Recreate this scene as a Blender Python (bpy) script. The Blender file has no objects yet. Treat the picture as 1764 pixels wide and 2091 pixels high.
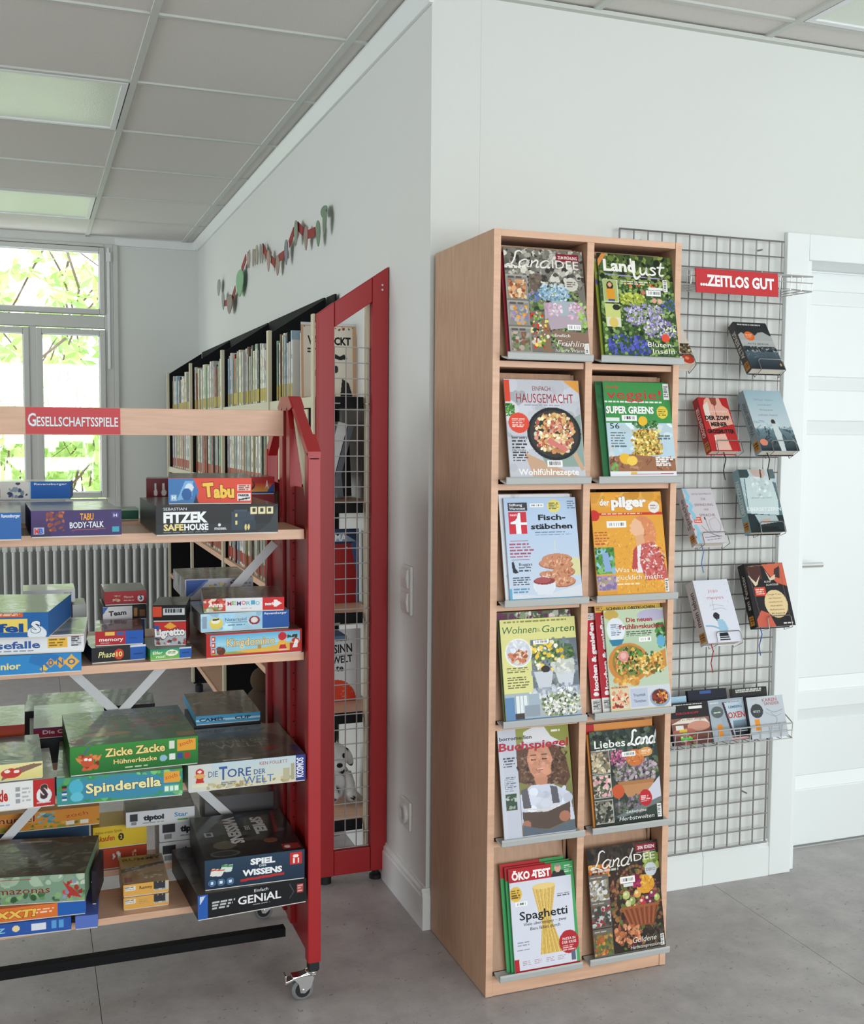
import bpy, math, random
import numpy as np
from mathutils import Matrix, Vector

sc = bpy.context.scene
COL = sc.collection
# ---------------------------------------------------------------- camera
cam_d = bpy.data.cameras.new('camera'); cam = bpy.data.objects.new('camera', cam_d); COL.objects.link(cam)
CR = Matrix(((0.9351951, -0.34620027, 0.0074701), (-0.01785535, -0.06963575, -0.99739835), (0.34581977, 0.93262867, -0.07169888)))
# rows: image right, image down, forward, expressed in world axes
m = Matrix(((CR[0][0], -CR[1][0], -CR[2][0]), (CR[0][1], -CR[1][1], -CR[2][1]), (CR[0][2], -CR[1][2], -CR[2][2])))
cam.matrix_world = Matrix.Translation((0, 0, 1.49)) @ m.to_4x4()
cam_d.sensor_fit = 'VERTICAL'; cam_d.sensor_height = 24.0; cam_d.lens = 2222.93 / 2091 * 24.0
cam_d.clip_start = 0.05; cam_d.clip_end = 100
sc.camera = cam
# ---------------------------------------------------------------- light
sc.view_settings.view_transform = 'Standard'; sc.view_settings.look = 'None'
sc.view_settings.gamma = 1.0; sc.view_settings.use_curve_mapping = False
sc.view_settings.exposure = 0.0
W = bpy.data.worlds.new('sky'); sc.world = W; W.use_nodes = True
bgn = W.node_tree.nodes['Background']
bgn.inputs[0].default_value = (0.93, 0.97, 1.0, 1); bgn.inputs[1].default_value = 4.5
def area(name, loc, rot, sx, sy, power, col):
    l = bpy.data.lights.new(name, 'AREA'); l.shape = 'RECTANGLE'; l.size = sx; l.size_y = sy; l.energy = power; l.color = col
    o = bpy.data.objects.new(name, l); o.location = loc; o.rotation_euler = rot; COL.objects.link(o); return o
area('daylight_window_behind', (1.7, -3.3, 1.6), (math.radians(90), 0, 0), 4.6, 1.9, 195, (0.92, 0.965, 1.0))
area('daylight_window_side', (-4.8, 3.6, 1.65), (math.radians(90), 0, math.radians(-90)), 5.2, 1.8, 142, (0.92, 0.97, 1.0))
area('daylight_window_right', (6.8, 0.3, 1.65), (math.radians(90), 0, math.radians(90)), 4.2, 1.8, 105, (0.91, 0.98, 0.99))

# ---------------------------------------------------------------- helpers
def lin(c):
    if isinstance(c, str):
        c = c.lstrip('#'); c = c if len(c) == 6 else ''.join(q * 2 for q in c); c = [int(c[i:i + 2], 16) / 255 for i in (0, 2, 4)]
    return np.array([(x / 12.92 if x <= .04045 else ((x + .055) / 1.055) ** 2.4) for x in c[:3]])
_lc = {}
def L(c):
    if isinstance(c, str):
        if c not in _lc: _lc[c] = lin(c)
        return _lc[c]
    return lin(c)

def mat(name, col=None, rough=.5, metal=0, attr=False, coat=0, noise=0, nscale=40, bump=0, bscale=200, spec=None, stretch=None, trans=0, coat_rough=.08):
    mt = bpy.data.materials.new(name); mt.use_nodes = True
    nt = mt.node_tree; b = nt.nodes['Principled BSDF']; N = nt.nodes.new; K = nt.links.new
    b.inputs['Roughness'].default_value = rough; b.inputs['Metallic'].default_value = metal
    b.inputs['Coat Weight'].default_value = coat; b.inputs['Coat Roughness'].default_value = coat_rough
    if spec is not None: b.inputs['Specular IOR Level'].default_value = spec
    if trans: b.inputs['Transmission Weight'].default_value = trans
    if attr:
        a = N('ShaderNodeAttribute'); a.attribute_name = 'Col'; K(a.outputs['Color'], b.inputs['Base Color'])
    else:
        c = L(col); b.inputs['Base Color'].default_value = (*c, 1)
    if noise or bump:
        tc = N('ShaderNodeTexCoord'); mp = N('ShaderNodeMapping'); K(tc.outputs['Object'], mp.inputs[0])
        if stretch: mp.inputs['Scale'].default_value = stretch
    if noise and not attr:
        n = N('ShaderNodeTexNoise'); n.inputs['Scale'].default_value = nscale; n.inputs['Detail'].default_value = 5; K(mp.outputs[0], n.inputs['Vector'])
        r = N('ShaderNodeValToRGB'); c = L(col)
        r.color_ramp.elements[0].position = .3; r.color_ramp.elements[1].position = .7
        r.color_ramp.elements[0].color = (*(c * (1 - noise)), 1); r.color_ramp.elements[1].color = (*(np.minimum(c * (1 + noise), 1)), 1)
        K(n.outputs['Fac'], r.inputs[0]); K(r.outputs[0], b.inputs['Base Color'])
    if bump:
        n2 = N('ShaderNodeTexNoise'); n2.inputs['Scale'].default_value = bscale; n2.inputs['Detail'].default_value = 3; K(mp.outputs[0], n2.inputs['Vector'])
        bp = N('ShaderNodeBump'); bp.inputs['Strength'].default_value = bump; bp.inputs['Distance'].default_value = .002
        K(n2.outputs['Fac'], bp.inputs['Height']); K(bp.outputs[0], b.inputs['Normal'])
        if coat: K(bp.outputs[0], b.inputs['Coat Normal'])
    return mt

M = {}
M['wall'] = mat('white_wall_paint', '#d9dcd8', .92, bump=.12, bscale=150)
M['ceil'] = mat('ceiling_tile', '#d6d4ce', .95, noise=.04, nscale=180, bump=.2, bscale=300)
M['grid'] = mat('ceiling_grid_metal', '#c6cac4', .6)
M['panel'] = mat('prismatic_diffuser', '#dfe8da', .28, bump=.5, bscale=260, coat=.3)
M['trim'] = mat('white_lacquer', '#e6ebea', .38)
M['pvc'] = mat('white_plastic', '#d9dad6', .35)
M['winframe'] = mat('window_frame_paint', '#c9cbc7', .5)
M['beech'] = mat('beech_veneer', '#b89377', .45, noise=.10, nscale=14, stretch=(6, 6, .8))
M['beechh'] = mat('beech_board', '#dab093', .42, noise=.09, nscale=12, stretch=(.8, 8, 8))
M['red'] = mat('red_powder_coat', '#a3171c', .38, bump=.15, bscale=900)
M['black'] = mat('black_powder_coat', '#131417', .7, spec=.2)
M['cream'] = mat('cream_metal', '#cfc8ae', .5)
M['grey'] = mat('grey_metal', '#b3b6b4', .4)
M['zinc'] = mat('zinc_wire', '#c2c3c2', .35, metal=.6)
M['wire'] = mat('steel_wire', '#8f8c8c', .32, metal=.8)
M['chrome'] = mat('chrome', '#dcdcdc', .12, metal=1)
M['white'] = mat('white_metal', '#e4e7e8', .4)
M['rubber'] = mat('black_rubber', '#141518', .6)
M['tyre'] = mat('grey_tyre', '#77797b', .5)
M['rad'] = mat('radiator_enamel', '#dcdedc', .35)
M['print'] = mat('printed_paper', attr=True, rough=.42, coat=.06, coat_rough=.12, spec=.22)
M['matt'] = mat('printed_card', attr=True, rough=.6)
M['foil'] = mat('foil_wrapped_card', attr=True, rough=.35, coat=.34, bump=.4, bscale=22, coat_rough=.05, spec=.25)
M['leaf'] = mat('leaf', attr=True, rough=.6)
M['bark'] = mat('bark', '#6a5a4a', .9)
M['plush'] = mat('plush', attr=True, rough=.95, bump=1.0, bscale=350)
M['glass'] = mat('window_glass', '#ffffff', 0.0, trans=1.0)
M['glass'].node_tree.nodes['Principled BSDF'].inputs['IOR'].default_value = 1.02
# linoleum floor: mottled grey-brown with darker short flecks
fl = bpy.data.materials.new('linoleum'); fl.use_nodes = True; nt = fl.node_tree; b = nt.nodes['Principled BSDF']; N = nt.nodes.new; K = nt.links.new
tc = N('ShaderNodeTexCoord')
n1 = N('ShaderNodeTexNoise'); n1.inputs['Scale'].default_value = 9; n1.inputs['Detail'].default_value = 8; n1.inputs['Roughness'].default_value = .7; K(tc.outputs['Object'], n1.inputs['Vector'])
r1 = N('ShaderNodeValToRGB'); r1.color_ramp.elements[0].position = .35; r1.color_ramp.elements[1].position = .68
r1.color_ramp.elements[0].color = (*L('#9d9898'), 1); r1.color_ramp.elements[1].color = (*L('#b4afae'), 1); K(n1.outputs['Fac'], r1.inputs[0])
n2 = N('ShaderNodeTexNoise'); n2.inputs['Scale'].default_value = 75; n2.inputs['Detail'].default_value = 2; n2.inputs['Distortion'].default_value = 1.2; K(tc.outputs['Object'], n2.inputs['Vector'])
r2 = N('ShaderNodeValToRGB'); r2.color_ramp.elements[0].position = .27; r2.color_ramp.elements[1].position = .33
r2.color_ramp.elements[0].color = (.55, .52, .52, 1); r2.color_ramp.elements[1].color = (1, 1, 1, 1); K(n2.outputs['Fac'], r2.inputs[0])
mx = N('ShaderNodeMix'); mx.data_type = 'RGBA'; mx.blend_type = 'MULTIPLY'; mx.inputs[0].default_value = 1
K(r1.outputs[0], mx.inputs[6]); K(r2.outputs[0], mx.inputs[7]); K(mx.outputs[2], b.inputs['Base Color'])
b.inputs['Roughness'].default_value = .42; b.inputs['Specular IOR Level'].default_value = .4
M['floor'] = fl

class MB:
    def __init__(s): s.v = []; s.f = []; s.c = []; s.n = 0; s.mi = 0; s.mq = []; s.mr = []
    def add(s, v, f, c='#ffffff'):
        v = np.asarray(v, float).reshape(-1, 3)
        if isinstance(c, np.ndarray) and c.ndim == 2: cc = c
        else: cc = np.tile(L(c) if not isinstance(c, np.ndarray) else c, (len(v), 1))
        s.v.append(v); s.c.append(cc)
        if isinstance(f, np.ndarray): s.f.append(f + s.n); s.mq.append(np.full(len(f), s.mi, np.int32))
        else: s.f.extend([[i + s.n for i in q] for q in f]); s.mr += [s.mi] * len(f)
        s.n += len(v); return s
    def hexa(s, p, c='#ffffff'):     # p: 8 points, bottom 4 ccw then top 4
        return s.add(p, [[3, 2, 1, 0], [4, 5, 6, 7], [0, 1, 5, 4], [1, 2, 6, 5], [2, 3, 7, 6], [3, 0, 4, 7]], c)
    def box(s, x0, x1, y0, y1, z0, z1, c='#ffffff'):
        return s.hexa([(x0, y0, z0), (x1, y0, z0), (x1, y1, z0), (x0, y1, z0), (x0, y0, z1), (x1, y0, z1), (x1, y1, z1), (x0, y1, z1)], c)
    def obox(s, O, U, V, Wd, c='#ffffff'):   # origin + three edge vectors
        O, U, V, Wd = (Vector(q) for q in (O, U, V, Wd))
        if U.cross(V).dot(Wd) < 0: U, V = V, U
        p = [O, O + U, O + U + V, O + V]; return s.hexa([tuple(q) for q in p] + [tuple(q + Wd) for q in p], c)
    def prism(s, poly, ax, a0, a1, c='#ffffff'):   # poly of 2-d points in the plane normal to axis ax
        def P(q, a): return {0: (a, q[0], q[1]), 1: (q[0], a, q[1]), 2: (q[0], q[1], a)}[ax]
        n = len(poly); v = [P(q, a0) for q in poly] + [P(q, a1) for q in poly]
        f = [list(range(n)), list(range(2 * n - 1, n - 1, -1))] + [[(i + 1) % n, i, n + i, n + (i + 1) % n] for i in range(n)]
        return s.add(v, f, c)
    def tube(s, pts, r, n=6, c='#ffffff', closed=False, r2=None):
        pts = [Vector(p) for p in pts]; m_ = len(pts); V_ = []; F_ = []
        up = None
        for i, p in enumerate(pts):
            if closed: t = (pts[(i + 1) % m_] - pts[i - 1])
            else: t = (pts[min(i + 1, m_ - 1)] - pts[max(i - 1, 0)])
            t.normalize()
            if up is None: up = Vector((0, 0, 1)) if abs(t.z) < .9 else Vector((1, 0, 0))
            a = t.cross(up).normalized(); bb = t.cross(a).normalized(); up = -bb if False else a.cross(t)
            rr = r if r2 is None else r + (r2 - r) * i / max(1, m_ - 1)
            for k in range(n):
                th = 2 * math.pi * k / n; V_.append(tuple(p + a * math.cos(th) * rr + bb * math.sin(th) * rr))
        for i in range(m_ if closed else m_ - 1):
            j = (i + 1) % m_
            for k in range(n): F_.append([i * n + k, i * n + (k + 1) % n, j * n + (k + 1) % n, j * n + k])
        if not closed: F_ += [list(range(n))[::-1], [(m_ - 1) * n + k for k in range(n)]]
        return s.add(V_, F_, c)
    def lathe(s, prof, C0, ax, n=24, c='#ffffff'):  # prof (r, h) along axis ax from C0
        C0 = Vector(C0); ax = Vector(ax).normalized(); a = ax.orthogonal().normalized(); b_ = ax.cross(a)
        V_ = []; F_ = []; m_ = len(prof)
        for r, h in prof:
            for k in range(n):
                th = 2 * math.pi * k / n; V_.append(tuple(C0 + ax * h + (a * math.cos(th) + b_ * math.sin(th)) * r))
        for i in range(m_ - 1):
            for k in range(n): F_.append([i * n + k, i * n + (k + 1) % n, (i + 1) * n + (k + 1) % n, (i + 1) * n + k])
        F_ += [list(range(n))[::-1], [(m_ - 1) * n + k for k in range(n)]]
        return s.add(V_, F_, c)
    def ball(s, C0, rx, ry, rz, c='#ffffff', n=14, m_=9, rot=None, colf=None):
        V_ = []; F_ = []; cs = []
        for i in range(m_ + 1):
            ph = math.pi * i / m_
            for k in range(n):
                th = 2 * math.pi * k / n; d = Vector((math.sin(ph) * math.cos(th), math.sin(ph) * math.sin(th), math.cos(ph)))
                p = Vector((d.x * rx, d.y * ry, d.z * rz))
                if rot is not None: p = rot @ p
                V_.append(tuple(Vector(C0) + p)); cs.append(L(colf(d)) if colf else L(c))
        for i in range(m_):
            for k in range(n): F_.append([i * n + k, (i + 1) * n + k, (i + 1) * n + (k + 1) % n, i * n + (k + 1) % n])
        return s.add(V_, F_, np.array(cs))
    def build(s, name, mt, parent=None, smooth=False, bevel=0, off=None):
        v = np.concatenate(s.v); c = np.concatenate(s.c)
        if off is not None: v = v - np.array(off)
        fs = []; quads = [q for q in s.f if isinstance(q, np.ndarray)]; rest = [q for q in s.f if not isinstance(q, np.ndarray)]
        me = bpy.data.meshes.new(name)
        lens = [np.full(len(q), q.shape[1], np.int32) for q in quads] + [np.array([len(q) for q in rest], np.int32)]
        idx = [q.reshape(-1) for q in quads] + [np.array([i for q in rest for i in q], np.int64)]
        lens = np.concatenate(lens).astype(np.int32); idx = np.concatenate(idx).astype(np.int32)
        me.vertices.add(len(v)); me.vertices.foreach_set('co', v.astype(np.float32).reshape(-1))
        me.loops.add(len(idx)); me.loops.foreach_set('vertex_index', idx)
        me.polygons.add(len(lens)); st = np.zeros(len(lens), np.int32); st[1:] = np.cumsum(lens)[:-1]
        me.polygons.foreach_set('loop_start', st)
        try: me.polygons.foreach_set('loop_total', lens)
        except Exception: pass
        me.update(calc_edges=True); me.validate()
        if (mt[0] if isinstance(mt, (list, tuple)) else mt).name in ATTRM:
            a = me.color_attributes.new('Col', 'FLOAT_COLOR', 'POINT')
            a.data.foreach_set('color', np.concatenate([c, np.ones((len(c), 1))], 1).astype(np.float32).reshape(-1))
        mats = mt if isinstance(mt, (list, tuple)) else [mt]
        for q in mats: me.materials.append(q)
        if len(mats) > 1: me.polygons.foreach_set('material_index', np.concatenate(s.mq + [np.array(s.mr, np.int32)]).astype(np.int32))
        me.polygons.foreach_set('use_smooth', np.full(len(lens), bool(smooth)))
        o = bpy.data.objects.new(name, me); COL.objects.link(o)
        if parent is not None: o.parent = parent
        if bevel:
            md = o.modifiers.new('bevel', 'BEVEL'); md.width = bevel; md.segments = 2; md.limit_method = 'ANGLE'
        return o
ATTRM = {M[k].name for k in ('print', 'matt', 'foil', 'leaf', 'plush')}

def tag(o, label, cat, group=None):
    o['label'] = label; o['category'] = cat
    if group: o['group'] = group
    return o
def root(name, loc, label=None, cat=None, group=None):
    o = bpy.data.objects.new(name, None); o.location = loc; COL.objects.link(o); o.empty_display_size = .05
    if label: tag(o, label, cat, group)
    return o
def struct(o): o['kind'] = 'structure'; return o

# ---------------------------------------------------------------- printing
_fc = bpy.data.curves.new('lettering_source', 'FONT'); _fo = bpy.data.objects.new('lettering_source', _fc)
_fc.resolution_u = 2
_gc = {}
def glyphs(s, bold):
    k = (s, bold)
    if k not in _gc:
        _fc.body = s; _fc.offset = bold
        me = _fo.to_mesh(); n = len(me.vertices); co = np.zeros(n * 3, np.float32); me.vertices.foreach_get('co', co)
        co = co.reshape(-1, 3)[:, :2].astype(float); f = [list(p.vertices) for p in me.polygons]; _fo.to_mesh_clear()
        if n: co[:, 0] -= co[:, 0].min(); wd = co[:, 0].max()
        else: wd = 1
        _gc[k] = (co, f, wd)
    return _gc[k]

def smooth_line(pts, n=6):
    P = [np.array(p, float) for p in pts]; out = []
    for i in range(len(P) - 1):
        p0 = P[max(i - 1, 0)]; p1 = P[i]; p2 = P[i + 1]; p3 = P[min(i + 2, len(P) - 1)]
        for k in range(n):
            t = k / n; out.append(.5 * (2 * p1 + (p2 - p0) * t + (2 * p0 - 5 * p1 + 4 * p2 - p3) * t * t + (3 * p1 - p0 - 3 * p2 + p3) * t ** 3))
    out.append(P[-1]); return np.array(out)

class Card:
    """A printed face: a fine mesh of coloured cells with the lettering as flat meshes on top."""
    def __init__(s, w, h, res=.0016, bg='#ffffff', bend=0):
        s.free = False; s.w = w; s.h = h; s.nx = max(2, int(w / res)); s.ny = max(2, int(h / res)); s.bend = bend
        s.a = np.tile(L(bg), (s.ny + 1, s.nx + 1, 1)); s.t = []; s.lv = 0
        s.X, s.Y = np.meshgrid(np.linspace(0, 1, s.nx + 1), np.linspace(0, 1, s.ny + 1))
    def _w(s, x0, y0, x1, y1):
        i0 = max(0, int(math.floor(x0 * s.nx))); i1 = min(s.nx + 1, int(math.ceil(x1 * s.nx)) + 1)
        j0 = max(0, int(math.floor(y0 * s.ny))); j1 = min(s.ny + 1, int(math.ceil(y1 * s.ny)) + 1)
        return slice(j0, max(j0, j1)), slice(i0, max(i0, i1))
    def R(s, x0, y0, x1, y1, c):
        w = s._w(x0, y0, x1, y1); X = s.X[w]; Y = s.Y[w]; m_ = (X >= x0) & (X <= x1) & (Y >= y0) & (Y <= y1); s.a[w][m_] = L(c); return s
    def V(s, x0, y0, x1, y1, c0, c1):      # vertical colour change, bottom c0 to top c1
        w = s._w(x0, y0, x1, y1); Y = s.Y[w]; t = np.clip((Y - y0) / (y1 - y0 + 1e-9), 0, 1)[..., None]
        s.a[w] = L(c0) * (1 - t) + L(c1) * t; return s
    def E(s, cx, cy, rx, ry, c, rot=0):
        R_ = max(rx, ry * s.h / s.w); R2 = R_ * s.w / s.h
        w = s._w(cx - R_, cy - R2, cx + R_, cy + R2); X = (s.X[w] - cx) * s.w; Y = (s.Y[w] - cy) * s.h
        ca, sa = math.cos(rot), math.sin(rot); U = X * ca + Y * sa; V_ = -X * sa + Y * ca
        m_ = (U / (rx * s.w + 1e-9)) ** 2 + (V_ / (ry * s.h + 1e-9)) ** 2 <= 1; s.a[w][m_] = L(c); return s
    def P(s, pts, c):
        xs = [p[0] for p in pts]; ys = [p[1] for p in pts]; w = s._w(min(xs), min(ys), max(xs), max(ys)); X = s.X[w]; Y = s.Y[w]
        m_ = np.zeros(X.shape, bool); n = len(pts)
        for i in range(n):
            xa, ya = pts[i]; xb, yb = pts[(i + 1) % n]
            if ya == yb: continue
            cond = ((ya > Y) != (yb > Y)) & (X < (xb - xa) * (Y - ya) / (yb - ya) + xa); m_ ^= cond
        s.a[w][m_] = L(c); return s
    def Ln(s, x0, y0, x1, y1, wd, c):
        dx = (x1 - x0) * s.w; dy = (y1 - y0) * s.h; d = math.hypot(dx, dy) + 1e-9; nx = -dy / d * wd * s.w / 2; ny = dx / d * wd * s.w / 2
        a = nx / s.w; b_ = ny / s.h
        return s.P([(x0 + a, y0 + b_), (x1 + a, y1 + b_), (x1 - a, y1 - b_), (x0 - a, y0 - b_)], c)
    def S(s, x0, y0, x1, y1, n, r0, r1, cols, seed=1, asp=1.0):
        rn = random.Random(seed); cs = [L(c) for c in cols]; k = s.w / s.h; free = s.free and x1 > .31 and (x1 - x0) < .8
        for _ in range(n):
            cx = rn.uniform(x0, x1); cy = rn.uniform(y0, y1)
            while free and abs(2 * (cx - x0) / (x1 - x0) - 1) ** 3 + abs(2 * (cy - y0) / (y1 - y0) - 1) ** 3 > rn.uniform(.75, 1): cx = rn.uniform(x0, x1); cy = rn.uniform(y0, y1)
            r = rn.uniform(r0, r1); q = rn.uniform(.5, 1) * asp; rot = rn.uniform(0, 3.14)
            c = cs[rn.randrange(len(cs))] * rn.uniform(.8, 1.2)
            w = s._w(cx - r, cy - r * k, cx + r, cy + r * k); X = (s.X[w] - cx); Y = (s.Y[w] - cy) / k
            if X.size == 0: continue
            ca, sa = math.cos(rot), math.sin(rot); U = X * ca + Y * sa; V_ = (-X * sa + Y * ca) / q
            if free: s.a[w][U * U + V_ * V_ <= r * r] = np.minimum(c, 1); continue
            m_ = (U * U + V_ * V_ <= r * r) & (s.X[w] >= x0) & (s.X[w] <= x1) & (s.Y[w] >= y0) & (s.Y[w] <= y1); s.a[w][m_] = np.minimum(c, 1)
        return s
    def N(s, amp, seed=1, x0=0, y0=0, x1=1, y1=1, cell=3):
        w = s._w(x0, y0, x1, y1); sh = s.a[w].shape[:2]; rg = np.random.default_rng(seed)
        q = rg.normal(0, amp, (sh[0] // cell + 2, sh[1] // cell + 2)); q = np.kron(q, np.ones((cell, cell)))[:sh[0], :sh[1], None]
        s.a[w] = np.clip(s.a[w] * (1 + q), 0, 1); return s
    def D(s, x0, y0, x1, y1, rows, c, seed=1, fill=.5):   # rows of tiny unreadable text
        rn = random.Random(seed); dy = (y1 - y0) / rows
        for r in range(rows):
            x = x0; yb = y1 - (r + 1) * dy + dy * .25; xe = x1 - rn.uniform(0, .3) * (x1 - x0)
            while x < xe:
                l = rn.uniform(.03, .1) * min(1, .2 / s.w)
                s.R(x, yb, min(x + l, xe), yb + dy * fill, c); x += l + .015
        return s
    def bar(s, x, y, w=.16, h=.04, seed=3):
        s.R(x, y, x + w, y + h, '#f3f3f0'); rn = random.Random(seed); q = x + w * .12
        while q < x + w * .88: d = rn.uniform(.004, .012); s.R(q, y + h * .25, q + d * .6, y + h * .8, '#3b3e48'); q += d * 1.4
        return s
    def _put(s, co, f, c):
        s.lv += 1; s.t.append((co, f, L(c), .00025 + .00006 * s.lv))
    def T(s, txt, x, y, w, h, c, bold=.0, sh=0, rot=0, ol=None, olw=.03, al='l'):
        for (cc, bo) in (([(ol, bold + olw)] if ol else []) + [(c, bold)]):
            co, f, wd = glyphs(txt, bo)
            if len(co) == 0: return s
            _, _, w0 = glyphs(txt, bold)
            sy = h * s.h / .73; sx = (w * s.w / w0) if w else sy * .9
            p = co.copy(); p[:, 0] -= (wd - w0) / 2; p = p * [sx, sy]; p[:, 0] += sh * p[:, 1]
            tw = w0 * sx
            if al == 'c': p[:, 0] -= tw / 2
            if al == 'r': p[:, 0] -= tw
            ca, sa = math.cos(rot), math.sin(rot); p = np.stack([p[:, 0] * ca - p[:, 1] * sa, p[:, 0] * sa + p[:, 1] * ca], 1)
            s._put(p + [x * s.w, y * s.h], f, cc)
        return s
    def Kr(s, pts, wd, c, sm=True):   # crisp brush stroke; widths in card widths
        p = smooth_line(pts) if sm else np.array(pts, float); p = p * [s.w, s.h]; t = np.gradient(p, axis=0); t /= np.linalg.norm(t, axis=1, keepdims=True) + 1e-9
        n = np.stack([-t[:, 1], t[:, 0]], 1); k = len(p); ww = (np.full(k, wd) if np.isscalar(wd) else np.interp(np.linspace(0, 1, k), np.linspace(0, 1, len(wd)), wd)) * s.w / 2
        co = np.concatenate([p + n * ww[:, None], p - n * ww[:, None]]); f = [[k + i, k + i + 1, i + 1, i] for i in range(k - 1)]
        s._put(co, f, c); return s
    def poly(s, pts, c): p = np.array(pts, float) * [s.w, s.h]; s._put(p, [list(range(len(p)))], c); return s
    def fit(s, w, h):
        s.t = [(co * [w / s.w, h / s.h], f, c, z) for co, f, c, z in s.t]; s.w, s.h = w, h; return s
    def emit(s, mb, O, U, V):
        O = np.array(O, float); U = np.array(Vector(U).normalized()); V = np.array(Vector(V).normalized()); Nn = np.cross(U, V)
        def tr(x, y, z):
            if s.bend: z = z + s.bend * np.sin(np.clip(x / s.w, 0, 1) * math.pi)
            return O + np.outer(x, U) + np.outer(y, V) + np.outer(z, Nn)
        nx, ny = s.nx, s.ny; X = (s.X * s.w).reshape(-1); Y = (s.Y * s.h).reshape(-1)
        i = np.arange(nx)[None, :] + (np.arange(ny) * (nx + 1))[:, None]; i = i.reshape(-1)
        mb.add(tr(X, Y, np.full(X.shape, .0002)), np.stack([i, i + 1, i + nx + 2, i + nx + 1], 1), s.a.reshape(-1, 3))
        for co, f, c, z in s.t:
            co = co.copy(); co[:, 0] = np.clip(co[:, 0], 0, s.w); co[:, 1] = np.clip(co[:, 1], 0, s.h)
            mb.add(tr(co[:, 0], co[:, 1], np.full(len(co), z)), f, c)

SCR = {  # handwriting strokes, x in em, y in x-heights
 'L': ([[(.75, 1.9), (.55, 2.15), (.35, 1.9), (.38, 1.0), (.25, .15), (.0, .0), (.1, .2), (.4, .1), (.8, -.15)]], .75),
 'a': ([[(.55, .85), (.3, 1.0), (.05, .6), (.1, .1), (.3, .0), (.5, .35), (.58, .9), (.55, .3), (.62, .02), (.75, .1)]], .72),
 'n': ([[(.05, .95), (.1, .5), (.08, 0)], [(.1, .5), (.3, .95), (.45, .8), (.45, .2), (.52, .0), (.65, .1)]], .65),
 'd': ([[(.5, .85), (.3, 1.0), (.05, .6), (.1, .1), (.3, .0), (.5, .35), (.7, 2.0), (.55, .5), (.55, .05), (.7, .1)]], .75),
 'u': ([[(.05, .95), (.05, .3), (.2, .0), (.4, .3), (.48, .95), (.48, .3), (.55, .0), (.68, .1)]], .68),
 's': ([[(.45, .85), (.25, 1.0), (.08, .8), (.3, .5), (.42, .2), (.2, .0), (.0, .12)]], .52),
 't': ([[(.3, 1.7), (.22, .8), (.2, .2), (.32, .0), (.5, .1)], [(.0, 1.05), (.55, 1.12)]], .5),
}
def script(cd, txt, x, y, w, xh, c, lw=.02, sh=.25, thin=.5):
    tot = sum(SCR[ch][1] for ch in txt); k = w / tot; x0 = x
    for ch in txt:
        st, adv = SCR[ch]
        for p in st: cd.Kr([(x0 + (a + sh * b_ * .5) * k, y + b_ * xh) for a, b_ in p], [lw * thin, lw, lw * .8, lw, lw * thin], c)
        x0 += adv * k
g = M['glass'].node_tree; g.nodes.remove(g.nodes['Principled BSDF'])
tb = g.nodes.new('ShaderNodeBsdfTransparent'); gb = g.nodes.new('ShaderNodeBsdfGlossy'); gb.inputs['Roughness'].default_value = .02
ms = g.nodes.new('ShaderNodeMixShader'); ms.inputs[0].default_value = .07
g.links.new(tb.outputs[0], ms.inputs[1]); g.links.new(gb.outputs[0], ms.inputs[2]); g.links.new(ms.outputs[0], g.nodes['Material Output'].inputs['Surface'])

XW, YW, YB, ZC = 1.101, 2.997, 7.56, 2.76
XL, XR, YF = -5.0, 7.0, -3.5
# ---------------------------------------------------------------- shell
fo = struct(root('floor', (0, 0, 0)))
sheets = [(-3.75, -1.79), (-1.7885, .1485), (.15, 2.11), (2.1115, 4.07), (4.0715, 7.0)]
for x0, x1 in sheets: MB().box(max(x0, XL), x1, YF, YB, -.02, 0).build('linoleum_sheet', M['floor'], fo)
MB().box(-5, -3.754, YF, YB, -.02, 0).build('linoleum_sheet', M['floor'], fo)
MB().box(XL, XR, YF, YB, -.06, -.0205).build('screed', M['floor'], fo)
struct(MB().box(XW, XW + .15, YW, YB, 0, ZC + .02).build('wall_left', M['wall']))
w = MB().box(XW + .151, 2.41, YW, YW + .16, 0, ZC + .02).box(2.41, 3.42, YW, YW + .16, 2.10, ZC + .02).box(3.42, XR, YW, YW + .16, 0, ZC + .02)
w.box(XW + .0, XW + .1505, YW - .0005, YW, 0, ZC + .02)
struct(w.build('wall_right', M['wall']))
wx0, wx1, wz0, wz1 = -.475, .545, .98, 2.715
w = MB().box(XL, wx0, YB, YB + .3, 0, ZC + .02).box(wx1, XW + .15, YB, YB + .3, 0, ZC + .02).box(wx0, wx1, YB, YB + .3, 0, wz0).box(wx0, wx1, YB, YB + .3, wz1, ZC + .02)
struct(w.build('wall_back', M['wall']))
struct(MB().box(XL - .1, XL, YF, YB, 0, ZC + .02).build('wall_far_left', M['wall']))
struct(MB().box(XR, XR + .1, YF, YB, 0, ZC + .02).build('wall_far_right', M['wall']))
struct(MB().box(XL, XR, YF - .1, YF, 0, ZC + .02).build('wall_front', M['wall']))
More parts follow.
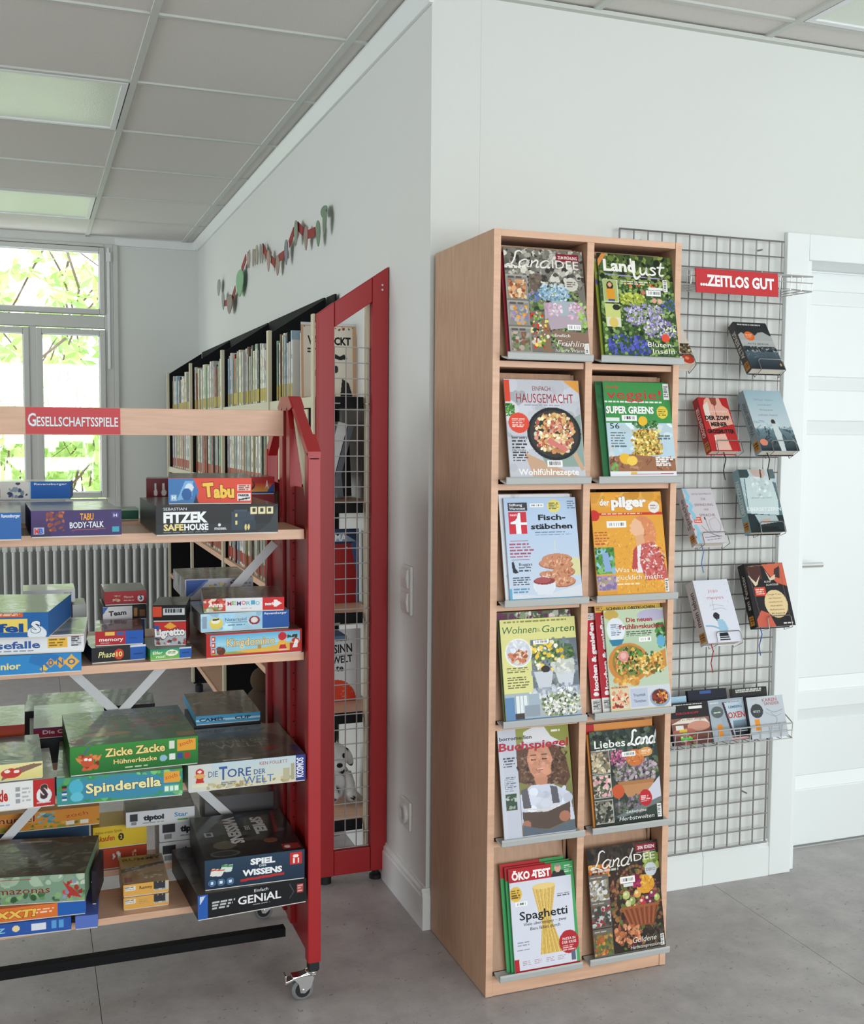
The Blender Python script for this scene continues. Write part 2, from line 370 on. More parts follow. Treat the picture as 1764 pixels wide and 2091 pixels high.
# ceiling: runners, cross bars, tiles
ce = struct(root('ceiling', (0, 0, ZC)))
MB().box(XL, XR, YF, YB, .03, .07).build('slab', M['black'], ce)
xs = [.385 + .6167 * k for k in range(-8, 11)]; ys = [7.56 - .02, 6.955, 6.273, 5.585, 4.889, 4.20, 3.51, 2.84, 2.16, 1.48, .8, .12, -.56, -1.24, -1.92, -2.6, -3.28]
for x in xs: MB().box(x - .012, x + .012, YF, YB, -.003, .02).build('runner', M['grid'], ce)
lights = {(0.385 - .6167, 4.20), (.385 - .6167, 6.273), (2.2352, 2.16), (2.2352, 4.889), (-1.4651, 4.20), (-1.4651, 6.273), (4.0853, 2.16), (.385 - .6167, 1.48), (2.2352, .12)}
gy = ys + [YF]
for j, y in enumerate(ys):
    if j: MB().box(XL, XR, y - .009, y + .009, -.002, .018).build('cross_bar', M['grid'], ce)
xs2 = [XL] + xs + [XR]
rt = random.Random(4)
for i in range(len(xs2) - 1):
    for j in range(len(gy) - 1):
        x0, x1, y1, y0 = xs2[i], xs2[i + 1], gy[j], gy[j + 1]
        if x1 < -1.7 or x0 > 4.8 or y1 < .5 or (x0 > XW + .1 and y0 > YW): 
            continue
        if x1 > XW + .1 and y0 > YW: x1 = XW
        if any(abs(x0 - a) < .02 and abs(y0 - b_) < .02 for a, b_ in lights): continue
        d = rt.uniform(0, .0015)
        MB().box(x0 + .008, x1 - .008, y0 + .006, y1 - .006, .0045 + d, .02 + d).build('ceiling_tile', M['ceil'], ce)
MB().box(XL, -1.7, YF, YB, .006, .012).box(4.8, XR, YF, YB, .006, .012).box(-1.7, 4.8, YF, .5, .006, .012).build('tile_field', M['ceil'], ce)['kind'] = 'stuff'
lab = {(.385 - .6167, 4.20): 'flat square ceiling light panel reflecting pale green, nearer of the two left of the runner', (.385 - .6167, 6.273): 'flat ceiling light panel reflecting pale green nearest the window'}
for (x, y) in sorted(lights):
    if (x, y) not in lab and not (abs(x - 2.2352) < .01 and abs(y - 2.16) < .01): 
        MB().box(x + .012, x + .605, y + .012, y + .67, .004, .03).build('ceiling_tile', M['panel'], ce); continue
    r_ = root('ceiling_light', (x + .308, y + .34, ZC), lab.get((x, y), 'bright white ceiling light panel at the upper right above the door wall'), 'ceiling light', None)
    hx, hy = .292, .325
    f = MB(); 
    for a in ((-hx, hx, -hy, -hy + .022), (-hx, hx, hy - .022, hy), (-hx, -hx + .022, -hy + .022, hy - .022), (hx - .022, hx, -hy + .022, hy - .022)): f.box(*a, -.004, .02)
    f.build('frame', M['white'], r_)
    MB().box(-hx + .022, hx - .022, -hy + .022, hy - .022, .002, .01).build('diffuser', M['panel'], r_)
# duct / cornice on the left wall and back wall
def duct(name, mt_, poly, ax, a0, a1): return struct(MB().prism(poly, ax, a0, a1).build(name, M[mt_], bevel=.002))
duct('trim_1', 'trim', [(XW, ZC), (XW - .04, ZC), (XW - .043, ZC - .012), (XW - .012, ZC - .05), (XW, ZC - .05)], 1, YW - .012, YB)
struct(MB().box(.56, XW - .02, YB - .018, YB, ZC - .05, ZC).build('trim_2', M['trim'], bevel=.002))
struct(MB().box(XW, 5, YW - .022, YW, ZC - .012, ZC).build('trim_3', M['grid']))
# baseboards
def baseprof(h=.125, t=.016): return [(0, 0), (t, 0), (t, h - .026), (t - .004, h - .022), (t - .004, h - .012), (t - .010, h - .006), (t - .010, h), (0, h)]
struct(MB().prism([(XW - a, z) for a, z in baseprof()], 1, YW, YB).build('baseboard_left', M['trim']))
struct(MB().prism([(YW - a, z) for a, z in baseprof(.125)], 0, XW - .016, 2.072).prism([(YW - a, z) for a, z in baseprof(.125)], 0, 2.0735, 2.335).build('baseboard_right', M['trim']))
struct(MB().prism([(YB - a, z) for a, z in baseprof(.125)], 0, XL, XW - .02).build('baseboard_back', M['trim']))
struct(MB().prism([(YW - a, z) for a, z in baseprof(.125)], 0, 3.5, XR).build('baseboard_far', M['trim']))
# light edge strip at the outer corner (plastered corner bead)
struct(MB().box(XW - .002, XW + .004, YW - .0025, YW + .002, .125, ZC).build('trim_4', M['wall']))
# ---------------------------------------------------------------- window
win = struct(root('window_1', (.035, YB, wz0)))
def wp(name, mb, mt_='winframe', bev=.004): return mb.build(name, M[mt_], win, bevel=bev, off=(.035, YB, wz0))
fr = MB(); yf, yr = YB - .015, YB + .06
fr.box(wx0, -.42, yf, yr, wz0, wz1).box(.49, wx1, yf, yr, wz0, wz1).box(-.42, .49, yf, yr, 2.695, wz1).box(-.42, .49, yf, yr, wz0, 1.04).box(-.42, .49, yf, yr, 2.165, 2.245).box(.015, .06, yf - .004, yr, 1.04, 2.165)
wp('window_frame', fr)
def sash(x0, x1, z0, z1, fw, nm):
    a = MB().box(x0, x0 + fw, yf - .012, yr - .01, z0, z1).box(x1 - fw, x1, yf - .012, yr - .01, z0, z1).box(x0 + fw, x1 - fw, yf - .012, yr - .01, z0, z0 + fw).box(x0 + fw, x1 - fw, yf - .012, yr - .01, z1 - fw, z1)
    i = fw - .008
    b_ = MB().box(x0 + i, x0 + fw + .006, yf + .01, yf + .025, z0 + i, z1 - i).box(x1 - fw - .006, x1 - i, yf + .01, yf + .025, z0 + i, z1 - i).box(x0 + fw, x1 - fw, yf + .01, yf + .025, z0 + i, z0 + fw + .006).box(x0 + fw, x1 - fw, yf + .01, yf + .025, z1 - fw - .006, z1 - i)
    s = wp('sash', a); b_.build('glazing_bead', M['white'], s, off=(.035, YB, wz0))
    MB().box(x0 + fw, x1 - fw, yf + .03, yf + .034, z0 + fw, z1 - fw).build('pane', M['glass'], s, off=(.035, YB, wz0))
sash(-.42, .49, 2.255, 2.69, .032, 'top'); sash(-.42, .018, 1.05, 2.155, .036, 'l'); sash(.058, .49, 1.05, 2.155, .036, 'r')
wp('window_rod', MB().box(.505, .522, yf - .01, yf, 1.9, 2.69).box(.5, .53, yf - .018, yf, 2.60, 2.66), 'white', .002)
wp('casing', MB().box(.545, .575, YB - .02, YB, .78, 2.715), 'winframe', .003)
wp('window_sill', MB().box(-.52, .6, YB - .10, YB + .05, wz0 - .035, wz0 + .002), 'white', .006)
# ---------------------------------------------------------------- tree outside
rn = random.Random(11)
LG = ['#b0cc7a', '#c4da96', '#9aba68', '#d6e6b0', '#a6c584', '#bfd68c']
leaf = MB(); br = MB()
def leafcluster(P, s):
    base = Vector(P); dn = Vector((rn.uniform(-1, 1), rn.uniform(-1, 1), rn.uniform(-1.2, .2))).normalized()
    sd = dn.orthogonal().normalized(); sd.rotate(Matrix.Rotation(rn.uniform(0, 6.28), 3, dn)); k = rn.randint(5, 7); nr = dn.cross(sd)
    for i in range(k):
        th = (i - (k - 1) / 2) * .62; d = (dn * math.cos(th) + sd * math.sin(th)); t = nr.cross(d); l = s * (1 - .35 * abs(i - (k - 1) / 2) / (k / 2)); d2 = d + nr * rn.uniform(-.15, .15)
        pts = [base, base + d2 * l * .6 + t * l * .2, base + d2 * l, base + d2 * l * .6 - t * l * .2]
        leaf.add([tuple(p) for p in pts], [[0, 1, 2, 3]], rn.choice(LG))
for bi in range(84):
    p = Vector((rn.uniform(-2.6, 2.6), rn.uniform(10.2, 12.5), rn.uniform(.9, 4.6))); d = Vector((rn.uniform(-.8, .8), rn.uniform(-.4, .2), rn.uniform(-1, -.1))).normalized()
    pts = [p.copy()]
    for k in range(9):
        d = (d + Vector((rn.uniform(-.45, .45), rn.uniform(-.3, .3), rn.uniform(-.4, .15)))).normalized(); p = p + d * .32; pts.append(p.copy())
        if p.z < -.5: break
        if not (-.05 < (p.x / p.y) < .0 + .045 and False):
            for _ in range(5):
                q = p + Vector((rn.gauss(0, .2), rn.gauss(0, .16), rn.gauss(0, .16)))
                leafcluster(q, rn.uniform(.10, .20))
    br.tube([tuple(q) for q in pts], .014, 5, '#6a5a4a', r2=.003)
br.tube([(3.6, 11.6, -1), (3.3, 11.6, 2), (2.6, 11.5, 4), (2, 11.5, 6)], .22, 10, r2=.08)
tr_ = root('chestnut_tree', (3.6, 11.6, -1), 'leafy pale green tree with thin twigs seen outside the window', 'tree')
lo = leaf.build('foliage', M['leaf'], tr_, off=(3.6, 11.6, -1)); lo['kind'] = 'stuff'
bo = br.build('branches', M['bark'], tr_, off=(3.6, 11.6, -1)); bo['kind'] = 'stuff'
# leaves let light through
nt = M['leaf'].node_tree; pb = nt.nodes['Principled BSDF']; tl = nt.nodes.new('ShaderNodeBsdfTranslucent'); mxs = nt.nodes.new('ShaderNodeMixShader'); mxs.inputs[0].default_value = .5
nt.links.new(nt.nodes['Attribute'].outputs['Color'], tl.inputs['Color']); nt.links.new(pb.outputs[0], mxs.inputs[1]); nt.links.new(tl.outputs[0], mxs.inputs[2]); nt.links.new(mxs.outputs[0], nt.nodes['Material Output'].inputs['Surface'])
# ---------------------------------------------------------------- radiator
rad = root('radiator', (.3, YB - .1, .12), 'white ribbed column radiator under the window', 'radiator')
for k in range(24):
    x = -.30 + .05 * k; c_ = MB()
    for yy in (-.05, .0, .05): c_.tube([(x - .3, yy, .0), (x - .3, yy, .60)], .0125, 8)
    c_.box(x - .3 - .016, x - .3 + .016, -.062, .062, .595, .63).box(x - .3 - .016, x - .3 + .016, -.062, .062, -.02, .015)
    c_.build('radiator_column', M['rad'], rad, smooth=False, bevel=.004)
MB().tube([(-.62, 0, .61), (.58, 0, .61)], .014, 8).tube([(-.62, 0, 0), (.58, 0, 0)], .014, 8).tube([(-.5, .05, 0), (-.5, .05, -.12)], .01, 8).tube([(.5, .05, 0), (.5, .05, -.12)], .01, 8).build('pipe', M['rad'], rad)
# ---------------------------------------------------------------- door on the right wall
tr5 = MB(); yc = YW - .018
tr5.box(2.335, 2.423, yc, YW, 0, 2.155).box(3.41, 3.50, yc, YW, 0, 2.155).box(2.423, 3.41, yc, YW, 2.07, 2.155)
tr5.box(2.41, 2.45, YW, 3.20, 0, 2.10).box(3.38, 3.42, YW, 3.20, 0, 2.10).box(2.45, 3.38, YW, 3.20, 2.07, 2.11)
struct(tr5.build('trim_5', M['trim'], bevel=.003))
dr = struct(root('door_1', (2.45, 3.153, 0)))
def dp(name, mb, mt_='trim', bev=0, par=None): return mb.build(name, M[mt_], par or dr, bevel=bev, off=(2.45, 3.153, 0))
d0, d1 = 2.454, 3.376
rails = [(0.008, .215), (.508, .575), (1.545, 1.655), (2.0, 2.064)]
pan = [(.215, .508), (.575, 1.545), (1.655, 2.0)]
sl = MB()
sl.box(d0, 2.535, 3.153, 3.193, .008, 2.064).box(3.29, d1, 3.153, 3.193, .008, 2.064)
for a, b_ in rails: sl.box(2.535, 3.29, 3.153, 3.193, a, b_)
dp('door_leaf', sl, bev=.004)
for a, b_ in pan:
    q = MB(); x0, x1 = 2.535, 3.29; e = .045
    # sloped moulding then a raised field
    yo, yi = 3.158, 3.172
    v = [(x0, yo, a), (x1, yo, a), (x1, yo, b_), (x0, yo, b_), (x0 + e, yi, a + e), (x1 - e, yi, a + e), (x1 - e, yi, b_ - e), (x0 + e, yi, b_ - e)]
    q.add(v, [[0, 1, 5, 4], [1, 2, 6, 5], [2, 3, 7, 6], [3, 0, 4, 7]])
    e2 = e + .004; y2 = 3.166; v = [(x0 + e, yi, a + e), (x1 - e, yi, a + e), (x1 - e, yi, b_ - e), (x0 + e, yi, b_ - e), (x0 + e2, y2, a + e2), (x1 - e2, y2, a + e2), (x1 - e2, y2, b_ - e2), (x0 + e2, y2, b_ - e2)]
    q.add(v, [[0, 1, 5, 4], [1, 2, 6, 5], [2, 3, 7, 6], [3, 0, 4, 7], [4, 5, 6, 7]])
    dp('door_panel', q)
h = MB().tube([(2.505, 3.153, 1.04), (2.505, 3.098, 1.04)], .010, 10).tube([(2.497, 3.098, 1.04), (2.615, 3.098, 1.04)], .010, 10)
dp('door_handle', h, 'chrome')
dp('rose', MB().lathe([(.026, 0), (.026, .008), (.02, .010)], (2.505, 3.153, 1.04), (0, -1, 0)), 'chrome')
struct(MB().box(2.45, 3.38, 3.15, 3.20, -.002, .003).build('trim_6', M['grey']))
# ---------------------------------------------------------------- switch and socket on the left wall
sw = root('light_switch', (XW, 3.173, 1.006), 'white double rocker light switch on the wall beside the red end frame', 'switch')
MB().box(-.009, 0, -.043, .043, -.076, .076).build('frame', M['pvc'], sw, bevel=.003)
for z in (.0365, -.0365):
    MB().prism([(-.009, z - .031), (-.016, z - .028), (-.019, z), (-.016, z + .028), (-.009, z + .031)], 1, -.030, .030).build('rocker', M['pvc'], sw, bevel=.003)
so = root('power_socket', (XW, 3.173, .297), 'white wall socket low on the wall above the baseboard', 'socket')
MB().box(-.009, 0, -.045, .045, -.045, .045).build('frame', M['pvc'], so, bevel=.003)
MB().lathe([(.031, .003), (.031, .016), (.022, .016), (.0215, .005), (.0, .005)], (-.003, 0, 0), (-1, 0, 0), 28).build('insert', M['pvc'], so)
MB().box(-.0085, -.0082, -.011, -.008, -.0025, .0025).box(-.0085, -.0082, .008, .011, -.0025, .0025).build('pin_hole', M['black'], so)
# ---------------------------------------------------------------- paper leaf garland on the left wall
ga = root('paper_garland', (1.085, 5.3, 2.3), 'garland of paper leaves and fruit strung on a red ribbon high on the wall', 'garland')
# along the wall, height, width, height of each paper piece (metres from the garland's middle)
items = [(1.269, 0.045, 0.13, 0.097, '#8f948a', -0.15),
 (1.1, -0.054, 0.11, 0.101, '#8d9289', 0.1),
 (0.873, -0.095, 0.204, 0.108, '#8c7c72', 0),
 (0.584, -0.015, 0.273, 0.144, '#7fb184', 0),
 (0.333, 0.073, 0.054, 0.084, '#a08f82', 0.1),
 (0.281, 0.068, 0.043, 0.093, '#97968a', 0),
 (0.217, 0.066, 0.052, 0.087, '#a9978a', -0.1),
 (0.154, 0.059, 0.041, 0.082, '#8f9088', 0.1),
 (0.092, 0.062, 0.07, 0.095, '#a3a186', 0),
 (0.032, 0.058, 0.049, 0.094, '#8c958a', 0),
 (-0.027, 0.051, 0.038, 0.093, '#a08f84', 0),
 (-0.185, -0.009, 0.081, 0.1, '#a4907f', 0.05),
 (-0.356, -0.053, 0.085, 0.092, '#9b8576', 0),
 (-0.546, -0.023, 0.087, 0.11, '#7d8088', 0),
 (-0.741, 0.027, 0.073, 0.105, '#84917c', 0),
 (-0.897, -0.02, 0.075, 0.098, '#98807a', 0),
 (-1.104, -0.035, 0.075, 0.102, '#6f8a72', 0.1),
 (-1.216, -0.012, 0.072, 0.095, '#73886f', -0.1),
 (-1.18, 0.034, 0.118, 0.044, '#6f8a72', 0)]
def shp(kind, n=16):
    out = []
    for i in range(n):
        t = 2 * math.pi * i / n; y = math.cos(t) * .5; k = (.62 + .38 * math.cos(t)) ** .6 if kind else (.75 + .25 * math.cos(t + .4)) ** .8
        out.append((math.sin(t) * .5 * k, y))
    return out
for i, (cy_, cz_, wy, hz, c, rot) in enumerate(items):
    q = MB(); X0 = -.010 - .003 * (i % 3)
    q.prism([(cy_ + a * wy + rot * b_ * hz, cz_ + b_ * hz) for a, b_ in shp(i % 2)], 0, X0, X0 + .003, c)
    q.build('paper_leaf', M['matt'], ga)
rb = [(1.114, -0.064, 0.933, -0.08), (0.838, -0.072, 0.73, -0.025), (0.539, 0.049, 0.413, 0.098), (-0.015, 0.084, -0.117, 0.024), (-0.206, -0.002, -0.291, -0.037), (-0.375, -0.023, -0.485, -0.022), (-0.582, 0.006, -0.675, 0.049), (-0.738, 0.059, -0.834, 0.018), (-0.926, -0.009, -1.038, -0.016)]
for y0_, z0_, y1_, z1_ in rb:
    A = Vector((-.005, y0_, z0_)); B = Vector((-.005, y1_, z1_)); d = (B - A); t = Vector((0, -d.z, d.y)).normalized() * .035
    MB().obox(A - t / 2, d, t, (-.003, 0, 0), '#8e1f22').build('ribbon', M['matt'], ga)
# ---------------------------------------------------------------- library bookcase along the left wall
lb = root('library_bookcase', (.975, 5.3, 0), 'long black and cream metal bookcase full of picture books along the left wall', 'bookcase')
LO = (.975, 5.3, 0)
XF, XBk = .868, 1.082
YU = [3.41, 4.11, 5.17, 6.24, 7.30]
SZ = [1.605, 1.262, .895, .560, .195]
def lbp(nm, mb, mt_, bev=0, par=None): return mb.build(nm, M[mt_], par or lb, bevel=bev, off=LO)
def zt(x): return 1.865 + (x - XF) / (XBk - XF) * .14
for i, y in enumerate(YU):
    if i: 
        lbp('side_panel', MB().prism([(XF, .05), (XBk, .05), (XBk, zt(XBk)), (XF, zt(XF))], 1, y, y + .022), 'black')
        lbp('upright', MB().box(XF - .012, XF + .004, y - .004, y + .026, .06, zt(XF) + .01), 'cream', .002)
    lbp('foot', MB().lathe([(.022, 0), (.022, .04), (.012, .045), (.012, .06)], (XF + .03, y + .011, 0), (0, 0, 1)), 'rubber')
for a, b_ in zip(YU[1:-1], YU[2:]): lbp('back_panel', MB().box(XBk, XBk + .008, a + .03, b_ - .01, .3, 2.012), 'black')
lbp('back_panel', MB().box(XBk, XBk + .008, 3.98, 4.10, .3, 2.008), 'black')
for i, (a, b_) in enumerate(zip(YU[:-1], YU[1:])):
    for k, z in enumerate(SZ):
        lbp('shelf', MB().box(XF + .004, XBk, a + .03, b_ - .006, z - .018, z), 'beechh')
        lbp('shelf_edge', MB().box(XF - .006, XF + .003, a + .03, b_ - .006, z - (.034 if k < 2 else .022), z + .002), 'cream' if k < 2 else 'beechh', .002)
        lbp('shelf_bracket', MB().box(XF + .012, XBk - .01, a + .026, a + .030, z - .034, z + .003) if i else MB().box(XF + .012, 1.032, a + .026, a + .030, z - .034, z + .003), 'black')
    if i == 0: lbp('front_board', MB().box(XF - .008, XF - .002, 3.50, 4.02, 1.318, 1.568), 'cream', .002)
lbp('upright', MB().box(XF - .013, XF - .0045, 3.409, 3.436, .06, 1.868), 'cream', .001)
lbp('upright', MB().box(1.034, 1.046, 3.4095, 3.436, .06, 1.925), 'cream', .001)
# red end frame
E0, E1 = 3.378, 3.408
ef = lbp('end_frame', MB().prism([(XF - .004, .035), (XF + .05, .035), (XF + .05, 1.905), (XF - .004, 1.866)], 1, E0, E1), 'red', .002)
def zf(x): return 1.866 + (x - XF + .004) * .68
for nm, pl in (('frame_post', [(1.044, .035), (1.098, .035), (1.098, zf(1.098)), (1.044, zf(1.044))]), ('top_rail', [(XF + .051, zf(XF + .051) - .078), (1.043, zf(1.043) - .078), (1.043, zf(1.043)), (XF + .051, zf(XF + .051))]), ('bottom_rail', [(XF + .051, .035), (1.043, .035), (1.043, .118), (XF + .051, .118)])):
    lbp(nm, MB().prism(pl, 1, E0 + .001, E1), 'red', .002, ef)
lbp('screw', MB().lathe([(.0035, 0), (.0035, .003)], (1.076, E0, 1.965), (0, -1, 0), 10).lathe([(.0035, 0), (.0035, .003)], (1.076, E0, 1.950), (0, -1, 0), 10), 'chrome', 0, ef)
lbp('foot', MB().lathe([(.021, 0), (.021, .012), (.012, .018), (.012, .036)], (1.07, E0 + .03, 0), (0, 0, 1)), 'rubber')
wt, wb = 1.765, .118
for i in range(4): 
    x = .924 + i * .0385 if i < 3 else 1.040
    lbp('wire', MB().tube([(x, E1 - .006, wb), (x, E1 - .006, wt if i else wt)], .0021, 6), 'zinc', 0, ef)
nz = 33
for i in range(nz + 1):
    z = wb + (wt - wb) * i / nz
    lbp('wire', MB().tube([(.922, E1 - .009, z), (1.043, E1 - .009, z)], .0020, 6), 'zinc', 0, ef)
for z in (1.585, .872, .165):
    lbp('pin', MB().tube([(.915, E1 - .012, z), (.942, E1 - .012, z)], .002, 6).tube([(1.024, E1 - .012, z), (1.048, E1 - .012, z)], .002, 6), 'chrome', 0, ef)
# ---------------------------------------------------------------- picture books on its shelves
rb_ = random.Random(21)
ordn = lambda n: {1: 'first', 2: 'second', 3: 'third', 4: 'fourth', 5: 'fifth', 6: 'sixth', 7: 'seventh', 8: 'eighth', 9: 'ninth', 10: 'tenth', 11: 'eleventh', 12: 'twelfth', 13: 'thirteenth', 14: 'fourteenth', 15: 'fifteenth', 16: 'sixteenth', 17: 'seventeenth', 18: 'eighteenth', 19: 'nineteenth', 20: 'twentieth'}.get(n, '%d%s' % (n, {1: 'st', 2: 'nd', 3: 'rd'}.get(n % 10, 'th')))
SPC = [('white', '#e6e6df'), ('white', '#dcdcd4'), ('cream', '#d8d0b4'), ('pale grey', '#b9bab6'), ('black', '#25262a'), ('dark grey', '#4d4f52'), ('red', '#9c2b27'), ('pale green', '#9fc4a4'), ('brown', '#7a6450'), ('pale blue', '#9db6c6'), ('olive', '#7d7a52')]
def spine_book(x, y, z, t, h, d, col, sticker, scol, title, label, group):
    o = MB(); c = L(col)
    o.box(0, d, 0, t, 0, h, c)
    zz = .0
    if sticker: o.box(-.0006, 0, .0005, t - .0005, h * .05, h * .05 + .05, scol)
    q = h * .05 + .07
    dark = sum(c) > .9
    tc_ = lin(tuple(.5 * a for a in (.8, .8, .8))) if dark else lin((.75, .74, .7)); tc_ = c * .45 + tc_ * .55
    while q < h - .03:
        l = rb_.uniform(.01, .05); o.box(-.0005, 0, t * .36, t * .64, q, min(q + l, h - .015), tc_ if rb_.random() < .85 else rb_.choice(['#8c2e2a', '#3c5a7a', '#6d8a4a'])); q += l + rb_.uniform(.012, .06)
    ob = o.build('book', M['print']); ob.location = (x, y, z); tag(ob, label, 'book', group); return ob
def fill(bay, k, a, b_, stick, scol, smin, smax, h0, h1, rowname, bayname, step=1.0):
    y = b_ - .012; n = 0; z = SZ[k] + .0005; lim = a + .034
    while True:
        t = rb_.uniform(smin, smax)
        if y - t < lim: break
        n += 1; nm, c = rb_.choice(SPC if rb_.random() < .7 else SPC[:4]); h = rb_.uniform(h0, h1)
        fin = ' and ' + stick + ' sticker' if True else ''
        th = 'thin' if t < smin + (smax - smin) * .4 else 'thicker'
        spine_book(XF + .012 + rb_.uniform(0, .012), y - t, z, t * rb_.uniform(.74, .94), h, .17 + rb_.uniform(0, .02), c, True, scol, '', '%s %s book, %s spine sticker, %s from the window, %s, %s' % (th, nm, stick, ordn(n), bayname, rowname), 'books on the %s of the bookcase' % rowname)
        y -= t
BN = ['end bay', 'second bay', 'third bay', 'far bay']
fill(3, 0, YU[3], YU[4], 'yellow', '#b09a3e', .03, .075, .20, .245, 'top shelf', BN[3])
fill(2, 0, YU[2], YU[3], 'yellow', '#b09a3e', .018, .045, .205, .245, 'top shelf', BN[2])
fill(1, 0, YU[1], YU[2], 'yellow', '#b09a3e', .016, .038, .205, .25, 'top shelf', BN[1])
fill(0, 0, 3.78, YU[1], 'yellow', '#b09a3e', .010, .022, .205, .25, 'top shelf', BN[0])
fill(3, 1, YU[3], YU[4], 'red', '#b04a3c', .03, .07, .21, .25, 'second shelf', BN[3])
fill(2, 1, YU[2], YU[3], 'red', '#b04a3c', .02, .045, .21, .25, 'second shelf', BN[2])
fill(1, 1, YU[1] + .16, YU[2], 'red', '#b04a3c', .016, .034, .21, .25, 'second shelf', BN[1])
fill(2, 2, YU[2], YU[3], 'orange', '#a8402c', .03, .055, .22, .26, 'middle shelf', BN[2])
fill(1, 2, YU[1], YU[2], 'orange', '#a8402c', .02, .04, .22, .26, 'middle shelf', BN[1])

def flat_book(name, w, h, t, cd, loc, rz, tilt, label, cat='book', group=None, side='#e8e6dd', spinec=None, mt_='print'):
    """a book or booklet standing: front face towards local -y"""
    r_ = root(name, loc, label, cat, group); r_.rotation_euler = (-tilt, 0, rz)
    m1 = MB().box(-w / 2 + .002, w / 2 - .001, .0015, t - .0015, .001, h - .002, side); m1.build('pages', M['matt'], r_)
    q = MB().box(-w / 2, w / 2, t - .0013, t, 0, h, spinec or side).box(-w / 2, -w / 2 + .0012, 0, t, 0, h, spinec or side)
    q.box(-w / 2, w / 2, .0001, .0013, 0, h, spinec or side)
    cd.emit(q, (-w / 2, 0, 0), (1, 0, 0), (0, 0, 1)); q.build('cover', M[mt_], r_); return r_
c = Card(.20, .27, .002, '#d9b08c'); c.R(.05, .04, .93, .95, '#e9e4d4'); c.R(.0, .97, 1, 1, '#e5e8ea'); c.S(.05, .9, .95, .96, 14, .01, .03, ['#8d4a3a', '#caa06a', '#3a302c'], 3)
c.T('VA', .12, .72, .2, .11, '#1a1a1c', .04); c.T('CKT', .6, .72, .3, .1, '#1a1a1c', .04); c.D(.12, .6, .5, .68, 2, '#2a2a2c')
c.P([(.55, .55), (.62, .6), (.7, .57), (.78, .6), (.84, .54), (.7, .52)], '#222226'); c.E(.62, .4, .05, .05, '#303034'); c.E(.3, .35, .05, .07, '#2b2b2e'); c.P([(.7, .05), (.74, .28), (.86, .22), (.93, .05)], '#2b2a26'); c.P([(.5, .03), (.5, .4), (.62, .05)], '#d3b75a')
flat_book('picture_book', .175, .232, .012, c, (.985, 3.74, SZ[0] + .001), 0, .04, 'large cream picture book with black lettering and bats facing out behind the red frame')
c = Card(.12, .2, .002, '#7d8f9c'); c.R(.25, .55, .9, .85, '#c9d0cc'); c.T('EIN', .32, .72, .4, .08, '#33383c'); c.T('FLUT', .32, .6, .5, .08, '#33383c')
flat_book('picture_book', .10, .22, .02, c, (.93, 4.27, SZ[1] + .001), 0, .0, 'grey blue book with a pale label at the end of the second shelf', side='#7b8894')
c = Card(.17, .25, .002, '#26282d'); c.R(.1, .1, .9, .6, '#44484e'); c.R(.1, .7, .9, .9, '#5c6066'); flat_book('picture_book', .15, .24, .015, c, (.985, 3.74, SZ[1] + .004), 0, .15, 'dark grey book standing behind leaning grey boards behind the wire mesh', side='#2c2e33')
def slab(name, w, h, t, loc, rot, c, label, cat):
    o = MB().box(-w / 2, w / 2, 0, t, 0, h, c).build(name, M['matt'], bevel=.001); o.location = loc; o.rotation_euler = rot; return tag(o, label, cat)
slab('display_board', .034, .262, .11, (.922, 3.53, SZ[1] + .009), (0, .26, 0), '#d5d6d6', 'white board leaning on the second shelf behind the wire mesh', 'board')
slab('display_board', .02, .25, .11, (.952, 3.53, SZ[1] + .009), (0, .26, 0), '#5b6067', 'dark grey board leaning beside the white one behind the wire mesh', 'board')
slab('display_board', .022, .225, .05, (1.016, 3.655, SZ[1] + .003), (0, -.10, 0), '#74797f', 'mid grey board leaning to the left behind the wire mesh', 'board')
c = Card(.2, .26, .002, '#a0191c'); c.R(0, .8, 1, 1, '#1c2b45'); c.P([(.86, .8), (1, .9), (1, 0), (.93, 0), (.95, .4)], '#3a5c8c'); c.R(0, .83, 1, .97, '#22395c'); c.P([(.5, .83), (.7, .95), (.95, .83)], '#8fa3b8')
c.T('NIMA', .42, .84, .36, .09, '#eef2f5', .03); c.R(.05, .76, .84, .775, '#7f1114'); c.E(.78, .74, .02, .015, '#e8d8d8')
flat_book('picture_book', .20, .255, .02, c, (.985, 3.66, SZ[2] + .001), 0, .03, 'red and dark blue book facing out on the middle shelf behind the mesh', side='#20304a')
c = Card(.2, .25, .002, '#dfe3e4'); c.T('HNSINN', .3, .66, .55, .12, '#202225', .03, rot=.05); c.T('UMWELT', .3, .52, .55, .10, '#202225', .03, rot=.05); c.T('te', .55, .42, .14, .09, '#202225', .03); c.D(.35, .82, .8, .88, 1, '#555')
c.R(.0, .0, .45, .36, '#b3201d'); c.E(.55, .0, .36, .3, '#d9452b'); c.S(.6, .05, .85, .2, 20, .01, .03, ['#e8795c', '#d9452b'], 4); c.R(.1, .3, .3, .42, '#c7221f')
flat_book('picture_book', .185, .235, .015, c, (.968, 3.6, SZ[3] + .002), 0, .04, 'white book with black hand lettering and a red shape facing out behind the mesh')
c = Card(.1, .1, .002, '#c9cdd2'); c.D(.1, .3, .9, .8, 3, '#3c4046'); flat_book('picture_book', .10, .285, .01, c, (.935, 3.66, SZ[3] + .001), 0, .0, 'small pale book behind the white one with black hand lettering')
slab('folder', .12, .012, .12, (.935, 3.50, SZ[3] + .238), (0, 0, 0), '#4e7192', 'flat blue folder lying on top of the white book', 'folder')
c = Card(.18, .26, .002, '#8d8a7c'); c.R(0, .0, 1, .3, '#8f5a3e'); c.T('Das', .2, .7, .4, .1, '#2b2a28'); c.D(.15, .5, .8, .6, 2, '#2f2d2a')
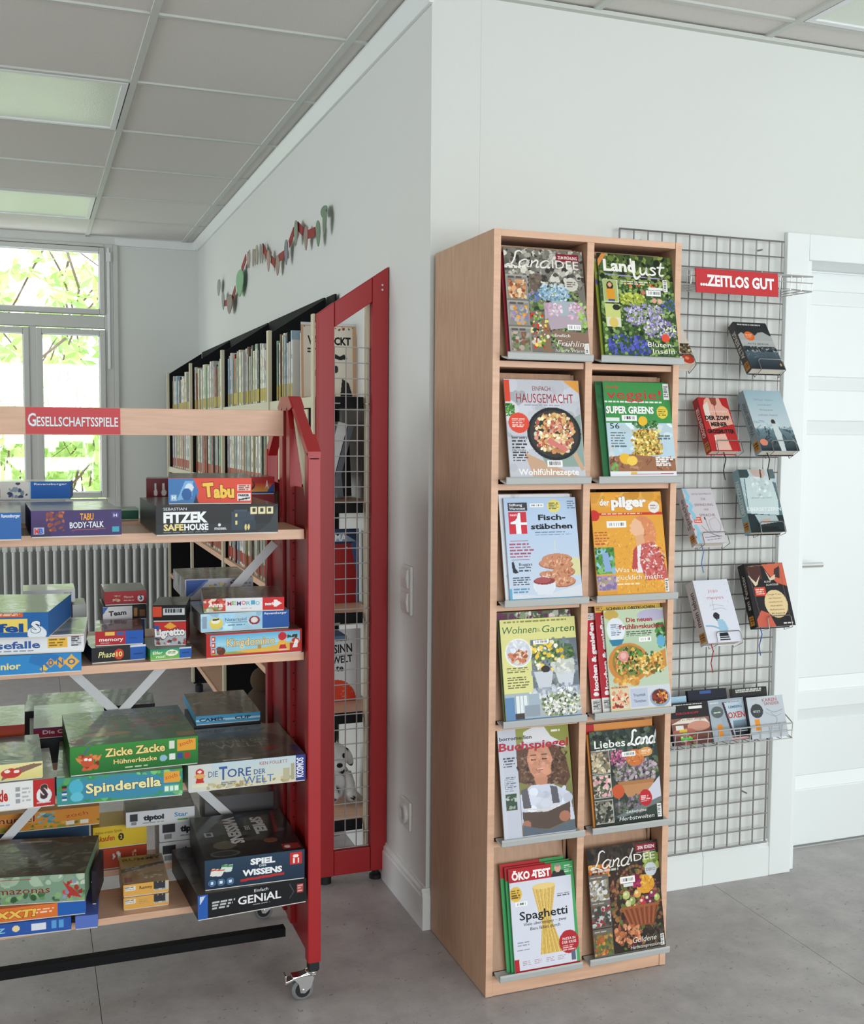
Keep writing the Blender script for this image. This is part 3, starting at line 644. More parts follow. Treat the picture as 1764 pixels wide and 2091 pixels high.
flat_book('picture_book', .17, .25, .02, c, (.97, 6.5, SZ[2] + .001), 0, .05, 'faded grey brown book facing out at the far end of the middle shelf')
# ---------------------------------------------------------------- toy dalmatian
dg = root('plush_dog', (1.003, 3.66, SZ[4] + .007), 'white toy dog with black spots sitting on the lowest shelf behind the mesh', 'toy')
spots = [Vector((.3, -.6, .5)).normalized(), Vector((-.6, -.5, .6)).normalized(), Vector((.8, -.2, -.3)).normalized(), Vector((-.2, -.9, -.35)).normalized()]
def spotf(d):
    for s_ in spots:
        if d.dot(s_) > .955: return '#17171a'
    return '#d8d9d8'
b0 = MB().ball((0, 0, .06), .052, .048, .065, '#d8d9d8', colf=spotf, n=22, m_=14); b0.build('body', M['plush'], dg, True)
hd = MB().ball((-.012, -.022, .155), .048, .045, .047, n=24, m_=16, colf=lambda d: '#d8d9d8').ball((-.012, -.062, .135), .030, .026, .024, '#dcdcda', n=18, m_=12); hd = hd.build('head', M['plush'], dg, True)
MB().ball((-.012, -.089, .141), .011, .009, .008, '#141416').build('nose', M['plush'], hd, True)
for x in (-.031, .010): MB().ball((x, -.062, .166), .006, .005, .009, '#101012').build('eye', M['plush'], hd, True)
for sx in (-1, 1):
    MB().ball((-.012 + sx * .05, -.018, .148), .015, .022, .036, n=14, m_=10, rot=Matrix.Rotation(sx * -.35, 3, 'Y'), colf=lambda d: '#1a1a1c' if d.z < -.6 or d.z > .75 else '#d6d7d6').build('ear', M['plush'], hd, True)
    MB().ball((sx * .036, -.055, .024), .023, .048, .023, n=16, m_=12, colf=lambda d: '#17171a' if d.y < -.9 else '#d8d9d8').build('leg', M['plush'], dg, True)
    MB().tube([(sx * .03, -.03, .095), (sx * .036, -.055, .06), (sx * .03, -.075, .035)], .016, 10, '#d8d9d8', r2=.018).ball((sx * .03, -.078, .033), .019, .02, .017, '#d8d9d8').build('arm', M['plush'], dg, True)
# ---------------------------------------------------------------- brown toy far behind
tb_ = root('plush_bear', (.975, 4.75, SZ[4] + .012), 'dark brown furry toy slumped low in the bookcase', 'toy')
MB().ball((0, 0, .075), .09, .10, .085, '#3d2b20').ball((-.01, -.03, .19), .065, .065, .06, '#42301f').build('body', M['plush'], tb_, True)
for s_ in (-1, 1): MB().ball((-.01, -.03 + s_ * .05, .245), .02, .012, .022, '#35261b').build('ear', M['plush'], tb_, True)

# ---------------------------------------------------------------- game trolley
T0 = (.215, 2.97, 0)
XI, XO = .664, .699
tr = root('shelf_trolley', T0, 'red metal book trolley with beech shelves full of board games on casters', 'trolley')
def tp(nm, mb, mt_, bev=0, par=None): return mb.build(nm, M[mt_], par or tr, bevel=bev, off=T0)
YA, YZ, YM = 2.70, 3.24, 2.97
PK = 1.588
def mirror(f):
    for s_ in (0, 1):
        X = (lambda x: x) if not s_ else (lambda x: .43 - x)
        f(X)
def bx(mb, X, x0, x1, *a): a0, a1 = sorted((X(x0), X(x1))); return mb.box(a0, a1, *a)
def sides(X):
    e = tp('end_post', bx(MB(), X, XI, XO, YA, YA + .034, .10, 1.441), 'red', .0025)
    tp('end_post', bx(MB(), X, XI, XO, YZ - .034, YZ, .10, 1.441), 'red', .0025)
    a0, a1 = sorted((X(XI), X(XO)))
    tp('top_bar', MB().prism([(YA, 1.443), (YA, 1.441 - .02), (YA + .034, 1.441 - .02), (YM - .045, PK - .012), (YM + .045, PK - .012), (YZ - .034, 1.421), (YZ, 1.421), (YZ, 1.443), (YM + .05, PK), (YM - .05, PK)], 1 - 1, a0 + .004, a1 - .004), 'red', .002)
    tp('top_bar_cap', MB().prism([(YA - .001, 1.443), (YA - .001, 1.425), (YA + .06, 1.47), (YA + .06, 1.487)], 0, a0, a1), 'red', .001)
    tp('top_bar_cap', MB().prism([(YM - .09, 1.558), (YM - .05, PK + .001), (YM + .05, PK + .001), (YM + .09, 1.558), (YM + .06, 1.55), (YM - .06, 1.55)], 0, a0, a1), 'red', .001)
    tp('upright', MB().prism([(2.905, .12), (2.945, .12), (2.945, 1.56), (2.935, 1.56), (2.905, 1.50)], 0, a0, a1), 'red', .0015)
    tp('upright', MB().prism([(2.995, .12), (3.035, .12), (3.035, 1.50), (3.005, 1.56), (2.995, 1.56)], 0, a0, a1), 'red', .0015)
    xm = (a0 + a1) / 2
    tp('side_sheet', MB().box(xm - .004, xm + .004, YA + .034, YZ - .034, .10, 1.345), 'red')
    tp('side_strut', MB().prism([(YA + .036, 1.30), (YA + .066, 1.30), (2.903, 1.52), (2.903, 1.56)], 0, xm - .006, xm + .006), 'cream')
    hole = MB()
    z = .2
    while z < 1.36:
        for xx in (a0 + .010, a1 - .010): hole.lathe([(.0022, 0), (.0022, .0006)], (xx, 2.905, z), (0, -1, 0), 8)
        z += .045
    h_ = tp('peg_hole', hole, 'black'); h_['kind'] = 'stuff'
    for yy in (YA + .017, YZ - .017):
        ca = tp('caster', MB().box(xm - .014, xm + .014, yy - .014, yy + .014, .078, .10), 'rubber', .002)
        s_ = -1
        cx, cz = xm - .03, .029
        tp('wheel', MB().lathe([(.0, -.010), (.024, -.010), (.029, -.007), (.029, .007), (.024, .010), (0, .010)], (cx, yy, cz), (0, 1, 0), 28), 'tyre', 0, ca)
        tp('hub', MB().lathe([(.0, -.013), (.019, -.013), (.0195, -.010), (.0195, .010), (.019, .013), (0, .013)], (cx, yy, cz), (0, 1, 0), 24), 'rubber', 0, ca)
        fk = MB()
        for q in (-1, 1):
            y1 = yy + q * .0145
            fk.prism([(cx - .007, cz - .006), (cx + .005, cz - .008), (cx + .022, .035), (cx + .030, .060), (cx + .022, .072), (cx - .028, .066), (cx - .012, .048)], 1, y1 - .001, y1 + .001)
        fk.box(cx - .028, cx + .034, yy - .0155, yy + .0155, .066, .069).lathe([(.018, 0), (.018, .007), (.012, .010)], (xm - .003, yy, .069), (0, 0, 1), 20)
        fk.lathe([(.005, -.018), (.005, .018)], (cx, yy, cz), (0, 1, 0), 10)
        tp('fork', fk, 'chrome', .0008, ca)
        tp('brake_lever', MB().prism([(cx - .045, .058), (cx + .01, .074), (cx + .03, .072), (cx + .03, .069), (cx + .01, .070), (cx - .046, .052)], 1, yy - .013, yy + .013).prism([(cx - .047, .052), (cx - .044, .052), (cx - .044, .074), (cx - .047, .074)], 1, yy - .013, yy + .013), 'chrome', .0006, ca)
mirror(sides)
tp('header_board', MB().box(-.235, .660, 2.960, 2.980, 1.480, 1.551), 'beechh', .0012)
hs = Card(.232, .068, .002, '#c9232b')
hs.T('G', .028, .30, .068, .56, '#f2f0f2', .012, ol='#8e7f8a', olw=.03); hs.T('ESELLSCHAFTSSPIELE', .105, .30, .87, .44, '#f2f0f2', .012, ol='#8e7f8a', olw=.03)
q = MB().box(-.005, .227, 2.9585, 2.9598, 1.482, 1.550, '#d2555a'); 
hs = Card(.232, .068, .002, '#d04a50')
hs.T('G', .022, .30, .085, .50, '#f5f3f5', .012, ol='#a07f86', olw=.03); hs.T('ESELLSCHAFTSSPIELE', .115, .30, .86, .36, '#f5f3f5', .012, ol='#a07f86', olw=.03)
hs.emit(q, (-.005, 2.9584, 1.482), (1, 0, 0), (0, 0, 1)); q = q.build('sign', M['matt']); tag(q, 'red label strip with white capitals on the beech header board of the trolley', 'sign')
S = {1: (1.243, .026, 2.73, .003), 2: (.922, .021, 2.735, 0), 3: (.588, .021, 2.80, 0), 4: (.268, .018, 2.775, 0)}
for k, (z, t, y0, _) in S.items():
    for a, b_ in ((y0, 2.955), (3.085, 3.205)):
        tp('shelf', MB().box(-.230, .662, a, b_ if k > 1 else (2.957 if a < 2.9 else b_), z - t, z - .0002), 'beechh', .001)
A = Vector((.655, 3.055, 1.175)); Cn = Vector((.22, 3.055, .713)); dd = A - Cn
for (p0, p1, yo) in ((Cn - dd, A, 0), (Cn + Vector((-dd.x, 0, dd.z)), Cn + Vector((dd.x, 0, -dd.z)), .006)):
    d = p1 - p0; n = Vector((-d.z, 0, d.x)).normalized() * .012
    tp('cross_brace', MB().obox(p0 + Vector((0, yo, 0)) - n, d, n * 2, (0, .003, 0)), 'white')
tp('bottom_rail', MB().box(-.232, .662, 2.955, 2.985, .060, .086), 'black', .002)

# ---------------------------------------------------------------- board games
Z = {}
def game(A, B, z0, z1, D, front, top, side, label, group, left=None, foil=True, lip=.0, name='board_game', mt_=None):
    """A,B: ends of the front bottom edge; front/top/left are cards painted on the lid"""
    A = Vector((*A, 0)); B = Vector((*B, 0)); e = (B - A); w = e.length; ang = math.atan2(e.y, e.x); h = z1 - z0
    z0 += .0004; h -= .0008
    r_ = root(name, ((A + B) / 2).to_tuple()[:2] + (z0,), label, 'board game', group); r_.rotation_euler = (0, 0, ang)
    mm = M[mt_] if mt_ else (M['foil'] if foil else M['print'])
    ld = MB(); ld.box(-w / 2, w / 2, 0, D, .003, h, side)
    if front: front.fit(w, h - .003).emit(ld, (-w / 2, 0, .003), (1, 0, 0), (0, 0, 1))
    ld.mi = 1 if foil else 0
    if top: top.fit(w, D).emit(ld, (-w / 2, 0, h), (1, 0, 0), (0, 1, 0))
    ld.mi = 0
    if left: left.fit(D, h - .003).emit(ld, (-w / 2, D, .003), (0, -1, 0), (0, 0, 1))
    ld.build('lid', [M['print'], M['foil']], r_)
    MB().box(-w / 2 + .0015, w / 2 - .0015, .0015, D - .0015, 0, .003, '#d8d5cc').build('tray', M['matt'], r_)
    return r_
R1 = 'board games on the top shelf of the trolley'; R2 = 'small games on the second shelf of the trolley'; R3 = 'board games on the third shelf of the trolley'; R4 = 'board games on the bottom shelf of the trolley'
def C(w, h, bg, res=.0016): return Card(w, h, res, bg)
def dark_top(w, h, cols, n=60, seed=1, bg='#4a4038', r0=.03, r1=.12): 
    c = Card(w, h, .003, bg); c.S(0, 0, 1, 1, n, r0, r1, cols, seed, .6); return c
# --- top shelf
f = C(.293, .07, '#15181c'); f.R(.0, .0, 1, .33, '#20262b'); f.P([(.82, 0), (.93, .35), (1, .95), (1, 0)], '#30363a')
f.R(.61, .1, .80, .75, '#2a3c4c'); f.R(.63, .75, .74, .82, '#37485a'); f.R(.71, .1, .81, .42, '#24323f'); f.R(.64, .30, .66, .42, '#e3cf86'); f.R(.64, .58, .66, .68, '#e3cf86'); f.E(.728, .2, .009, .11, '#e0cc84'); f.E(.752, .2, .009, .11, '#e0cc84')
for i in range(3): f.R(.77 + .066 * i, .66, .825 + .066 * i, .93, '#e9dfae'); f.R(.785 + .066 * i, .74, .81 + .066 * i, .88, '#2b2a25')
f.T('SEBASTIAN', .06, .84, .185, .10, '#e7ebee', -.005); f.T('FITZEK', .06, .42, .355, .36, '#f2f4f5', .05); f.T('SAFE', .06, .14, .16, .22, '#e9d78c', .04); f.T('HOUSE', .225, .14, .195, .22, '#f2f4f5', .04); f.D(.06, .04, .42, .1, 1, '#7e8488'); f.T('moses.', .47, .13, .1, .12, '#e8ebec', .02); f.E(.51, .3, .012, .05, '#e8ebec')
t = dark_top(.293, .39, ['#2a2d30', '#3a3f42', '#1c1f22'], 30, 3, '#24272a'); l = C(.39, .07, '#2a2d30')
game((.280, 2.633), (.573, 2.635), 1.243, 1.315, .36, f, t, '#1a1d20', 'black box with white and yellow capitals at the right end of the top shelf', R1, l)
f = C(.199, .064, '#dd4a33'); f.P([(0, 0), (.33, 0), (.36, .5), (.3, 1), (0, 1)], '#3f78b4'); f.P([(.1, .1), (.2, .9), (.3, .9), (.28, .2)], '#7fb2dc'); f.E(.25, .62, .05, .17, '#d8e6f0'); f.E(.22, .35, .06, .25, '#2f62a0'); f.R(.03, .1, .1, .35, '#9cc0e0'); f.T('H', .045, .15, .04, .15, '#fff', .03); f.P([(.3, .0), (.36, .0), (.33, .35)], '#1e2c48')
f.T('T', .42, .25, .13, .55, '#f4c94e', .05, rot=.08, ol='#7d1f14', olw=.04); f.T('abu', .54, .22, .25, .50, '#f4c94e', .05, rot=.02, ol='#7d1f14', olw=.04); f.R(.83, .48, .985, .74, '#efc9c0'); f.D(.84, .5, .98, .72, 3, '#9a5a50'); f.R(.83, .08, .985, .38, '#e8e8e6'); f.T('PARKER', .84, .26, .13, .09, '#17171b', .05); f.Ln(.84, .12, .98, .2, .02, '#17171b')
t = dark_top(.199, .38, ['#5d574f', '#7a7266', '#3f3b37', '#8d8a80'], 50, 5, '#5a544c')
game((.313, 2.664), (.509, 2.640), 1.3155, 1.3795, .33, f, t, '#c9d6dc', 'orange and blue box with big yellow lettering lying on the black box', R1)
f = C(.10, .055, '#b3221f'); f.V(0, 0, 1, .6, '#e8b43e', '#c9341f'); f.E(.25, .5, .16, .3, '#3a2020'); f.E(.26, .55, .1, .2, '#c93a22'); f.P([(.75, 0), (1, 0), (1, .7), (.85, .35)], '#2c4f9a'); f.T('A', .72, .3, .1, .5, '#e9e6ea', .03); f.R(0, 0, 1, .1, '#1e3c86')
game((.565, 3.08), (.660, 3.08), 1.3135, 1.364, .15, f, dark_top(.1, .15, ['#5a2a22', '#8c5a3a']), '#a52220', 'red and yellow box with a blue corner behind the orange one at the trolley end', R1)
f = C(.10, .03, '#8c2226'); game((.578, 3.08), (.660, 3.08), 1.2435, 1.313, .13, f, None, '#8f2226', 'dark red box under the red and yellow box at the back of the top shelf', R1)
f = C(.085, .075, '#7a1b22'); f.V(0, 0, 1, .45, '#b9b0a8', '#5a2528'); f.R(.25, .7, .32, .88, '#eee'); f.R(.5, .7, .58, .88, '#eee'); f.E(.29, .65, .06, .08, '#eee'); f.E(.55, .65, .08, .08, '#eee')
game((.305, 3.10), (.39, 3.09), 1.2435, 1.361, .11, f, dark_top(.08, .1, ['#77766c']), '#cfe0c6', 'dark red box with tiny white figures standing at the back left of the orange one', R1, C(.11, .075, '#d5dccd'))  # pale green light on the left face is put into its colour
f = C(.203, .062, '#3b2764'); f.V(0, 0, .2, 1, '#261a44', '#4a2f70'); f.S(.16, .2, .36, .95, 34, .01, .03, ['#9c4a2c', '#c26a34', '#6a3048', '#823a30'], 4); f.R(.03, .08, .14, .36, '#b8bcd8'); f.T('M', .035, .12, .05, .2, '#d8382e', .05); f.T('B', .085, .12, .045, .2, '#2f66c0', .05); f.T('TABU', .535, .62, .15, .26, '#e8a348', .03, ol='#1b1030'); f.T('BODY-TALK', .42, .30, .38, .24, '#e8ecea', .02, rot=.02); f.Ln(.44, .22, .82, .26, .008, '#a85a50'); f.R(.89, .68, .97, .9, '#4a4288'); f.T('H', .91, .72, .04, .12, '#dfe0f0', .03); f.R(.89, .12, .97, .32, '#39a2b8')
game((.003, 2.655), (.204, 2.663), 1.243, 1.3065, .33, f, dark_top(.2, .35, ['#8f938e', '#7b8078', '#a0a49c'], 30, 3, '#84887f'), '#34245a', 'purple box with a red creature on its side left on the top shelf', R1)  # grey lid colours paint a pale reflection over the purple box
f = C(.36, .062, '#1f5fa8'); f.T('Ravensburger', .80, .82, .19, .13, '#e8eef4', .02)
game((-.225, 2.613), (-.018, 2.615), 1.243, 1.3065, .40, f, dark_top(.2, .4, ['#b4bcc0', '#9aa4a8', '#c8ced0'], 30, 2, '#a9b1b4'), '#1c5698', 'plain blue box at the left edge of the top shelf', R1)  # whitish reflection on the blue lid is painted into the top card
f = C(.29, .048, '#dcdad2'); f.R(.64, .0, 1, 1, '#1f62b4'); f.R(.62, 0, .64, 1, '#bcd0dc'); f.T('Ravensburger', .67, .80, .3, .12, '#e8eef4', .02); f.T('JUNIOR', .02, .76, .2, .16, '#7a3a34', .01); f.T('LABYRINTH', -.0, .12, .36, .46, '#c9442e', .04, ol='#5a2018'); f.S(.4, .05, .62, .95, 14, .01, .03, ['#a8b8c8', '#d9c49a', '#8898a8', '#3f4f78'], 7)
game((-.17, 3.085), (.103, 3.06), 1.3068, 1.356, .13, f, dark_top(.27, .2, ['#e0e4e0', '#c8ccc8'], 10, 2, '#d4d8d4'), '#1f62b4', 'white and blue box with red lettering stacked at the back left of the top shelf', R1)
game((-.20, 3.08), (.09, 3.07), 1.2435, 1.3064, .125, C(.2, .05, '#c9d2d4'), None, '#b9c2c4', 'pale box beneath the white and blue one at the back of the top shelf', R1)
f = C(.12, .028, '#1f5c46'); f.R(0, .85, 1, 1, '#a8cdb4')
game((.165, 3.12), (.285, 3.12), 1.2435, 1.276, .10, f, dark_top(.1, .1, ['#2f6a52']), '#1f5c46', 'flat dark green box at the back of the top shelf', R1)
# --- second shelf
f = C(.28, .048, '#2f86c4'); f.P([(.58, .6), (.72, .2), (.85, .85), (.75, 1), (.6, 1)], '#2673b4'); f.T('Junior', .28, .28, .24, .36, '#e8d88c', .03)
for x, y, s_, ch, co in ((.70, .2, .05, 'L', '#e8c04a'), (.755, .5, .055, 'O', '#d8a040'), (.83, .5, .07, 'N', '#e0a83c'), (.92, .5, .09, 'O', '#e8b040')): f.P([(x - s_ * .7, y), (x, y - s_ * 4.5), (x + s_ * .7, y), (x, y + s_ * 4.5)], co); f.T(ch, x, y - .14, s_ * .7, .32, '#2a6cae', .03, al='c')
game((-.17, 2.674), (.109, 2.672), .922, .970, .27, f, C(.28, .27, '#2a7ab8'), '#2a7ab8', 'flat blue box with yellow letter tiles at the lower left of the second shelf', R2)
f = C(.28, .044, '#e4e7ea'); f.T('Mausefalle', .1, .28, .56, .42, '#3b5f9c', .03); f.D(.3, .08, .62, .2, 1, '#8d96a4'); f.R(.72, .25, .87, .85, '#e8b948'); f.D(.73, .3, .86, .8, 3, '#7a5a20'); f.R(.90, .3, .98, .9, '#c9ccd0'); f.D(.9, .3, .98, .9, 5, '#2b2d33'); f.Ln(0, .92, 1, .92, .01, '#c9a8a4')
game((-.17, 2.69), (.115, 2.665), .9702, 1.014, .24, f, dark_top(.28, .25, ['#8e978e', '#a9b2a8', '#c2cabf', '#7a8378'], 36, 8, '#98a197'), '#dde0e3', 'white box with blue lettering on top of the flat blue one', R2)  # greenish grey lid patches stand in for reflected light
f = C(.21, .06, '#2c66a6'); f.R(.0, .2, .78, .85, '#ecd16a'); f.R(.3, .75, .9, .98, '#2c66a6'); f.R(.42, .82, .74, .99, '#d9662e'); f.D(.44, .85, .72, .97, 2, '#f3dfc0'); f.T('KINDER', .04, .58, .26, .14, '#27508a', .02); f.T('Kniffel', .02, .22, .72, .34, '#1e4f94', .04); f.E(.88, .15, .1, .3, '#dfe6ee'); f.T('S', .82, .2, .1, .45, '#dfe6ee', .05, ol='#2a2c34')
game((-.17, 2.672), (.036, 2.628), 1.0142, 1.075, .29, f, dark_top(.2, .3, ['#a8c4a4', '#8fae8c', '#c4dcc0', '#9aba98'], 30, 9, '#a4c0a0'), '#2c66a6', 'blue box with a yellow panel on top of the left stack', R2)  # light green window reflection painted as lid colours
f = C(.13, .04, '#1b1a20'); f.R(.71, 0, 1, 1, '#1f5cb0'); f.R(.71, .88, 1, 1, '#cfd8e4'); f.R(.77, .35, .94, .42, '#143a78'); f.T('Phase', .12, .3, .3, .42, '#ece6a0', .01, sh=.2); f.E(.5, .45, .09, .36, '#c9402c'); f.T('10', .45, .3, .11, .34, '#f0d878', .03)
game((.136, 2.749), (.266, 2.764), .922, .962, .17, f, dark_top(.13, .17, ['#3c3c40', '#55565a'], 12, 3, '#38383c'), '#1c1b21', 'black card game box with yellow lettering under the red memory box', R2)
f = C(.114, .037, '#b4242a'); f.R(.62, 0, 1, 1, '#1f58ae'); f.R(.7, .4, .86, .46, '#143a78'); f.R(.2, .68, .4, .92, '#e8c25a'); f.R(.44, .68, .6, .92, '#3a5f9c'); f.T('memory', .08, .26, .5, .28, '#f1ecec', .02); f.D(.1, .08, .3, .16, 1, '#e0c8c8')
game((.146, 2.764), (.260, 2.757), .9622, .9995, .17, f, dark_top(.11, .17, ['#5a2a2c', '#7a4a44', '#a8c49c', '#8f3034'], 24, 6, '#63302f'), '#b4242a', 'red box with a blue end stacked on the black card game box', R2)
f = C(.102, .03, '#3f9a58'); f.V(.0, 0, .7, 1, '#7dbb4a', '#1e8c70'); f.R(.7, 0, 1, 1, '#1f5cb0'); f.R(.7, .86, 1, 1, '#c8d8e8'); f.R(.77, .42, .94, .5, '#143a78'); f.T('Elfer', .06, .5, .24, .3, '#dff0c8', .02); f.T('raus!', .14, .14, .22, .28, '#dff0c8', .02); f.E(.52, .55, .15, .3, '#eef0d8'); f.D(.42, .45, .64, .7, 2, '#6a8a58')
game((.274, 2.737), (.376, 2.748), .922, .952, .16, f, C(.1, .16, '#6d7a68'), '#3f9a58', 'flat green box with a blue end under the tall tins', R2)
f = C(.08, .06, '#b9bcc0'); f.R(0, .62, 1, 1, '#c23230'); f.P([(.3, .8), (.5, 1), (.7, .8), (.5, .68)], '#e8a83c'); f.R(.0, .66, .14, .85, '#2a58a8'); f.T('Ligretto', .02, .36, .95, .34, '#f0f0f0', .05, rot=.06, ol='#3a2a2c', olw=.05); f.S(0, 0, 1, .3, 26, .03, .08, ['#7a7f88', '#c9cbd0', '#4a4550', '#b05048'], 5)
game((.289, 2.778), (.365, 2.762), .9522, 1.013, .13, f, None, '#8f3b3c', 'card game tin with white diagonal lettering on a red ground', R2)
f = C(.083, .044, '#131517'); f.R(.0, .25, .26, .9, '#cf4a2e'); f.R(.30, .35, .96, .78, '#c9cdd0'); f.D(.36, .42, .92, .7, 1, '#3b3f46', 3, .9)
game((.286, 2.779), (.366, 2.762), 1.0132, 1.056, .14, f, C(.08, .14, '#3a3b38'), '#15171a', 'black box with a barcode label on top of the card game tin', R2)
f = C(.25, .062, '#b8241f'); f.R(.05, .08, .97, .92, '#8fc8de'); f.V(.05, .5, .97, .92, '#a5d5e6', '#5fb0d6'); f.P([(.05, .08), (.97, .08), (.97, .5), (.6, .3), (.3, .22), (.05, .14)], '#dfb24e'); f.P([(.05, .08), (.45, .08), (.3, .2), (.05, .16)], '#8fa65a'); f.E(.15, .25, .045, .17, '#5c2f22'); f.E(.13, .36, .03, .08, '#7a4030')
for i in range(3): f.R(.055, .15 + .26 * i, .09, .36 + .26 * i, '#c8302a'); f.R(.062, .2 + .26 * i, .082, .31 + .26 * i, '#f0e2d0')
f.T('Kingdomino', .21, .42, .50, .36, '#e8cf8c', .01, ol='#8a6428', olw=.03); f.R(.53, .25, .565, .42, '#b08a4a'); f.E(.79, .72, .045, .18, '#c3202a'); f.P([(.75, .15), (.84, .15), (.81, .5), (.78, .5)], '#c3202a'); f.E(.79, .45, .05, .1, '#e8b04a'); f.S(.84, .6, .95, .78, 12, .01, .02, ['#1e3a28', '#2a4a30'], 3); f.R(.87, .06, .98, .42, '#bf2a24'); f.E(.93, .52, .04, .1, '#bf2a24'); f.P([(.9, .2), (.93, .58), (.96, .5), (.95, .2)], '#f0eeec'); f.R(.75, .1, .84, .16, '#e8c0a0')
game((.409, 2.721), (.656, 2.732), .922, .985, .30, f, dark_top(.25, .3, ['#5a3a30', '#7a5648', '#3a2c28'], 30, 4, '#5c4038'), '#b8241f', 'red box with a landscape panel at the right end of the second shelf', R2, C(.3, .06, '#6d443c'))
f = C(.227, .048, '#a9d3ea'); f.S(0, 0, .7, 1, 20, .03, .08, ['#b4daee', '#9ecbe6', '#c0e2f2'], 5); f.R(.695, 0, 1, 1, '#1e55a2'); f.T('Ravensburger', .715, .80, .26, .13, '#e4ecf4', .02); f.R(.02, .15, .07, .85, '#8aa0b4'); f.E(.17, .42, .075, .34, '#e4cf5c'); f.E(.165, .55, .05, .14, '#f2efd8'); f.Ln(.13, .62, .2, .66, .02, '#2a2c34'); f.T('Naturspiel', .27, .52, .24, .2, '#27507c', .0); f.Ln(.27, .42, .52, .44, .005, '#3a648c'); f.D(.3, .2, .5, .34, 1, '#5a84a4'); f.E(.6, .5, .062, .26, '#8c2430'); f.E(.6, .52, .04, .16, '#e8dcd8')
game((.399, 2.744), (.626, 2.747), .9852, 1.033, .22, f, dark_top(.22, .22, ['#8a9aa4', '#aab8c0'], 14, 3, '#94a2aa'), '#a9c8da', 'pale blue box with a dark blue end stacked on the red landscape box', R2, C(.22, .045, '#9aa2a4'))
f = C(.204, .036, '#e7e9ec'); f.R(0, 0, .27, 1, '#c44a40'); f.S(0, 0, .27, .35, 12, .02, .04, ['#5f9a44', '#e0d8c0', '#7cb050'], 4); f.S(0, .3, .27, 1, 16, .02, .04, ['#d85a4a', '#e8c8b8', '#b03028'], 5); f.T('Anna', .06, .36, .18, .34, '#f4f0ec', .04); f.R(.73, 0, 1, 1, '#cf2b30'); f.P([(.9, .25), (.97, .5), (.9, .8), (.87, .8), (.87, .25)], '#f2efef'); f.T('noris', .76, .38, .13, .26, '#f2efef', .05)
for i, (ch, co) in enumerate(zip('MEMORIO', ['#c23b52', '#7cab5a', '#5a4a88', '#c84a58', '#6cb8d0', '#4fa8c4', '#6cc0cc'])): f.T(ch, .295 + i * .058, .42 + .05 * (i % 2), .05, .34, co, .01)
f.D(.46, .1, .6, .26, 1, '#c9a0a0')
game((.408, 2.757), (.610, 2.733), 1.0333, 1.0695, .21, f, dark_top(.2, .25, ['#4c2e28', '#6a4238', '#3a2420', '#8a6a60'], 40, 7, '#52342c'), '#cfd2d4', 'white box with multicoloured letters and a red end on top of the pale blue box', R2)
f = C(.12, .045, '#dfe2e6'); f.D(.55, .3, .62, .7, 2, '#7a2a34'); f.D(.78, .2, .95, .8, 3, '#a9adb2')
game((-.02, 3.08), (.112, 3.08), 1.0275, 1.063, .12, f, C(.12, .12, '#c8ccc8'), '#cfd2d4', 'small white box topmost at the back left of the second shelf', R2)
f = C(.12, .03, '#7c2024'); f.D(.1, .6, .9, .95, 1, '#e8d0d0'); f.R(.6, .1, .8, .6, '#1e4a30')
game((-.01, 3.085), (.103, 3.085), .985, 1.027, .115, f, None, '#7c2024', 'small dark red box under the white one at the back left', R2)
game((.105, 3.085), (.140, 3.085), .9225, 1.02, .115, C(.035, .1, '#d2d6d4'), None, '#c6cac8', 'narrow pale grey box standing at the back of the second shelf', R2)
game((-.01, 3.086), (.103, 3.086), .9225, .9848, .11, C(.11, .06, '#b8bcb8'), None, '#b8bcb8', 'pale box lowest in the back left stack of the second shelf', R2)
f = C(.11, .046, '#a3242a'); f.R(.0, .0, 1, .06, '#7c161c'); f.S(.18, .2, .38, .7, 12, .02, .05, ['#e0d2c4', '#c8b090', '#b08870'], 2); f.T('Mensch', .46, .45, .22, .2, '#ecd2d2', .0); f.D(.45, .2, .72, .32, 1, '#d8a0a0'); f.E(.86, .4, .08, .26, '#dfe2e8'); f.T('S', .83, .3, .07, .42, '#3a3c44', .05)
game((.182, 2.966), (.289, 2.966), 1.0305, 1.068, .16, f, dark_top(.1, .16, ['#6a6058', '#837a70'], 10, 3, '#6f665e'), '#a3242a', 'dark red tin on top of the middle stack at the back', R2, name='game_tin')
f = C(.075, .033, '#e0e0e2'); f.P([(0, .4), (.2, 1), (0, 1)], '#3c68b0'); f.T('Team', .2, .3, .6, .36, '#24242a', .04, rot=.05)
game((.176, 2.955), (.251, 2.955), .991, 1.030, .15, f, None, '#1c1c20', 'small white box with black lettering below the dark red tin', R2, C(.15, .03, '#222224'))
f = C(.04, .033, '#1a1716'); f.R(.1, .2, .35, .8, '#c08040'); f.R(.5, .2, .9, .7, '#8a5a30')
game((.252, 2.96), (.288, 2.96), .991, 1.0295, .15, f, None, '#1a1716', 'small black and orange box below the dark red tin', R2)
game((.178, 2.962), (.283, 2.962), .9225, .9905, .14, C(.1, .06, '#234a88'), None, '#234a88', 'dark blue box carrying the dark red tin stack', R2)
f = C(.20, .06, '#d7dbe4'); f.P([(.02, .1), (.02, .95), (.34, .95)], '#4a6cb8'); f.P([(.05, .15), (.3, .9), (.34, .9), (.1, .15)], '#7e98d0'); f.S(.32, .2, .6, .8, 20, .02, .04, ['#d8a0a0', '#a8c8b0', '#e0d088', '#9098c0'], 6); f.S(.66, .4, .8, .9, 16, .01, .025, ['#5a3880', '#6a4890'], 4); f.D(.83, .3, .98, .8, 3, '#9aa0ac')
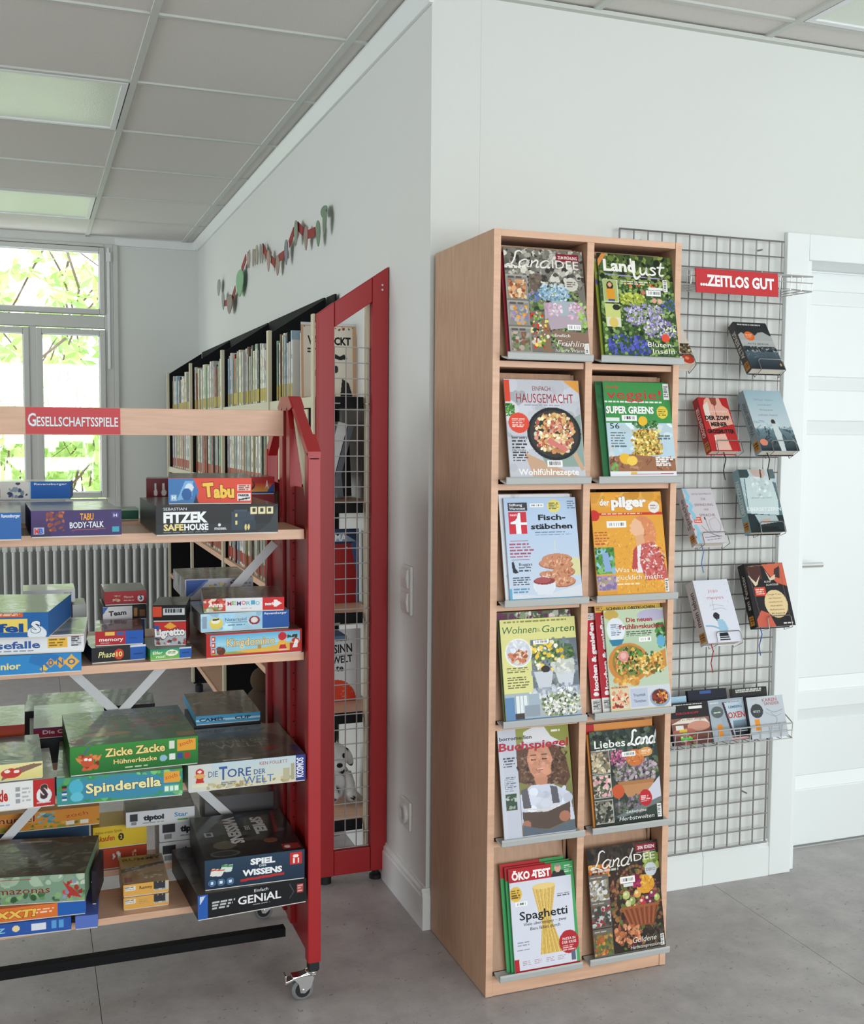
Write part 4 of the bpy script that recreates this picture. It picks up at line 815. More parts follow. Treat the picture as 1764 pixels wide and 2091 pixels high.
game((.408, 3.105), (.602, 3.105), 1.013, 1.074, .26, f, dark_top(.2, .26, ['#6a655c', '#8a857a', '#4f4a44'], 40, 9, '#69645b', .04, .14), '#bcc0c4', 'large white box with a blue corner triangle at the back right of the second shelf', R2, dark_top(.26, .06, ['#8a8c8c', '#a8aaa8', '#6c6e6e'], 20, 3, '#8f9190'))
f = C(.18, .09, '#a8a49a'); f.S(0, 0, 1, .7, 20, .02, .06, ['#a8803c', '#c09a50', '#8a7a60', '#d0c8b8'], 3)
game((.408, 3.10), (.575, 3.10), .9225, 1.0128, .12, f, None, '#a39c8e', 'tan patterned box beneath the large white box with a blue corner', R2)
# --- third shelf
f = C(.30, .07, '#3f8f8c'); f.S(0, 0, 1, 1, 60, .015, .04, ['#5fae6a', '#4a9a58', '#7cc27c', '#3f8a50'], 4); f.E(.55, .5, .36, .42, '#3f8aa8'); f.R(.2, .12, .8, .85, '#3f8aa8')
for i, (a, b_) in enumerate((('#2a2a2c', '#c83a34'), ('#2f4a90', '#d8dce4'), ('#2f4a90', '#d8dce4'))): f.R(.04, .62 - .2 * i, .08, .7 - .2 * i, a); f.R(.04, .56 - .2 * i, .08, .62 - .2 * i, b_)
f.E(.15, .62, .055, .28, '#4fb0c8'); f.E(.155, .25, .05, .18, '#62bcd0')
f.T('Spinderella', .225, .36, .60, .36, '#efe3a4', .03, rot=.02, ol='#1f4a5c', olw=.03); f.R(.845, .5, .975, .92, '#e0a03c'); f.T('zoch', .86, .62, .1, .16, '#d04a2c', .0, rot=.2); f.R(.85, .12, .97, .4, '#5fae8c')
for i in range(3): f.R(.855 + .04 * i, .18, .885 + .04 * i, .36, '#dfeee0')
game((.0495, 2.712), (.345, 2.698), .588, .6575, .33, f, dark_top(.3, .33, ['#4a6a48', '#5c8a56', '#6f9a64'], 20, 4, '#58804f'), '#4f9458', 'turquoise and green box with cream lettering lowest in the middle stack', R3)
f = C(.30, .073, '#2c7a34'); f.V(0, 0, 1, 1, '#1f6a2c', '#3a8a3c'); f.S(.06, .12, .22, .7, 26, .01, .03, ['#c85a34', '#a8442a', '#d8784a', '#8a3424'], 6); f.E(.13, .45, .05, .2, '#c25230'); f.Ln(.1, .7, .15, .95, .012, '#5a5a8c'); f.P([(.04, .62), (.1, .5), (.06, .45)], '#d8884a'); f.P([(.24, .66), (.18, .5), (.22, .45)], '#d8884a'); f.E(.12, .52, .014, .05, '#eee'); f.E(.15, .5, .014, .05, '#eee')
f.T('Zicke Zacke', .265, .55, .47, .29, '#ead98a', .03, rot=.01, ol='#5a3818', olw=.035); f.T('Hühnerkacke', .33, .26, .34, .17, '#e8d68a', .02, ol='#4a3015'); f.D(.42, .06, .62, .13, 1, '#c9d4b0'); f.R(.83, .5, .98, .92, '#e2a13a'); f.T('zoch', .85, .66, .11, .16, '#c9402c', .0, rot=.25); f.R(.765, .62, .81, .9, '#d8dcd0'); f.E(.72, .3, .03, .12, '#8fb8cc')
for i, co in enumerate(('#dfe6e0', '#3a4a8c', '#b03430')): f.R(.77 + .06 * i, .22, .815 + .06 * i, .44, co)
t = C(.30, .38, '#2f5f34', .0026); t.S(0, .1, 1, .7, 60, .02, .07, ['#3a6e38', '#2a5a34', '#4a7a3e'], 5); t.R(.0, .72, 1, 1, '#2c5468'); t.S(0, .7, 1, 1, 30, .02, .06, ['#2f5a74', '#3a6a52', '#24484c'], 6)
for cx in (.3, .83, .62): t.S(cx - .13, .35, cx + .13, .68, 30, .015, .045, ['#7a3a22', '#8c4a2c', '#5a2c1e', '#a05a34'], int(cx * 20)); 
t.E(.3, .28, .2, .05, '#a87a44'); t.R(.0, .05, .12, .22, '#6a2c1c'); t.R(.85, .05, .99, .16, '#8a6a38'); t.T('Zicke Zacke', .12, .80, .74, .10, '#7e8a50', .03, ol='#2c3c30'); t.T('Hühnerkacke', .3, .71, .4, .05, '#8a7a40', .02)
game((.081, 2.712), (.3865, 2.720), .6577, .7305, .33, f, t, '#2c7a34', 'green box with cream lettering and brown birds on top of the turquoise one', R3)
f = C(.303, .07, '#cfd2cc'); f.V(.2, 0, 1, 1, '#d8d3b4', '#bcd0dc'); f.S(.15, 0, .9, .25, 40, .01, .03, ['#b8ac84', '#a89a6c', '#c8c09c'], 4); f.R(.80, .1, .86, .55, '#b8b294'); f.R(.87, .05, .9, .7, '#a8a488'); f.R(.915, 0, 1, 1, '#2f3f8c'); f.T('KOSMOS', .978, .12, .18, .26, '#e6e8f4', .04, rot=math.pi / 2)
f.E(.095, .7, .035, .14, '#c3302a'); f.P([(.06, .3), (.13, .3), (.115, .65), (.075, .65)], '#c3302a'); f.E(.095, .55, .045, .09, '#dfa860'); f.R(.03, .12, .16, .24, '#e0dcb8'); f.E(.095, .72, .018, .05, '#f0dada')
f.T('DIE', .165, .47, .08, .24, '#3f5a8c', .0); f.T('T', .255, .34, .07, .52, '#3c5a94', .02); f.T('ORE', .325, .40, .20, .34, '#3c5a94', .01); f.T('DER', .55, .42, .10, .20, '#3c5a94', .01); f.T('WELT', .46, .08, .26, .30, '#4c74ac', .0); f.T('KEN FOLLETT', .6, .76, .24, .13, '#b05a3c', -.005); f.D(.27, .12, .4, .26, 2, '#7a8490')
t = C(.303, .37, '#4a4036', .0026); t.V(0, 0, 1, 1, '#3c342c', '#8a8272'); t.E(.5, .45, .46, .38, '#5a5046'); t.E(.5, .45, .42, .34, '#474038'); t.S(.1, .1, .9, .9, 60, .02, .08, ['#4c443a', '#5a5046', '#3a342e', '#6a5f50'], 9, .5); t.T('DIE TORE DER', .2, .5, .6, .08, '#8c877c', .01); t.T('WELT', .3, .36, .45, .12, '#8c877c', .01); t.E(.75, .28, .09, .05, '#7a2a22'); t.R(.93, .02, 1, .3, '#323a6a'); t.R(.3, .03, .55, .06, '#b0aa9a'); t.T('KEN FOLLETT', .2, .88, .5, .06, '#3c3630', .0)
game((.3605, 2.710), (.6605, 2.711), .588, .6585, .33, f, t, '#c9ccc8', 'pale stone coloured box with blue capitals at the right end of the third shelf', R3)
f = C(.30, .069, '#e4e4e2'); f.R(.8, 0, 1, 1, '#b92a2c'); f.E(.90, .4, .07, .3, '#e3e5e8'); f.T('S', .865, .3, .07, .5, '#3a3438', .05, ol='#c89a8a'); f.D(.83, .08, .97, .16, 1, '#e0c0c0'); f.T('Ganz schön kle', .08, .34, .49, .42, '#b82f2c', .04, ol='#f2e0d8'); f.D(.3, .12, .6, .22, 1, '#8aa0c0')
for i in range(3): f.R(.64, .2 + .22 * i, .68, .36 + .22 * i, '#9a9ca0')
f.D(.70, .2, .78, .8, 4, '#b4b6ba')
game((-.2, 2.715), (.0455, 2.722), .588, .657, .27, f, dark_top(.25, .27, ['#8a8c80', '#a4a698'], 20, 3, '#8e9084'), '#dcdcda', 'white box with red lettering and a red end at the left of the third shelf', R3)
f = C(.22, .045, '#e3d68c'); f.V(0, 0, 1, 1, '#dccf80', '#ebe2a4'); f.P([(.55, .0), (.98, .75), (1, .85), (.9, .9), (.6, .6)], '#8a6a5c'); f.E(.66, .42, .11, .3, '#c23c34'); f.E(.62, .55, .03, .1, '#f0e8e0'); f.E(.72, .5, .03, .1, '#f0e8e0'); f.D(.1, .2, .4, .6, 2, '#b0522c')
game((-.19, 2.722), (.019, 2.727), .6573, .700, .25, f, dark_top(.2, .25, ['#4f6a78', '#7a8a80', '#a8a088', '#35505c', '#8c6a4a'], 50, 5, '#5c6f74'), '#e3d68c', 'pale yellow box with a red cartoon vehicle on the white and red box', R3)
f = C(.2, .09, '#b03a2c'); f.V(0, 0, 1, 1, '#d07a34', '#8c2420')
game((-.20, 3.003), (-.022, 3.003), .588, .722, .22, f, dark_top(.2, .22, ['#a4c0a0', '#c0d8bc', '#d8ead4'], 20, 3, '#b0ccac'), '#a03428', 'red and orange box with pale painted reflections on top at the back left, third shelf', R3)  # window reflection painted into the pale green lid
f = C(.2, .03, '#9c2440'); f.T('Die Ohr', .12, .35, .4, .4, '#f0dfe4', .03); f.R(0, .85, 1, 1, '#6a3a7a')
game((.0, 3.073), (.190, 3.071), .66, .690, .26, f, dark_top(.2, .3, ['#c2dcd0', '#d8ece2', '#aecfc0', '#e6f2ec'], 40, 3, '#c4dcd2'), '#8a2a4a', 'box with pale reflections painted on top and a dark red side behind the green box', R3)  # lid spots paint a white-green reflection
game((-.010, 3.071), (.205, 3.071), .588, .6598, .24, C(.2, .07, '#3a3f44'), None, '#3a3f44', 'dark box under the one with pale reflections painted on top', R3)
f = C(.2, .03, '#4aa0cc'); f.R(0, .3, 1, .5, '#bfe0ee'); f.T('CAMEL', .05, .3, .4, .4, '#1e3c5c', .03); f.T('CUP', .6, .3, .25, .4, '#1e3c5c', .03)
t = dark_top(.2, .26, ['#6a5a4c', '#7c6a58', '#4c4238', '#8a7a68', '#55606a'], 60, 12, '#6b5c4f', .03, .1)
game((.430, 3.062), (.612, 3.060), .6625, .690, .28, f, t, '#4aa0cc', 'flat box with light blue edge and brown lid, back right of third shelf', R3)
game((.425, 3.066), (.615, 3.066), .588, .662, .2, C(.2, .07, '#2c2f33'), None, '#2c2f33', 'dark box under the flat light blue edged box', R3)
t = C(.36, .3, '#3c4440', .003); 
for i in range(14): t.P([(i / 14, 0), (i / 14 + .03, 0), (i / 14 + .09, 1), (i / 14 + .05, 1)], '#7d8680')
t.S(0, 0, 1, 1, 40, .03, .08, ['#2c3430', '#3f4a44', '#59635c'], 4)
game((-.025, 3.345), (.345, 3.325), .588, .672, .22, C(.36, .08, '#33383a'), t, '#2f3436', 'wide dark patterned box at the very back of the third shelf', R3)
# --- bottom shelf
f = C(.295, .066, '#17181b'); f.R(0, 0, .09, 1, '#2c5cae'); f.P([(.02, .6), (.07, .95), (.02, .95)], '#c8d6ea'); f.T('Einfach', .51, .76, .13, .14, '#e3e3e4', .0, rot=.0); f.T('GENiAL', .36, .34, .40, .34, '#e9e9ea', .02); f.D(.5, .2, .66, .28, 1, '#b8b8ba'); f.D(.13, .3, .34, .68, 3, '#c2c4c6'); f.Ln(.84, .25, .88, .5, .006, '#55585c'); f.Ln(.88, .5, .84, .85, .006, '#55585c'); f.R(.91, .42, .97, .8, '#b34a48'); f.D(.915, .45, .965, .78, 3, '#e0b0a8')
game((.377, 2.680), (.6595, 2.700), .268, .334, .33, f, dark_top(.29, .33, ['#1b2c44', '#26282c']), '#1b1c20', 'flat black box with white lettering and a blue end under the dark blue quiz box', R4, C(.33, .06, '#1d2025'))
f = C(.263, .08, '#26384c'); f.V(0, 0, 1, 1, '#1e3044', '#2c4258'); f.P([(.05, .45), (.16, .40), (.2, .62), (.07, .7)], '#e6e2dc'); f.P([(.15, .56), (.26, .52), (.28, .76), (.17, .8)], '#d6e2d8'); f.P([(.06, .62), (.19, .58), (.2, .62), (.07, .68)], '#c8603a'); f.P([(.16, .72), (.275, .68), (.28, .74), (.17, .79)], '#4a8a5a')
for i in range(3): f.E(.07 + .09 * i, .2, .036, .12, '#5a84ac'); f.E(.07 + .09 * i, .2, .03, .1, '#2e5a88'); f.R(.055 + .09 * i, .16, .085 + .09 * i, .25, '#e4eaf0')
f.T('SPIEL', .45, .68, .25, .20, '#eef1f3', .05); f.T('DES', .54, .58, .07, .07, '#dfe3e6', .02); f.T('WISSENS', .37, .32, .40, .20, '#eef1f3', .05); f.Ln(.35, .17, .79, .24, .025, '#b8322f'); f.R(.85, .52, .97, .92, '#c5322e'); f.E(.91, .8, .03, .06, '#f2e6e4'); f.R(.88, .56, .90, .72, '#f2e6e4'); f.R(.93, .56, .945, .72, '#f2e6e4')
t = C(.265, .36, '#17191d', .0026); t.R(.03, .02, .07, .98, '#0f1114')
for (x, y, r, co) in ((.3, .82, .06, '#5a4432'), (.2, .55, .07, '#3a4650'), (.72, .28, .07, '#7a4a32'), (.88, .5, .05, '#4a5058'), (.52, .93, .04, '#34506c'), (.25, .28, .12, '#5f5a4c')): t.E(x, y, r, r * .75, co)
t.E(.22, .1, .15, .07, '#4c5254'); t.E(.22, .1, .12, .05, '#2a2c2e'); t.P([(.8, .45), (.84, .45), (.9, .95), (.86, .95)], '#8a2228'); t.R(.80, .05, .98, .16, '#8e2628'); t.E(.85, .1, .03, .03, '#d8c8c4')
t.T('WISSENS', .33, .92, .86, .095, '#dcdedf', .05, rot=-math.pi / 2); t.T('SPIEL', .62, .86, .56, .09, '#dcdedf', .05, rot=-math.pi / 2); t.T('DES', .52, .66, .13, .04, '#c8cacc', .02, rot=-math.pi / 2); t.R(.08, .5, .17, .6, '#b8c0c4'); t.R(.1, .52, .15, .58, '#3a4048')
game((.398, 2.700), (.6535, 2.6945), .3342, .4135, .32, f, t, '#222c3a', 'dark blue quiz game box with upright white lettering on its lid at the right', R4, C(.34, .08, '#2a2d36'))
for nm_, z0, z1, lbl in (('a', .268, .302, 'lower'), ('b', .3022, .336, 'upper')):
    f = C(.113, .034, '#e5ae56'); f.R(.03, .45, .26, .85, '#e8e4dc'); f.D(.04, .5, .25, .8, 2, '#7a7468'); f.T('Rummy', .35, .5, .28, .26, '#4a3a2c', .02) if nm_ == 'b' else f.D(.34, .3, .56, .8, 3, '#b89a6a'); f.R(.66, .2, .99, .92, '#c9c9c4'); f.D(.67, .2, .98, .9, 1, '#3a3a40', 5, .98)
    for q in range(9): f.R(.69 + q * .032, .25, .70 + q * .032, .9, '#3d3e46')
    t = None
    if nm_ == 'b':
        t = C(.113, .2, '#a07a48', .002); t.R(0, .75, 1, 1, '#8f7248'); t.P([(0, .42), (1, .62), (1, .7), (0, .55)], '#3a342c'); t.S(.1, .45, .95, .66, 22, .03, .06, ['#8d8a80', '#a8a498', '#6c675c'], 4); t.S(.3, .15, .95, .42, 16, .04, .06, ['#b5a888', '#9f8f68'], 6); t.R(.05, .08, .2, .24, '#8a2f22'); t.T('RUMMY', .06, .83, .9, .1, '#3a2414', .04)
    game((.2075, 2.802), (.3205, 2.80), z0, z1, .19, f, t, '#d9a452', '%s of two small yellow tile game boxes stacked alone on the bottom shelf' % lbl, R4)
f = C(.33, .036, '#2f58a8'); f.T('BLITZ', .22, .3, .26, .4, '#8fc4e8', .03, ol='#1e3a7a'); f.E(.56, .55, .03, .25, '#e8d8a0'); f.R(.68, .25, .8, .8, '#dfe4ec'); f.R(.84, .25, .88, .9, '#5aa0d8'); f.R(.9, .25, .94, .9, '#5aa0d8')
game((-.21, 2.752), (.078, 2.732), .268, .303, .27, f, None, '#2a4f9a', 'flat blue box at the left of the bottom shelf', R4)
f = C(.05, .034, '#5a74c0'); game((.0875, 2.73), (.1405, 2.726), .268, .303, .2, f, None, '#4a62b0', 'small blue box at the right foot of the left stack', R4)
f = C(.32, .04, '#df7434'); f.R(.80, 0, 1, 1, '#2560b0'); f.T('EXXT!', .3, .22, .34, .55, '#f0c25a', .05, sh=.15, ol='#7a3018'); f.D(.62, .35, .78, .75, 2, '#f3d8b8')
game((-.21, 2.755), (.1125, 2.735), .3032, .340, .26, f, None, '#d06a30', 'orange and blue box with yellow capitals under the jungle box', R4)
f = C(.32, .072, '#7f9c84'); f.S(0, 0, 1, .4, 60, .01, .03, ['#4f7a4c', '#6a9a5c', '#3c6440', '#8ab07a'], 5); f.S(0, .6, 1, 1, 30, .02, .05, ['#a9bfa4', '#90a890', '#b8c8b0'], 6); f.T('Amazonas', .30, .36, .45, .26, '#7a3a2a', .01, ol='#c8d0b0', olw=.01); f.S(.84, .1, .98, .8, 14, .012, .03, ['#c04a3c', '#a83830', '#8a9ab0'], 7); f.P([(.84, .75), (.92, .45), (.98, .1), (.9, .2)], '#b03a34'); f.Ln(.0, .86, .7, .9, .004, '#a03c34')
t = C(.32, .34, '#3a3832', .0026); t.S(0, 0, 1, 1, 140, .02, .08, ['#2c302a', '#4a4638', '#5c584a', '#34342c', '#6a6654'], 8, .4); t.S(.0, .5, .15, .75, 8, .03, .05, ['#8c3424'], 2); t.S(.35, .1, .75, .7, 40, .02, .07, ['#6f6a58', '#7c7664'], 11, .4); t.T('Amazonas', .1, .05, .8, .12, '#4a2a1c', .02, rot=0); t.R(.4, .88, .65, .92, '#b5afa0')
game((-.21, 2.786), (.111, 2.725), .3402, .4115, .255, f, t, '#6c8a70', 'jungle green box with brown lettering and a red parrot on the left stack', R4)
game((.130, 2.785), (.1405, 2.783), .3033, .39, .14, C(.02, .09, '#2a2530'), None, '#2a2530', 'narrow dark box edge beside the jungle box', R4)
f = C(.27, .06, '#dc9440'); f.S(0, 0, 1, .35, 50, .01, .025, ['#8a9a3c', '#c8a84a', '#6c7a34'], 3); f.T('mumel', .26, .5, .28, .36, '#8a3a2c', .02, rot=-.02, ol='#f0c890'); f.S(.52, .3, .68, .9, 16, .01, .03, ['#5aa4b0', '#8cc4c8', '#4a8a98'], 5); f.T('zoch', .76, .5, .16, .22, '#c04a2c', .0, rot=.12); f.E(.44, .28, .08, .2, '#c88a3c'); f.R(.76, .1, .82, .3, '#efe8dc'); f.R(.86, .1, .92, .3, '#efe8dc')
game((-.2, 3.105), (.168, 3.095), .3985, .452, .13, f, None, '#d08a38', 'orange box with a blue cartoon figure behind the left stack', R4)
game((-.2, 3.105), (.140, 3.105), .268, .398, .12, C(.2, .1, '#35506a'), None, '#2e4256', 'dark blue box beneath the orange box at the back', R4)
f = C(.148, .062, '#e2c23a'); f.T('meine ersten Spiele', .04, .66, .5, .14, '#6a3a24', .0, rot=.03); f.T('Einkaufen', .0, .3, .40, .26, '#b83a24', .02, rot=.03); f.E(.52, .45, .055, .17, '#3a2c28'); f.T('2', .5, .36, .04, .18, '#e8d86c', .02)
game((.1495, 3.09), (.294, 3.09), .328, .392, .12, f, None, '#d8b438', 'yellow box with red lettering standing behind the two small yellow boxes', R4)
f = C(.148, .056, '#b5482f'); f.S(.35, .3, .5, .8, 8, .02, .04, ['#e8e4dc', '#c8c0b8'], 3); f.R(.85, .25, .97, .5, '#c8322c'); f.S(.72, .3, .8, .8, 5, .02, .03, ['#d8b090'], 3)
game((.1495, 3.09), (.294, 3.09), .268, .3278, .12, f, None, '#b04a30', 'brick red box under the yellow box with red lettering', R4)
for k_, (a, b_, z0, z1) in enumerate((((.2355, 3.055), (.4225, 3.05), .392, .437), ((.3275, 3.08), (.4455, 3.08), .3305, .3915), ((.3275, 3.08), (.4475, 3.08), .268, .330))):
    w_ = b_[0] - a[0]; f = C(w_, .045, '#dde0e2'); 
    if k_ == 0: f.R(.06, .35, .17, .85, '#3a3c40'); f.R(.07, .1, .15, .3, '#8c9094'); f.T('tiptoi', .25, .36, .3, .34, '#2c3036', .05, ol='#b8c0c8'); f.T('Star', .70, .40, .2, .3, '#4c90c0', .02); f.D(.24, .12, .56, .2, 1, '#9aa0a4'); f.R(.75, .12, .9, .22, '#5cae4a')
    else: f.R(.08, .4, .38, .85, '#3a3c40'); f.R(.12, .08, .3, .34, '#8c9094'); f.T('tiptoi', .5, .4, .5, .3, '#2c3036', .05, ol='#b8c0c8'); f.D(.5, .15, .9, .26, 1, '#9aa0a4')
    game(a, b_, z0, z1, .13, f, dark_top(w_, .13, ['#6f6a64', '#8a857e', '#4c5470'], 20, 5, '#77726b') if k_ == 0 else None, '#c9ccce', ('topmost', 'middle', 'lowest')[k_] + ' white box of the three in the back stack of the bottom shelf', R4)
f = C(.2, .02, '#2a4f9a'); f.R(0, 0, .45, 1, '#8d8a84'); f.T('Ravensburger', .5, .3, .45, .4, '#e4e8f0', .02)
game((.455, 3.075), (.652, 3.07), .268, .448, .13, C(.2, .14, '#6a6a6c'), dark_top(.2, .13, ['#5a5450', '#7a756e', '#3c3a3a'], 22, 6, '#605b56'), '#66686a', 'grey brown box behind the dark blue quiz box at the trolley end', R4)
# ---------------------------------------------------------------- magazine stand
X0, X1, XM0, XM1 = 1.109, 1.659, 1.3735, 1.3935
XI0, XI1 = 1.128, 1.6405
YS, YBK, ZT = 2.557, 2.978, 2.007
ST0 = ((X0 + X1) / 2, 2.76, 0)
st = root('magazine_stand', ST0, 'tall beech magazine display stand with two columns of slanted pockets', 'stand')
def sp(nm, mb, mt_, bev=.0008): return mb.build(nm, M[mt_], st, bevel=bev, off=ST0)
sp('edge_band', MB().box(X0, XI0, YS - .0012, YS, .002, ZT).box(XI1, X1, YS - .0012, YS, .002, ZT).box(XM0, XM1, YS - .0012, YS, .058, 1.9895), 'beechh', 0)
sp('side_panel', MB().box(X0, XI0, YS, YBK, .002, ZT), 'beech')
sp('side_panel', MB().box(XI1, X1, YS, YBK, .002, ZT), 'beech')
sp('divider', MB().box(XM0, XM1, YS, YBK - .02, .058, 1.9895), 'beech')
sp('top_panel', MB().box(XI0 + .0005, XI1 - .0005, YS, YBK, 1.990, ZT), 'beechh')
sp('kick_board', MB().box(XI0 + .0005, XI1 - .0005, YS, YS + .02, .002, .056), 'beechh')
sp('base_panel', MB().box(XI0 + .0005, XI1 - .0005, YS + .021, YBK, .03, .056), 'beechh')
sp('back_panel', MB().box(XI0 + .0005, XI1 - .0005, YBK - .008, YBK, .057, 1.9895), 'beechh')
ZL = [1.690, 1.374, 1.059, .744, .431, .067]
YP0, YP1 = 2.5575, 2.625
TILT = math.atan2(.058, .28)
for k, z in enumerate(ZL):
    ztop = (1.985 if k == 0 else ZL[k - 1] - .034)
    for a, b_ in ((XI0 + .001, XM0 - .001), (XM1 + .001, XI1 - .001)):
        L_ = (ztop - z) ; dy = L_ * math.tan(TILT)
        wp_ = MB().hexa([(a, YP0 + .002, z), (b_ - .010, YP0 + .002, z), (b_ - .010, YP0 + .010, z), (a, YP0 + .010, z), (a, YP0 + .002 + dy, ztop - .006), (b_ - .010, YP0 + .002 + dy, ztop - .006), (b_ - .010, YP0 + .010 + dy, ztop - .006), (a, YP0 + .010 + dy, ztop - .006)])
        sp('sloping_panel', wp_, 'beech')
        sp('wedge', MB().prism([(YS + .002, z), (YS + .006, z), (YS + .012 + dy, ztop - .008), (YS + .06, ztop - .008), (YS + .06, z)], 0, b_ - .009, b_ - .001), 'beech', 0)
        lip = MB().prism([(YP0 + .0, z - .004), (2.519, z - .012), (2.516, z - .010), (2.514, z + .004), (2.517, z + .008), (2.519, z + .007), (2.519, z - .006), (YP0, z + .000)], 0, a + .004, b_ + (.003 if b_ < 1.5 else .008))
        sp('ledge', lip, 'grey', .0008)
        if k < 5: sp('shelf', MB().box(a, b_, YS + .006, YS + .28, z - .028, z - .012), 'beechh')
# ---------------------------------------------------------------- magazines
MG = 'magazines on the stand'
def mag(x0, x1, row, h, cd, label, layer=0, dz=0, t=.0035, side='#dedbd2', roll=0, bend=.0):
    w = x1 - x0; z = ZL[row] + .0014 + dz
    y = 2.5225 + layer * .0085
    r_ = root('magazine', ((x0 + x1) / 2, y, z), label, 'magazine', MG); r_.rotation_euler = (-TILT - .004 * layer, roll, 0)
    q = MB().box(-w / 2 + .0006, w / 2 - .0006, .0006, t, 0, h - .0006, side); q.build('pages', M['matt'], r_)
    q = MB(); q.box(-w / 2, w / 2, .0, .0005, 0, h, cd.a[0, 0]); q.box(-w / 2, -w / 2 + .0005, .0005, t, 0, h, cd.a[cd.ny // 2, 0])
    cd.fit(w, h - .0075).emit(q, (-w / 2, 0, .0075), (1, 0, 0), (0, 0, 1)); q.build('cover', M['print'], r_)
    return r_
def MC(bg, w=.22, h=.285):
    c = Card(w, h, .00145, bg); c.free = True; return c
STONE = ['#8d8a80', '#b5b2a8', '#5c5a54', '#d0cdc2', '#3c3a36', '#77746a']
GR = ['#4c6a35', '#2e4a28', '#6f8f4b', '#86a35c', '#1f2f1c', '#9ab46c']
# 1 stone wall, hydrangeas
c = MC('#77746a'); c.S(0, .62, 1, 1, 420, .012, .045, STONE, 2); c.S(.25, .0, 1, .66, 500, .01, .03, GR + ['#5a5348', '#7d7a72'], 3)
c.R(.30, .52, .44, .75, '#6c5f52'); c.S(.30, .52, .46, .75, 30, .01, .03, ['#7a6d60', '#5a5046'], 5); c.S(.40, .50, .80, .66, 240, .01, .022, ['#8fb0cc', '#a8c4d8', '#6f94b8', '#c8d8e0', '#5f7f68'], 6); c.S(.25, .48, .40, .6, 60, .008, .02, ['#5f7fb8', '#c888a0', '#4a6a40'], 7)
c.R(.46, .28, .95, .48, '#b8a8b4'); c.P([(.46, .48), (.95, .48), (1, .28), (.52, .22)], '#b4a4b0'); c.R(.56, .36, .85, .50, '#a8b4bc'); c.S(.47, .36, .68, .48, 50, .01, .025, ['#d8b8c8', '#e8d0dc', '#c8a0b8'], 8); c.S(.76, .32, .97, .50, 60, .01, .025, ['#d8a8c0', '#e8c8d8', '#b890a8'], 9); c.S(.9, .25, 1, .5, 30, .01, .03, ['#8fb05c', '#a8c878'], 10)
c.P([(.40, .3), (.5, .33), (.52, .0), (.42, .0)], '#8a6f58'); c.P([(.52, .22), (1, .2), (1, .02), (.62, .08)], '#8a7060'); c.S(.25, .02, .5, .4, 60, .01, .025, ['#e0d8c8', '#c23a30', '#e8d060', '#6f9a48'], 11)
for i, (y, cols) in enumerate(((.50, ['#b5744a', '#d8a070', '#e8d0a8', '#8a4a30']), (.25, ['#9a86b8', '#c0b0a0', '#e0a040', '#8890a0']), (.0, ['#5c6a4c', '#8a5a48', '#7a8a68', '#b8a898']))): c.R(.0, y, .27, y + .235, '#a8a49c'); c.R(.01, y + .005, .262, y + .215, '#8f8c88'); c.S(.02, y + .01, .25, y + .19, 70, .015, .035, cols, 20 + i); c.D(.03, y + .195, .22, y + .23, 1, '#5a5852')
c.E(.83, .67, .085, .066, '#d9d6cc'); c.E(.83, .67, .078, .06, '#cfccc0'); c.D(.77, .64, .89, .70, 3, '#6a665e'); c.R(.66, .89, .95, .965, '#8c1f2a'); c.T('ZUM FRÜHLING', .68, .915, .25, .03, '#f0dfe0', .03)
c.bar(.74, .225, .17, .055); c.D(.0, .79, .3, .82, 1, '#e8e4da', 4, .9)
script(c, 'Land', .02, .82, .56, .070, '#ece9e2', .022, .35); c.T('IDEE', .60, .82, .34, .085, '#ece9e2', .0); c.T('Endlich', .56, .155, .2, .03, '#ece9e2', .01, sh=.2); script(c, 'usn', .66, .07, .1, .02, '#ece9e2', .006); c.T('Frühling', .58, .065, .40, .06, '#ece9e2', -.005, sh=.35); c.T('haucht Wärme', .56, .01, .4, .032, '#e6e2da', .0, sh=.2); c.R(.94, .0, .995, .10, '#e8e8e4'); c.D(.95, .01, .985, .09, 5, '#44464c')
mag(1.144, 1.369, 0, .282, c, 'country magazine with blue hydrangeas before a stone wall in the top left pocket')
# 2 garden with purple flowers
c = MC('#3c5230'); c.S(0, .7, 1, 1, 300, .015, .05, ['#4a6030', '#2c3c22', '#6f8240', '#8c9a50', '#1c2818'], 2); c.S(0, 0, 1, .75, 700, .01, .032, GR, 3); c.S(.25, .50, .6, .62, 140, .01, .025, ['#c8cc5c', '#a8b448', '#88983c'], 4); c.S(.3, .3, .85, .52, 330, .008, .02, ['#b8a8d0', '#a090c8', '#d0c8e0', '#8878b8', '#7a9050'], 5); c.S(.55, .18, 1, .36, 200, .008, .018, ['#a090c0', '#7868a8', '#c0b8d8', '#d8e0b0'], 6); c.S(.05, .0, .62, .20, 150, .012, .03, ['#4a50b0', '#5f66c0', '#3a408c', '#33502c'], 7); c.S(.8, .45, 1, .6, 60, .01, .02, ['#5058a8', '#44603c'], 8)
c.E(.72, .555, .03, .025, '#e0a090'); c.E(.80, .55, .03, .024, '#e8b0a0'); c.E(.58, .63, .025, .02, '#cc6a68'); c.S(.3, .68, .8, .72, 20, .01, .02, ['#d85a30', '#c8a040'], 9); c.E(.83, .185, .055, .042, '#e05038')
